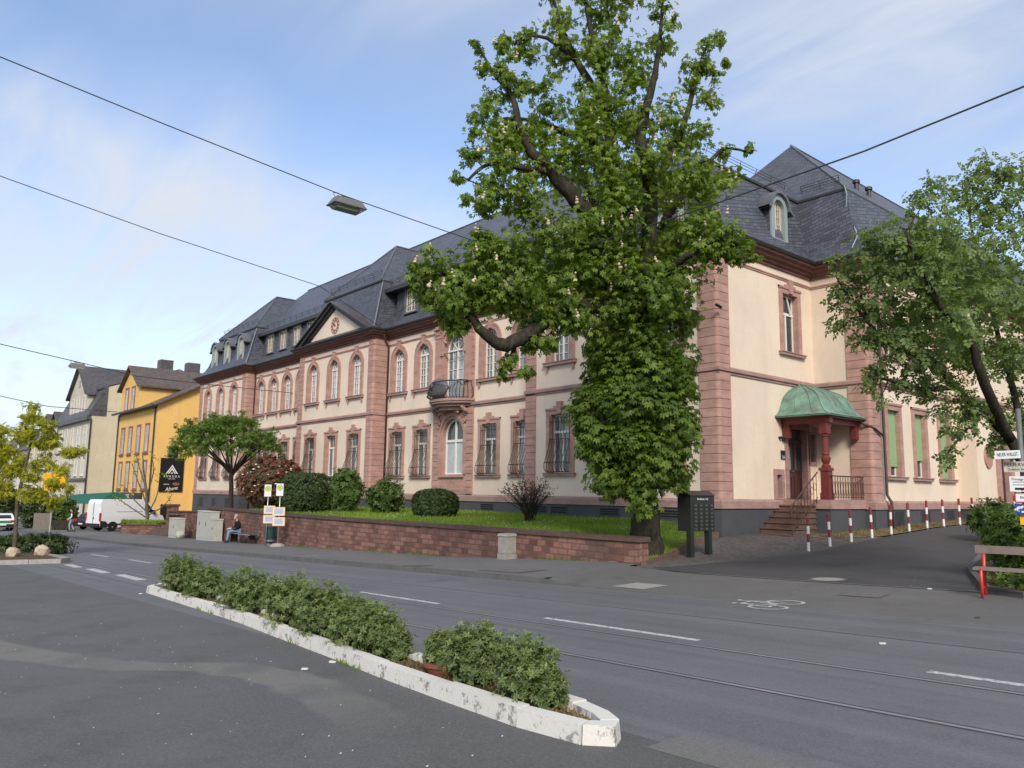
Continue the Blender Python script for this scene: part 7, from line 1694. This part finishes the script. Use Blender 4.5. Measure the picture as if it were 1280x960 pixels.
def car(name, label, org, hd, body, cabin_mat, stripe=None, Ln=4.3, W=1.75):
    hd = Vector(hd).normalized(); sd = Vector((hd.y,-hd.x,0)); org = Vector(org); o = thing(name, label, 'car', org)
    P = lambda x, y, z: org + hd*x + sd*y + Vector((0,0,z))
    prof = [(0,.45),(-.02,.75),(.10,.98),(.30,1.02),(.55,1.36),(.9,1.47),(2.2,1.47),(3.0,1.02),(4.05,.86),(4.3,.62),(4.26,.32),(.1,.30)]; hw = lambda z: W/2-max(0,z-.95)*.28
    mb = MB(); L_ = [P(x,hw(z),z) for x, z in prof]; R2 = [P(x,-hw(z),z) for x, z in prof]; n = len(prof)
    for i in range(n): mb.face([L_[i],L_[(i+1)%n],R2[(i+1)%n],R2[i]])
    for t in tessellate_polygon([[Vector((x,z,0)) for x, z in prof]]): mb.face([L_[q] for q in t]); mb.face([R2[q] for q in t])
    mb.build('body', body, o, uv=False)
    mb = MB(); mb.face([P(.31,.66,1.06),P(.31,-.66,1.06),P(.53,-.58,1.34),P(.53,.58,1.34)]); mb.face([P(2.95,.66,1.06),P(2.95,-.66,1.06),P(2.25,-.58,1.44),P(2.25,.58,1.44)])
    for q in (-1, 1): mb.face([P(x,q*(hw(z)+.006),z) for x, z in ((.55,1.06),(2.8,1.06),(2.2,1.40),(.85,1.40))])
    # lift glass off the body a little
    mb.v = [tuple(Vector(p)+Vector((0,0,.012))) for p in mb.v]; mb.build('car_window', cabin_mat, o, uv=False)
    for q in (-1, 1): mb = MB(); mb.obox(P(.0,q*.68,.84), hd, sd, Vector((0,0,1)), .05, .15, .09); mb.build('tail_light', M['taillight'], o, uv=False)
    mb = MB(); mb.obox(P(-.04,0,.47), hd, sd, Vector((0,0,1)), .06, W/2-.03, .13); mb.build('bumper', M['plastic'], o, uv=False)
    mb = MB(); mb.obox(P(-.10,0,.55), hd, sd, Vector((0,0,1)), .01, .25, .055); mb.build('number_plate', M['sign_white'], o, uv=False)
    if stripe:
        mb = MB()
        mb.obox(P(-.015,0,.80), hd, sd, Vector((0,0,1)), .03, W/2-.22, .10)
        for q in (-1, 1): mb.obox(P(2.1,q*(W/2),.78), hd, sd, Vector((0,0,1)), 2.0, .012, .11)
        mb.build('green_stripe', stripe, o, uv=False)
    for x in (.85, 3.4):
        for q in (-1, 1): wheel(o, P(x,q*(W/2-.09),.31), sd*q, .31, .2)
p = at_depth(101, 660, 66); car('parked_car', 'dark car parked behind the white van, only its rear showing', (p.x, p.y, Z(p.x,p.y)+.05), (-.45,.9,0), M['carred'], M['carglass'])
p = on_ground(6, 664); car('passenger_car', 'white car with a green band driving away at the far left of the road', (p.x, p.y-.2, Z(p.x,p.y)), (-1,.02,0), M['carwhite'], M['carglass'], M['cargreen'])
# ---- lamps hung over the street and the wires
def wire(name, label, pts, r=.011, sag=0):
    P = [Vector(p) for p in pts]; out = []
    for a, b in zip(P, P[1:]):
        for k in range(8): t = k/8; q = a.lerp(b, t); q.z -= 4*sag*t*(1-t); out.append(q)
    out.append(P[-1]); mb = MB(); mb.tube(out, r, 5); return tag(mb.build(name, M['wire'], None, out[len(out)//2], uv=False), label, 'cable')
def lamp(c, label, xd=(0,1,0)):
    c = Vector(c); x = Vector(xd).normalized(); y = Vector((x.y,-x.x,0)); up = Vector((0,0,1)); o = thing('street_lamp', label, 'street lamp', c, 'street lamps hung on cables')
    q = lambda a, b, z: c + y*a + x*b + up*z
    mb = MB(); lo, hi = (.20,.40), (.14,.31)
    mb.hexa([q(-lo[0],-lo[1],-.22),q(lo[0],-lo[1],-.22),q(lo[0],lo[1],-.22),q(-lo[0],lo[1],-.22),q(-hi[0],-hi[1],-.06),q(hi[0],-hi[1],-.06),q(hi[0],hi[1],-.06),q(-hi[0],hi[1],-.06)])
    mb.hexa([q(-lo[0]-.015,-lo[1]-.015,-.245),q(lo[0]+.015,-lo[1]-.015,-.245),q(lo[0]+.015,lo[1]+.015,-.245),q(-lo[0]-.015,lo[1]+.015,-.245),q(-lo[0]-.015,-lo[1]-.015,-.221),q(lo[0]+.015,-lo[1]-.015,-.221),q(lo[0]+.015,lo[1]+.015,-.221),q(-lo[0]-.015,lo[1]+.015,-.221)])
    mb.build('housing', M['lampgrey'], o, uv=False)
    mb = MB(); mb.hexa([q(-.12,-.30,-.33),q(.12,-.30,-.33),q(.12,.30,-.33),q(-.12,.30,-.33),q(-.18,-.37,-.247),q(.18,-.37,-.247),q(.18,.37,-.247),q(-.18,.37,-.247)]); mb.build('cover', M['clear'], o, uv=False)
    mb = MB(); mb.tube([q(0,-.12,-.06),q(0,-.10,.0),q(0,.1,.0),q(0,.12,-.06)], .02, 5); mb.tube([q(0,-.30,-.08),q(0,-.36,.02),q(0,-.25,.05),q(0,-.1,.0)], .009, 4); mb.build('hanger', M['plastic'], o, uv=False)
lu = -15.65
l1 = at_u(434, 247, lu); lamp(l1 , 'large grey street lamp hanging on the nearest cable over the road')
wire('span_cable', 'thin cable across the street carrying the nearest hanging lamp, from the top left', [at_u(0,71,lu)+(at_u(0,71,lu)-at_u(200,153,lu)).normalized()*16, at_u(0,71,lu), at_u(200,153,lu), at_u(428,244,lu), at_u(560,290,lu), at_u(700,338,lu), Vector((lu,21.9,8.6))], .012)
u2 = -37.4
wire('span_cable', 'thin cable across the street ending at the roof edge by the pediment', [at_u(0,220,u2)+(at_u(0,220,u2)-at_u(200,292,u2)).normalized()*16, at_u(0,220,u2), at_u(200,292,u2), at_u(400,358,u2), Vector((u2+.2, 22.4, 10.55))], .02)
l2 = at_u(97, 453, -46.5); lamp(l2, 'small grey street lamp hanging over the road at the far left')
wire('span_cable', 'far cable across the street carrying the small hanging lamp', [at_u(0,430,-46.5)+(at_u(0,430,-46.5)-at_u(95,452,-46.5)).normalized()*16, at_u(0,430,-46.5), at_u(95,452,-46.5), at_u(170,470,-46.5), at_u(265,481,-49), Vector((-49.3,22.7,8.1))], .022)
wire('span_cable', 'faint lowest cable at the far left between the houses', [at_u(0,495,-75)+(at_u(0,495,-75)-at_u(60,508,-75)).normalized()*16, at_u(0,495,-75), at_u(60,508,-75), at_u(146,515,-80)], .03)
wire('overhead_cable', 'dark cable rising to the top right, passing the chestnut crown and the roof', [at_v(1280,108,12.5)+(at_v(1280,108,12.5)-at_v(1080,189,12.5)).normalized()*25, at_v(1280,108,12.5), at_v(1080,189,12.5), at_v(870,263,12.5), at_v(700,318,13.5), at_v(600,346,16), at_v(520,375,19), Vector((-37.2,21.4,9.6)) if False else at_v(437,432,21.4)], .016)
# ------------------------------------------------------------------ the houses further down the street
def far_window(pl, c, hw, z0, z1, par, trim, arched=False, frame='white'):
    mb = MB(); mb.pring(pl, rect(c-hw-.14,c+hw+.14,z0-.16,z1+.18), rect(c-hw,c+hw,z0,z1), -.02, .06); mb.pbox(pl, c-hw-.22, c+hw+.22, z0-.26, z0-.16, 0, .16); w = mb.build('window', M[trim], par, uv=False)
    mb = MB(); mb.ppoly(pl, [rect(c-hw,c+hw,z0,z1)], .012); mb.build('pane', M['glass'], w, uv=False)
    mb = MB(); mb.pbox(pl, c-.03, c+.03, z0, z1, .013, .035); mb.pbox(pl, c-hw, c+hw, lerp(z0,z1,.68)-.03, lerp(z0,z1,.68)+.03, .013, .036); mb.pring(pl, rect(c-hw,c+hw,z0,z1), rect(c-hw+.035,c+hw-.035,z0+.035,z1-.035), .013, .034); mb.build('frame', M[frame], w, uv=False)
def gable_roof(mb, x0, x1, y0, y1, ze, zr, axis='x', ov=.5, hip=0):
    """ridge along x (axis x) at mid y, with a thickness"""
    t = .14
    if axis == 'x':
        ym = (y0+y1)/2; k = (zr-ze)/(ym-y0); a = [(x0-ov,y0-ov,ze-ov*k),(x1+ov,y0-ov,ze-ov*k),(x1+ov,ym,zr),(x0-ov,ym,zr)]; b = [(x1+ov,y1+ov,ze-ov*k),(x0-ov,y1+ov,ze-ov*k),(x0-ov,ym,zr),(x1+ov,ym,zr)]
    else:
        xm = (x0+x1)/2; k = (zr-ze)/(xm-x0); a = [(x1+ov,y0-ov,ze-ov*k),(x1+ov,y1+ov,ze-ov*k),(xm,y1+ov,zr),(xm,y0-ov,zr)]; b = [(x0-ov,y1+ov,ze-ov*k),(x0-ov,y0-ov,ze-ov*k),(xm,y0-ov,zr),(xm,y1+ov,zr)]
    for q in (a, b): mb.hexa([(p[0],p[1],p[2]-t) for p in q] + list(q))
def yellow_house():
    x0, x1, y0, y1 = -89.7, -76.6, 22.0, 37.0; o = thing('yellow_house', 'orange yellow house with brown tiled roof, gabled dormer and black sign board on its side', 'house', (-80, 22, -2)); pl = front(y0); ps = side(x1)
    mb = MB(); ze, zr = 9.55, 14.6; ym = 31.5
    mb.box(x0, x1, y0, y1, -2.6, ze)
    mb.face([(x1,y0,ze),(x1,y1,ze),(x1,ym,ze+(zr-ze)*.93)]); mb.face([(x0,y1,ze),(x0,y0,ze),(x0,ym,ze+(zr-ze)*.93)])
    cx, gw = -86.0, 3.3   # gable front
    mb.hexa([(cx-gw,y0-.02,ze),(cx+gw,y0-.02,ze),(cx+gw,ym-2,ze),(cx-gw,ym-2,ze),(cx-gw,y0-.02,12.0),(cx+gw,y0-.02,12.0),(cx+gw,ym-2,12.0),(cx-gw,ym-2,12.0)]); mb.face([(cx-gw,y0-.02,12.0),(cx+gw,y0-.02,12.0),(cx,y0-.02,13.95)])
    mb.box(x1-.5, x1+3.2, 27.2, 35, -2.6, 8.9)
    mb.build('wall', M['ochre'], o)
    mb = MB(); gable_roof(mb, x0, x1, y0, 2*ym-y0, ze, zr, 'x', .55); gable_roof(mb, cx-gw, cx+gw, y0, ym, 12.0, 14.1, 'y', .45)
    mb.hexa([(x1-.6,26.7,8.9),(x1+3.7,26.7,8.9),(x1+3.7,35.5,8.9),(x1-.6,35.5,8.9),(x1-.6,28.5,10.9),(x1+1.2,28.8,10.9),(x1+1.2,33.5,10.9),(x1-.6,33.5,10.9)])
    mb.build('roof', M['tile_brown'], o)
    mb = MB(); mb.box(x0-.6,x1+.6,y0-.66,y0-.52,9.15,9.32); mb.tube([(x1-.3,y0-.1,9.2),(x1-.3,y0-.1,-2)], .07, 6); mb.tube([(x0+.2,y0-.1,9.2),(x0+.2,y0-.1,-2)], .07, 6); mb.tube([(x1+.05,26.9,8.8),(x1+.1,26.9,-2)], .07, 6); mb.build('gutter', M['gutter'], o, uv=False)
    for c in (-87.6,-84.9,-82.0,-79.2): far_window(pl, c, .55, 5.1, 7.6, o, 'winred', False, 'cream'); far_window(pl, c, .55, 1.6, 4.1, o, 'winred', False, 'cream')
    for c in (-87.2,-84.9): far_window(front(y0-.02), c, .5, 9.6, 11.7, o, 'winred')
    mb = MB(); mb.pbox(ps, 22.9, 24.4, -2.1, .15, 0, .05); mb.build('doorway', M['black'], o, uv=False)
    mb = MB(); mb.pbox(pl, -88.8, -79.3, .45, 1.15, .02, .10); s_ = mb.build('shop_sign', M['blackboard'], o, uv=False)
    text('A KUMPEL', .52, M['letter_white'], s_, pl(-84.4, .8, .105), (1,0,0), (0,-1,0)); mb = MB(); mb.pextr(pl, [(-88.4,.58),(-87.6,.58),(-88.0,1.0)], .10, .11); mb.build('emblem', M['letter_white'], s_, uv=False)
    for nm, xa in (('chimney',-80.5),('chimney',-88.5)): mb = MB(); mb.box(xa-.45,xa+.45,ym+.6,ym+1.5,13,15.3); mb.build(nm, M['slate_brown'], o)
    mb = MB(); mb.tube([(-78.5,ym-.3,14.3),(-78.5,ym-.3,17.2)], .03, 5); mb.tube([(-78.5,ym-.9,16.8),(-78.5,ym+.3,16.8)], .02, 5); mb.tube([(-78.5,ym-.6,16.4),(-78.5,ym,16.4)], .02, 5); mb.build('aerial', M['wire'], o, uv=False)
    # advertising board on the gable wall
    t = thing('sign_board', 'black board with white triangle emblem and white lettering on the yellow house side wall', 'sign', (x1+.1, 23.6, 2.9)); a0, a1, z0, z1 = 22.62, 24.72, 1.3, 4.42; w = a1-a0; c = (a0+a1)/2
    mb = MB(); mb.pbox(ps, a0, a1, z0, z1, .04, .12); mb.pbox(ps, c-.42, c+.42, 4.5, 5.2, .04, .12); b = mb.build('board', M['blackboard'], t, uv=False)
    pb = side(x1+.122); mb = MB(); tz, hh, ww = 2.98, .82, .54
    for s1, s0 in ((1.0,.80),(.66,.46)):
        for q in (-1, 1): 
            P4 = [(c+q*ww*s1, tz), (c+q*ww*s0, tz), (c, tz+hh*s0), (c, tz+hh*s1)]; mb.pextr(pb, P4 if q < 0 else P4[::-1], 0, .012)
    mb.pextr(pb, [(c-.10,tz),(c+.10,tz),(c,tz+.16)], 0, .012); mb.build('emblem', M['letter_white'], b, uv=False)
    text('A U R O R A', .27, M['letter_white'], b, pb(c, 2.72, .004), (0,1,0), (1,0,0)); text('CAFÉ · BAR', .13, M['letter_white'], b, pb(c, 2.50, .004), (0,1,0), (1,0,0))
    text('SHISHA', .16, M['letter_white'], b, pb(c-.42, 1.98, .004), (0,1,0), (1,0,0)); mb = MB(); mb.pextr(pb, [(c+.1+.34*(1+math.cos(t_))*.98, 2.03+.14*math.sin(t_)) for t_ in [2*math.pi*k/16 for k in range(16)]], 0, .008); mb.build('emblem', M['letter_brown'], b, uv=False)
    text('Abent', .46, M['letter_white'], b, pb(c+.02, 1.58, .004), Vector((0,1,.16)), (1,0,0), shear=.4); text('bar', .16, M['letter_white'], b, pb(c, 4.8, .004), (0,1,0), (1,0,0))
yellow_house()
def cream_house():
    x0, x1, y0, y1 = -125.5, -106.6, 23.0, 44.0; o = thing('cream_house', 'tall cream house with blank side wall and grey gabled mansard front', 'house', (-116, 23, -3)); pl = front(y0)
    mb = MB(); mb.face([(x1,y0,-3.5),(x1,y1,-3.5),(x1,y1,13),(x1,33,17.2),(x1,24.6,14.2),(x1,23.0,10.8)]); mb.face([(x0,y1,-3.5),(x0,y0,-3.5),(x0,23,10.8),(x0,24.6,14.2),(x0,33,17.2),(x0,y1,13)]); mb.face([(x1,y1,-3.5),(x0,y1,-3.5),(x0,y1,13),(x1,y1,13)]); mb.build('side_wall', M['cream2'], o)
    mb = MB(); mb.ppoly(pl, [rect(x0,x1,-3.5,10.4)], 0); cx, gw = -114.5, 5.0; mb.hexa([(cx-gw,y0,10.4),(cx+gw,y0,10.4),(cx+gw,27,10.4),(cx-gw,27,10.4),(cx-gw,y0,13.7),(cx+gw,y0,13.7),(cx+gw,27,13.7),(cx-gw,27,13.7)]); mb.face([(cx-gw,y0-.01,13.7),(cx+gw,y0-.01,13.7),(cx,y0-.01,17.4)]); mb.build('front_wall', M['grey_pl'], o)
    mb = MB(); mb.pbox(pl, x0, x1, 9.9, 10.4, 0, .5); mb.pbox(pl, x0, x1, 2.4, 2.7, 0, .25); mb.pbox(pl, x0, x1, 6.0, 6.2, 0, .15); mb.build('cornice', M['slate_brown'], o)
    mb = MB(); mb.hexa([(x0-.1,y0-.4,10.42),(x1+.1,y0-.4,10.42),(x1+.1,24.6,10.42),(x0-.1,24.6,10.42),(x0-.1,24.3,14.2),(x1+.1,24.3,14.2),(x1+.1,24.6,14.2),(x0-.1,24.6,14.2)]); gable_roof(mb, x0, x1-.3, 24.3, 41.7, 14.1, 17.3, 'x', .3); gable_roof(mb, cx-gw, cx+gw, y0, 30, 13.7, 17.5, 'y', .5)
    mb.build('roof', M['slate_brown'], o)
    for c in (-123.2,-120.0,-116.4,-112.6,-109.2):
        for z0 in (-1.2, 3.2, 6.8): far_window(pl, c, .62, z0, z0+2.4, o, 'white_pl')
    for c in (-117.6,-114.5,-111.4): far_window(front(y0-.0), c, .6, 11.0, 13.1, o, 'white_pl')
    mb = MB(); mb.pextr(front(y0-.01), [(cx+.5*math.cos(t), 15.0+.5*math.sin(t)) for t in [2*math.pi*k/16 for k in range(16)]], 0, .06); mb.build('oval_window', M['glass_dark'], o, uv=False)
    for y in (31.5, 35.0, 39): mb = MB(); mb.box(x1-1.9,x1-.4,y-.8,y+.8,14,18.4); mb.build('chimney', M['slate_brown'], o)
    mb = MB(); mb.tube([(x1+.1,y0-.05,10),(x1+.1,y0-.05,-3)], .09, 6); mb.build('downpipe', M['gutter'], o, uv=False)
cream_house()
def row_house(label, x0, x1, ze, zr, wall, roof, y0=23.0, fl=(-1.6,1.8,5.0), dorm=(), n=4):
    o = thing('row_house', label, 'house', ((x0+x1)/2, y0, -3)); pl = front(y0)
    mb = MB(); mb.box(x0, x1, y0, y0+13, -4.2, ze); mb.face([(x1,y0,ze),(x1,y0+13,ze),(x1,y0+6.5,zr)]); mb.face([(x0,y0+13,ze),(x0,y0,ze),(x0,y0+6.5,zr)]); mb.build('wall', M[wall], o)
    mb = MB(); gable_roof(mb, x0, x1, y0, y0+13, ze, zr, 'x', .35); mb.build('roof', M[roof], o)
    for k in range(n):
        c = lerp(x0, x1, (k+.5)/n)
        for z in fl: far_window(pl, c, .62, z, z+2.1, o, 'white_pl')
    for c in dorm: mb = MB(); gable_roof(mb, c-1.3, c+1.3, y0+.3, y0+6, ze+2.3, ze+3.4, 'y', .3); mb.box(c-1.2, c+1.2, y0+.5, y0+6, ze, ze+2.3); d = mb.build('dormer', M[roof], o); far_window(front(y0+.5), c, .7, ze+.5, ze+2.0, o, 'white_pl')
    mb = MB(); mb.box((x0+x1)/2-.6,(x0+x1)/2+.6,y0+6,y0+7.4,zr-1,zr+1.5); mb.build('chimney', M['slate_brown'], o)
row_house('lower cream house with slate roof and dormers beyond the tall cream house', -146, -127, 9.2, 13.5, 'cream2', 'slate_brown', 23.2, (-2.2,1.6,5.3), (-142,-136.5,-131))
row_house('yellowish house with steep roof at the far end of the row', -170, -147, 8.0, 13.0, 'white_pl', 'slate_brown', 23.5, (-2.6,1.0,4.4), (-164,-154), 5)
row_house('distant white house at the left picture edge, the last of the row', -215, -172, 6.5, 12.0, 'white_pl', 'tile_brown', 24.0, (-3.0,.2,3.4), (-205,-195,-185), 8)
# awning and wooden gate between the cream house and the van
p0, p1 = at_depth(92, 624, 72), at_depth(146, 624, 68); 
o = thing('cafe_awning', 'dark green cloth canopy roof over the yard behind the white van', 'awning', (p0.x, p0.y, Z(p0.x,p0.y)))
mb = MB(); a = Vector((-77.5,20.5,0)); zt = at_depth(118, 618, 70).z; z0 = at_depth(100, 630, 70).z
c0, c1 = at_depth(84, 626, 76), at_depth(139, 622, 74)
mb.hexa([(c0.x,c0.y-1.6,z0-.05),(c1.x,c1.y-1.6,z0-.05),(c1.x,c1.y+2,z0-.05),(c0.x,c0.y+2,z0-.05),(c0.x,c0.y+.5,zt-.1),(c1.x,c1.y+.2,zt+.2),(c1.x,c1.y+1,zt+.2),(c0.x,c0.y+1,zt-.1)]); mb.build('canopy_cloth', M['awning'], o, uv=False)
for q in (c0, c0.lerp(c1,.5), c1): mb = MB(); mb.tube([(q.x,q.y-1.5,Z(q.x,q.y)),(q.x,q.y-1.5,z0)], .06, 6); mb.build('pole', M['plastic'], o, uv=False)
q0, q1 = at_depth(42, 655, 67), at_depth(63, 655, 66); o = thing('wooden_gate', 'weathered wooden boards and grey bin housing between the hedges at the far left', 'gate', (q0.x, q0.y, Z(q0.x,q0.y)))
mb = MB(); d = (q1-q0); d.z = 0; L_ = d.length; d.normalize(); nrm = Vector((d.y,-d.x,0))
for k in range(9): c = q0+d*(L_*(k+.5)/9); zg = Z(c.x,c.y); mb.obox((c.x,c.y,zg+.75), d, nrm, Vector((0,0,1)), L_/9*.44, .05, .75)
mb.build('gate_board', M['fence_wood'], o, uv=False)
q0, q1 = at_depth(65, 657, 65.5), at_depth(86, 658, 64); o = thing('picket_fence', 'low dark picket fence in front of the leafy hedge near the walking person', 'fence', (q0.x, q0.y, Z(q0.x,q0.y))); d = (q1-q0); d.z = 0; L_ = d.length; d.normalize(); nrm = Vector((d.y,-d.x,0)); mb = MB()
for k in range(16): c = q0+d*(L_*(k+.5)/16); zg = Z(c.x,c.y); mb.obox((c.x,c.y,zg+.5), d, nrm, Vector((0,0,1)), L_/16*.3, .02, .45)
mb.build('picket', M['bark'], o, uv=False)
# yellow direction board seen through the far street tree
p = at_depth(68, 601, 44); zg = Z(p.x,p.y); nd = -Vector((p.x,p.y,0)).normalized(); xd = Vector((-nd.y,nd.x,0)); o = thing('direction_sign', 'yellow direction sign seen through the young yellow green tree', 'sign', (p.x,p.y,zg))
mb = MB(); mb.obox(p, xd, nd, Vector((0,0,1)), .55, .03, .40); mb.obox(p+Vector((0,0,-.30))-xd*.1, xd, nd, Vector((0,0,1)), .42, .035, .25); mb.build('sign_face', M['orange'], o, uv=False); mb = MB(); mb.tube([(p.x,p.y,zg),(p.x,p.y,p.z)], .05, 8); mb.build('post', M['galv'], o, uv=False)
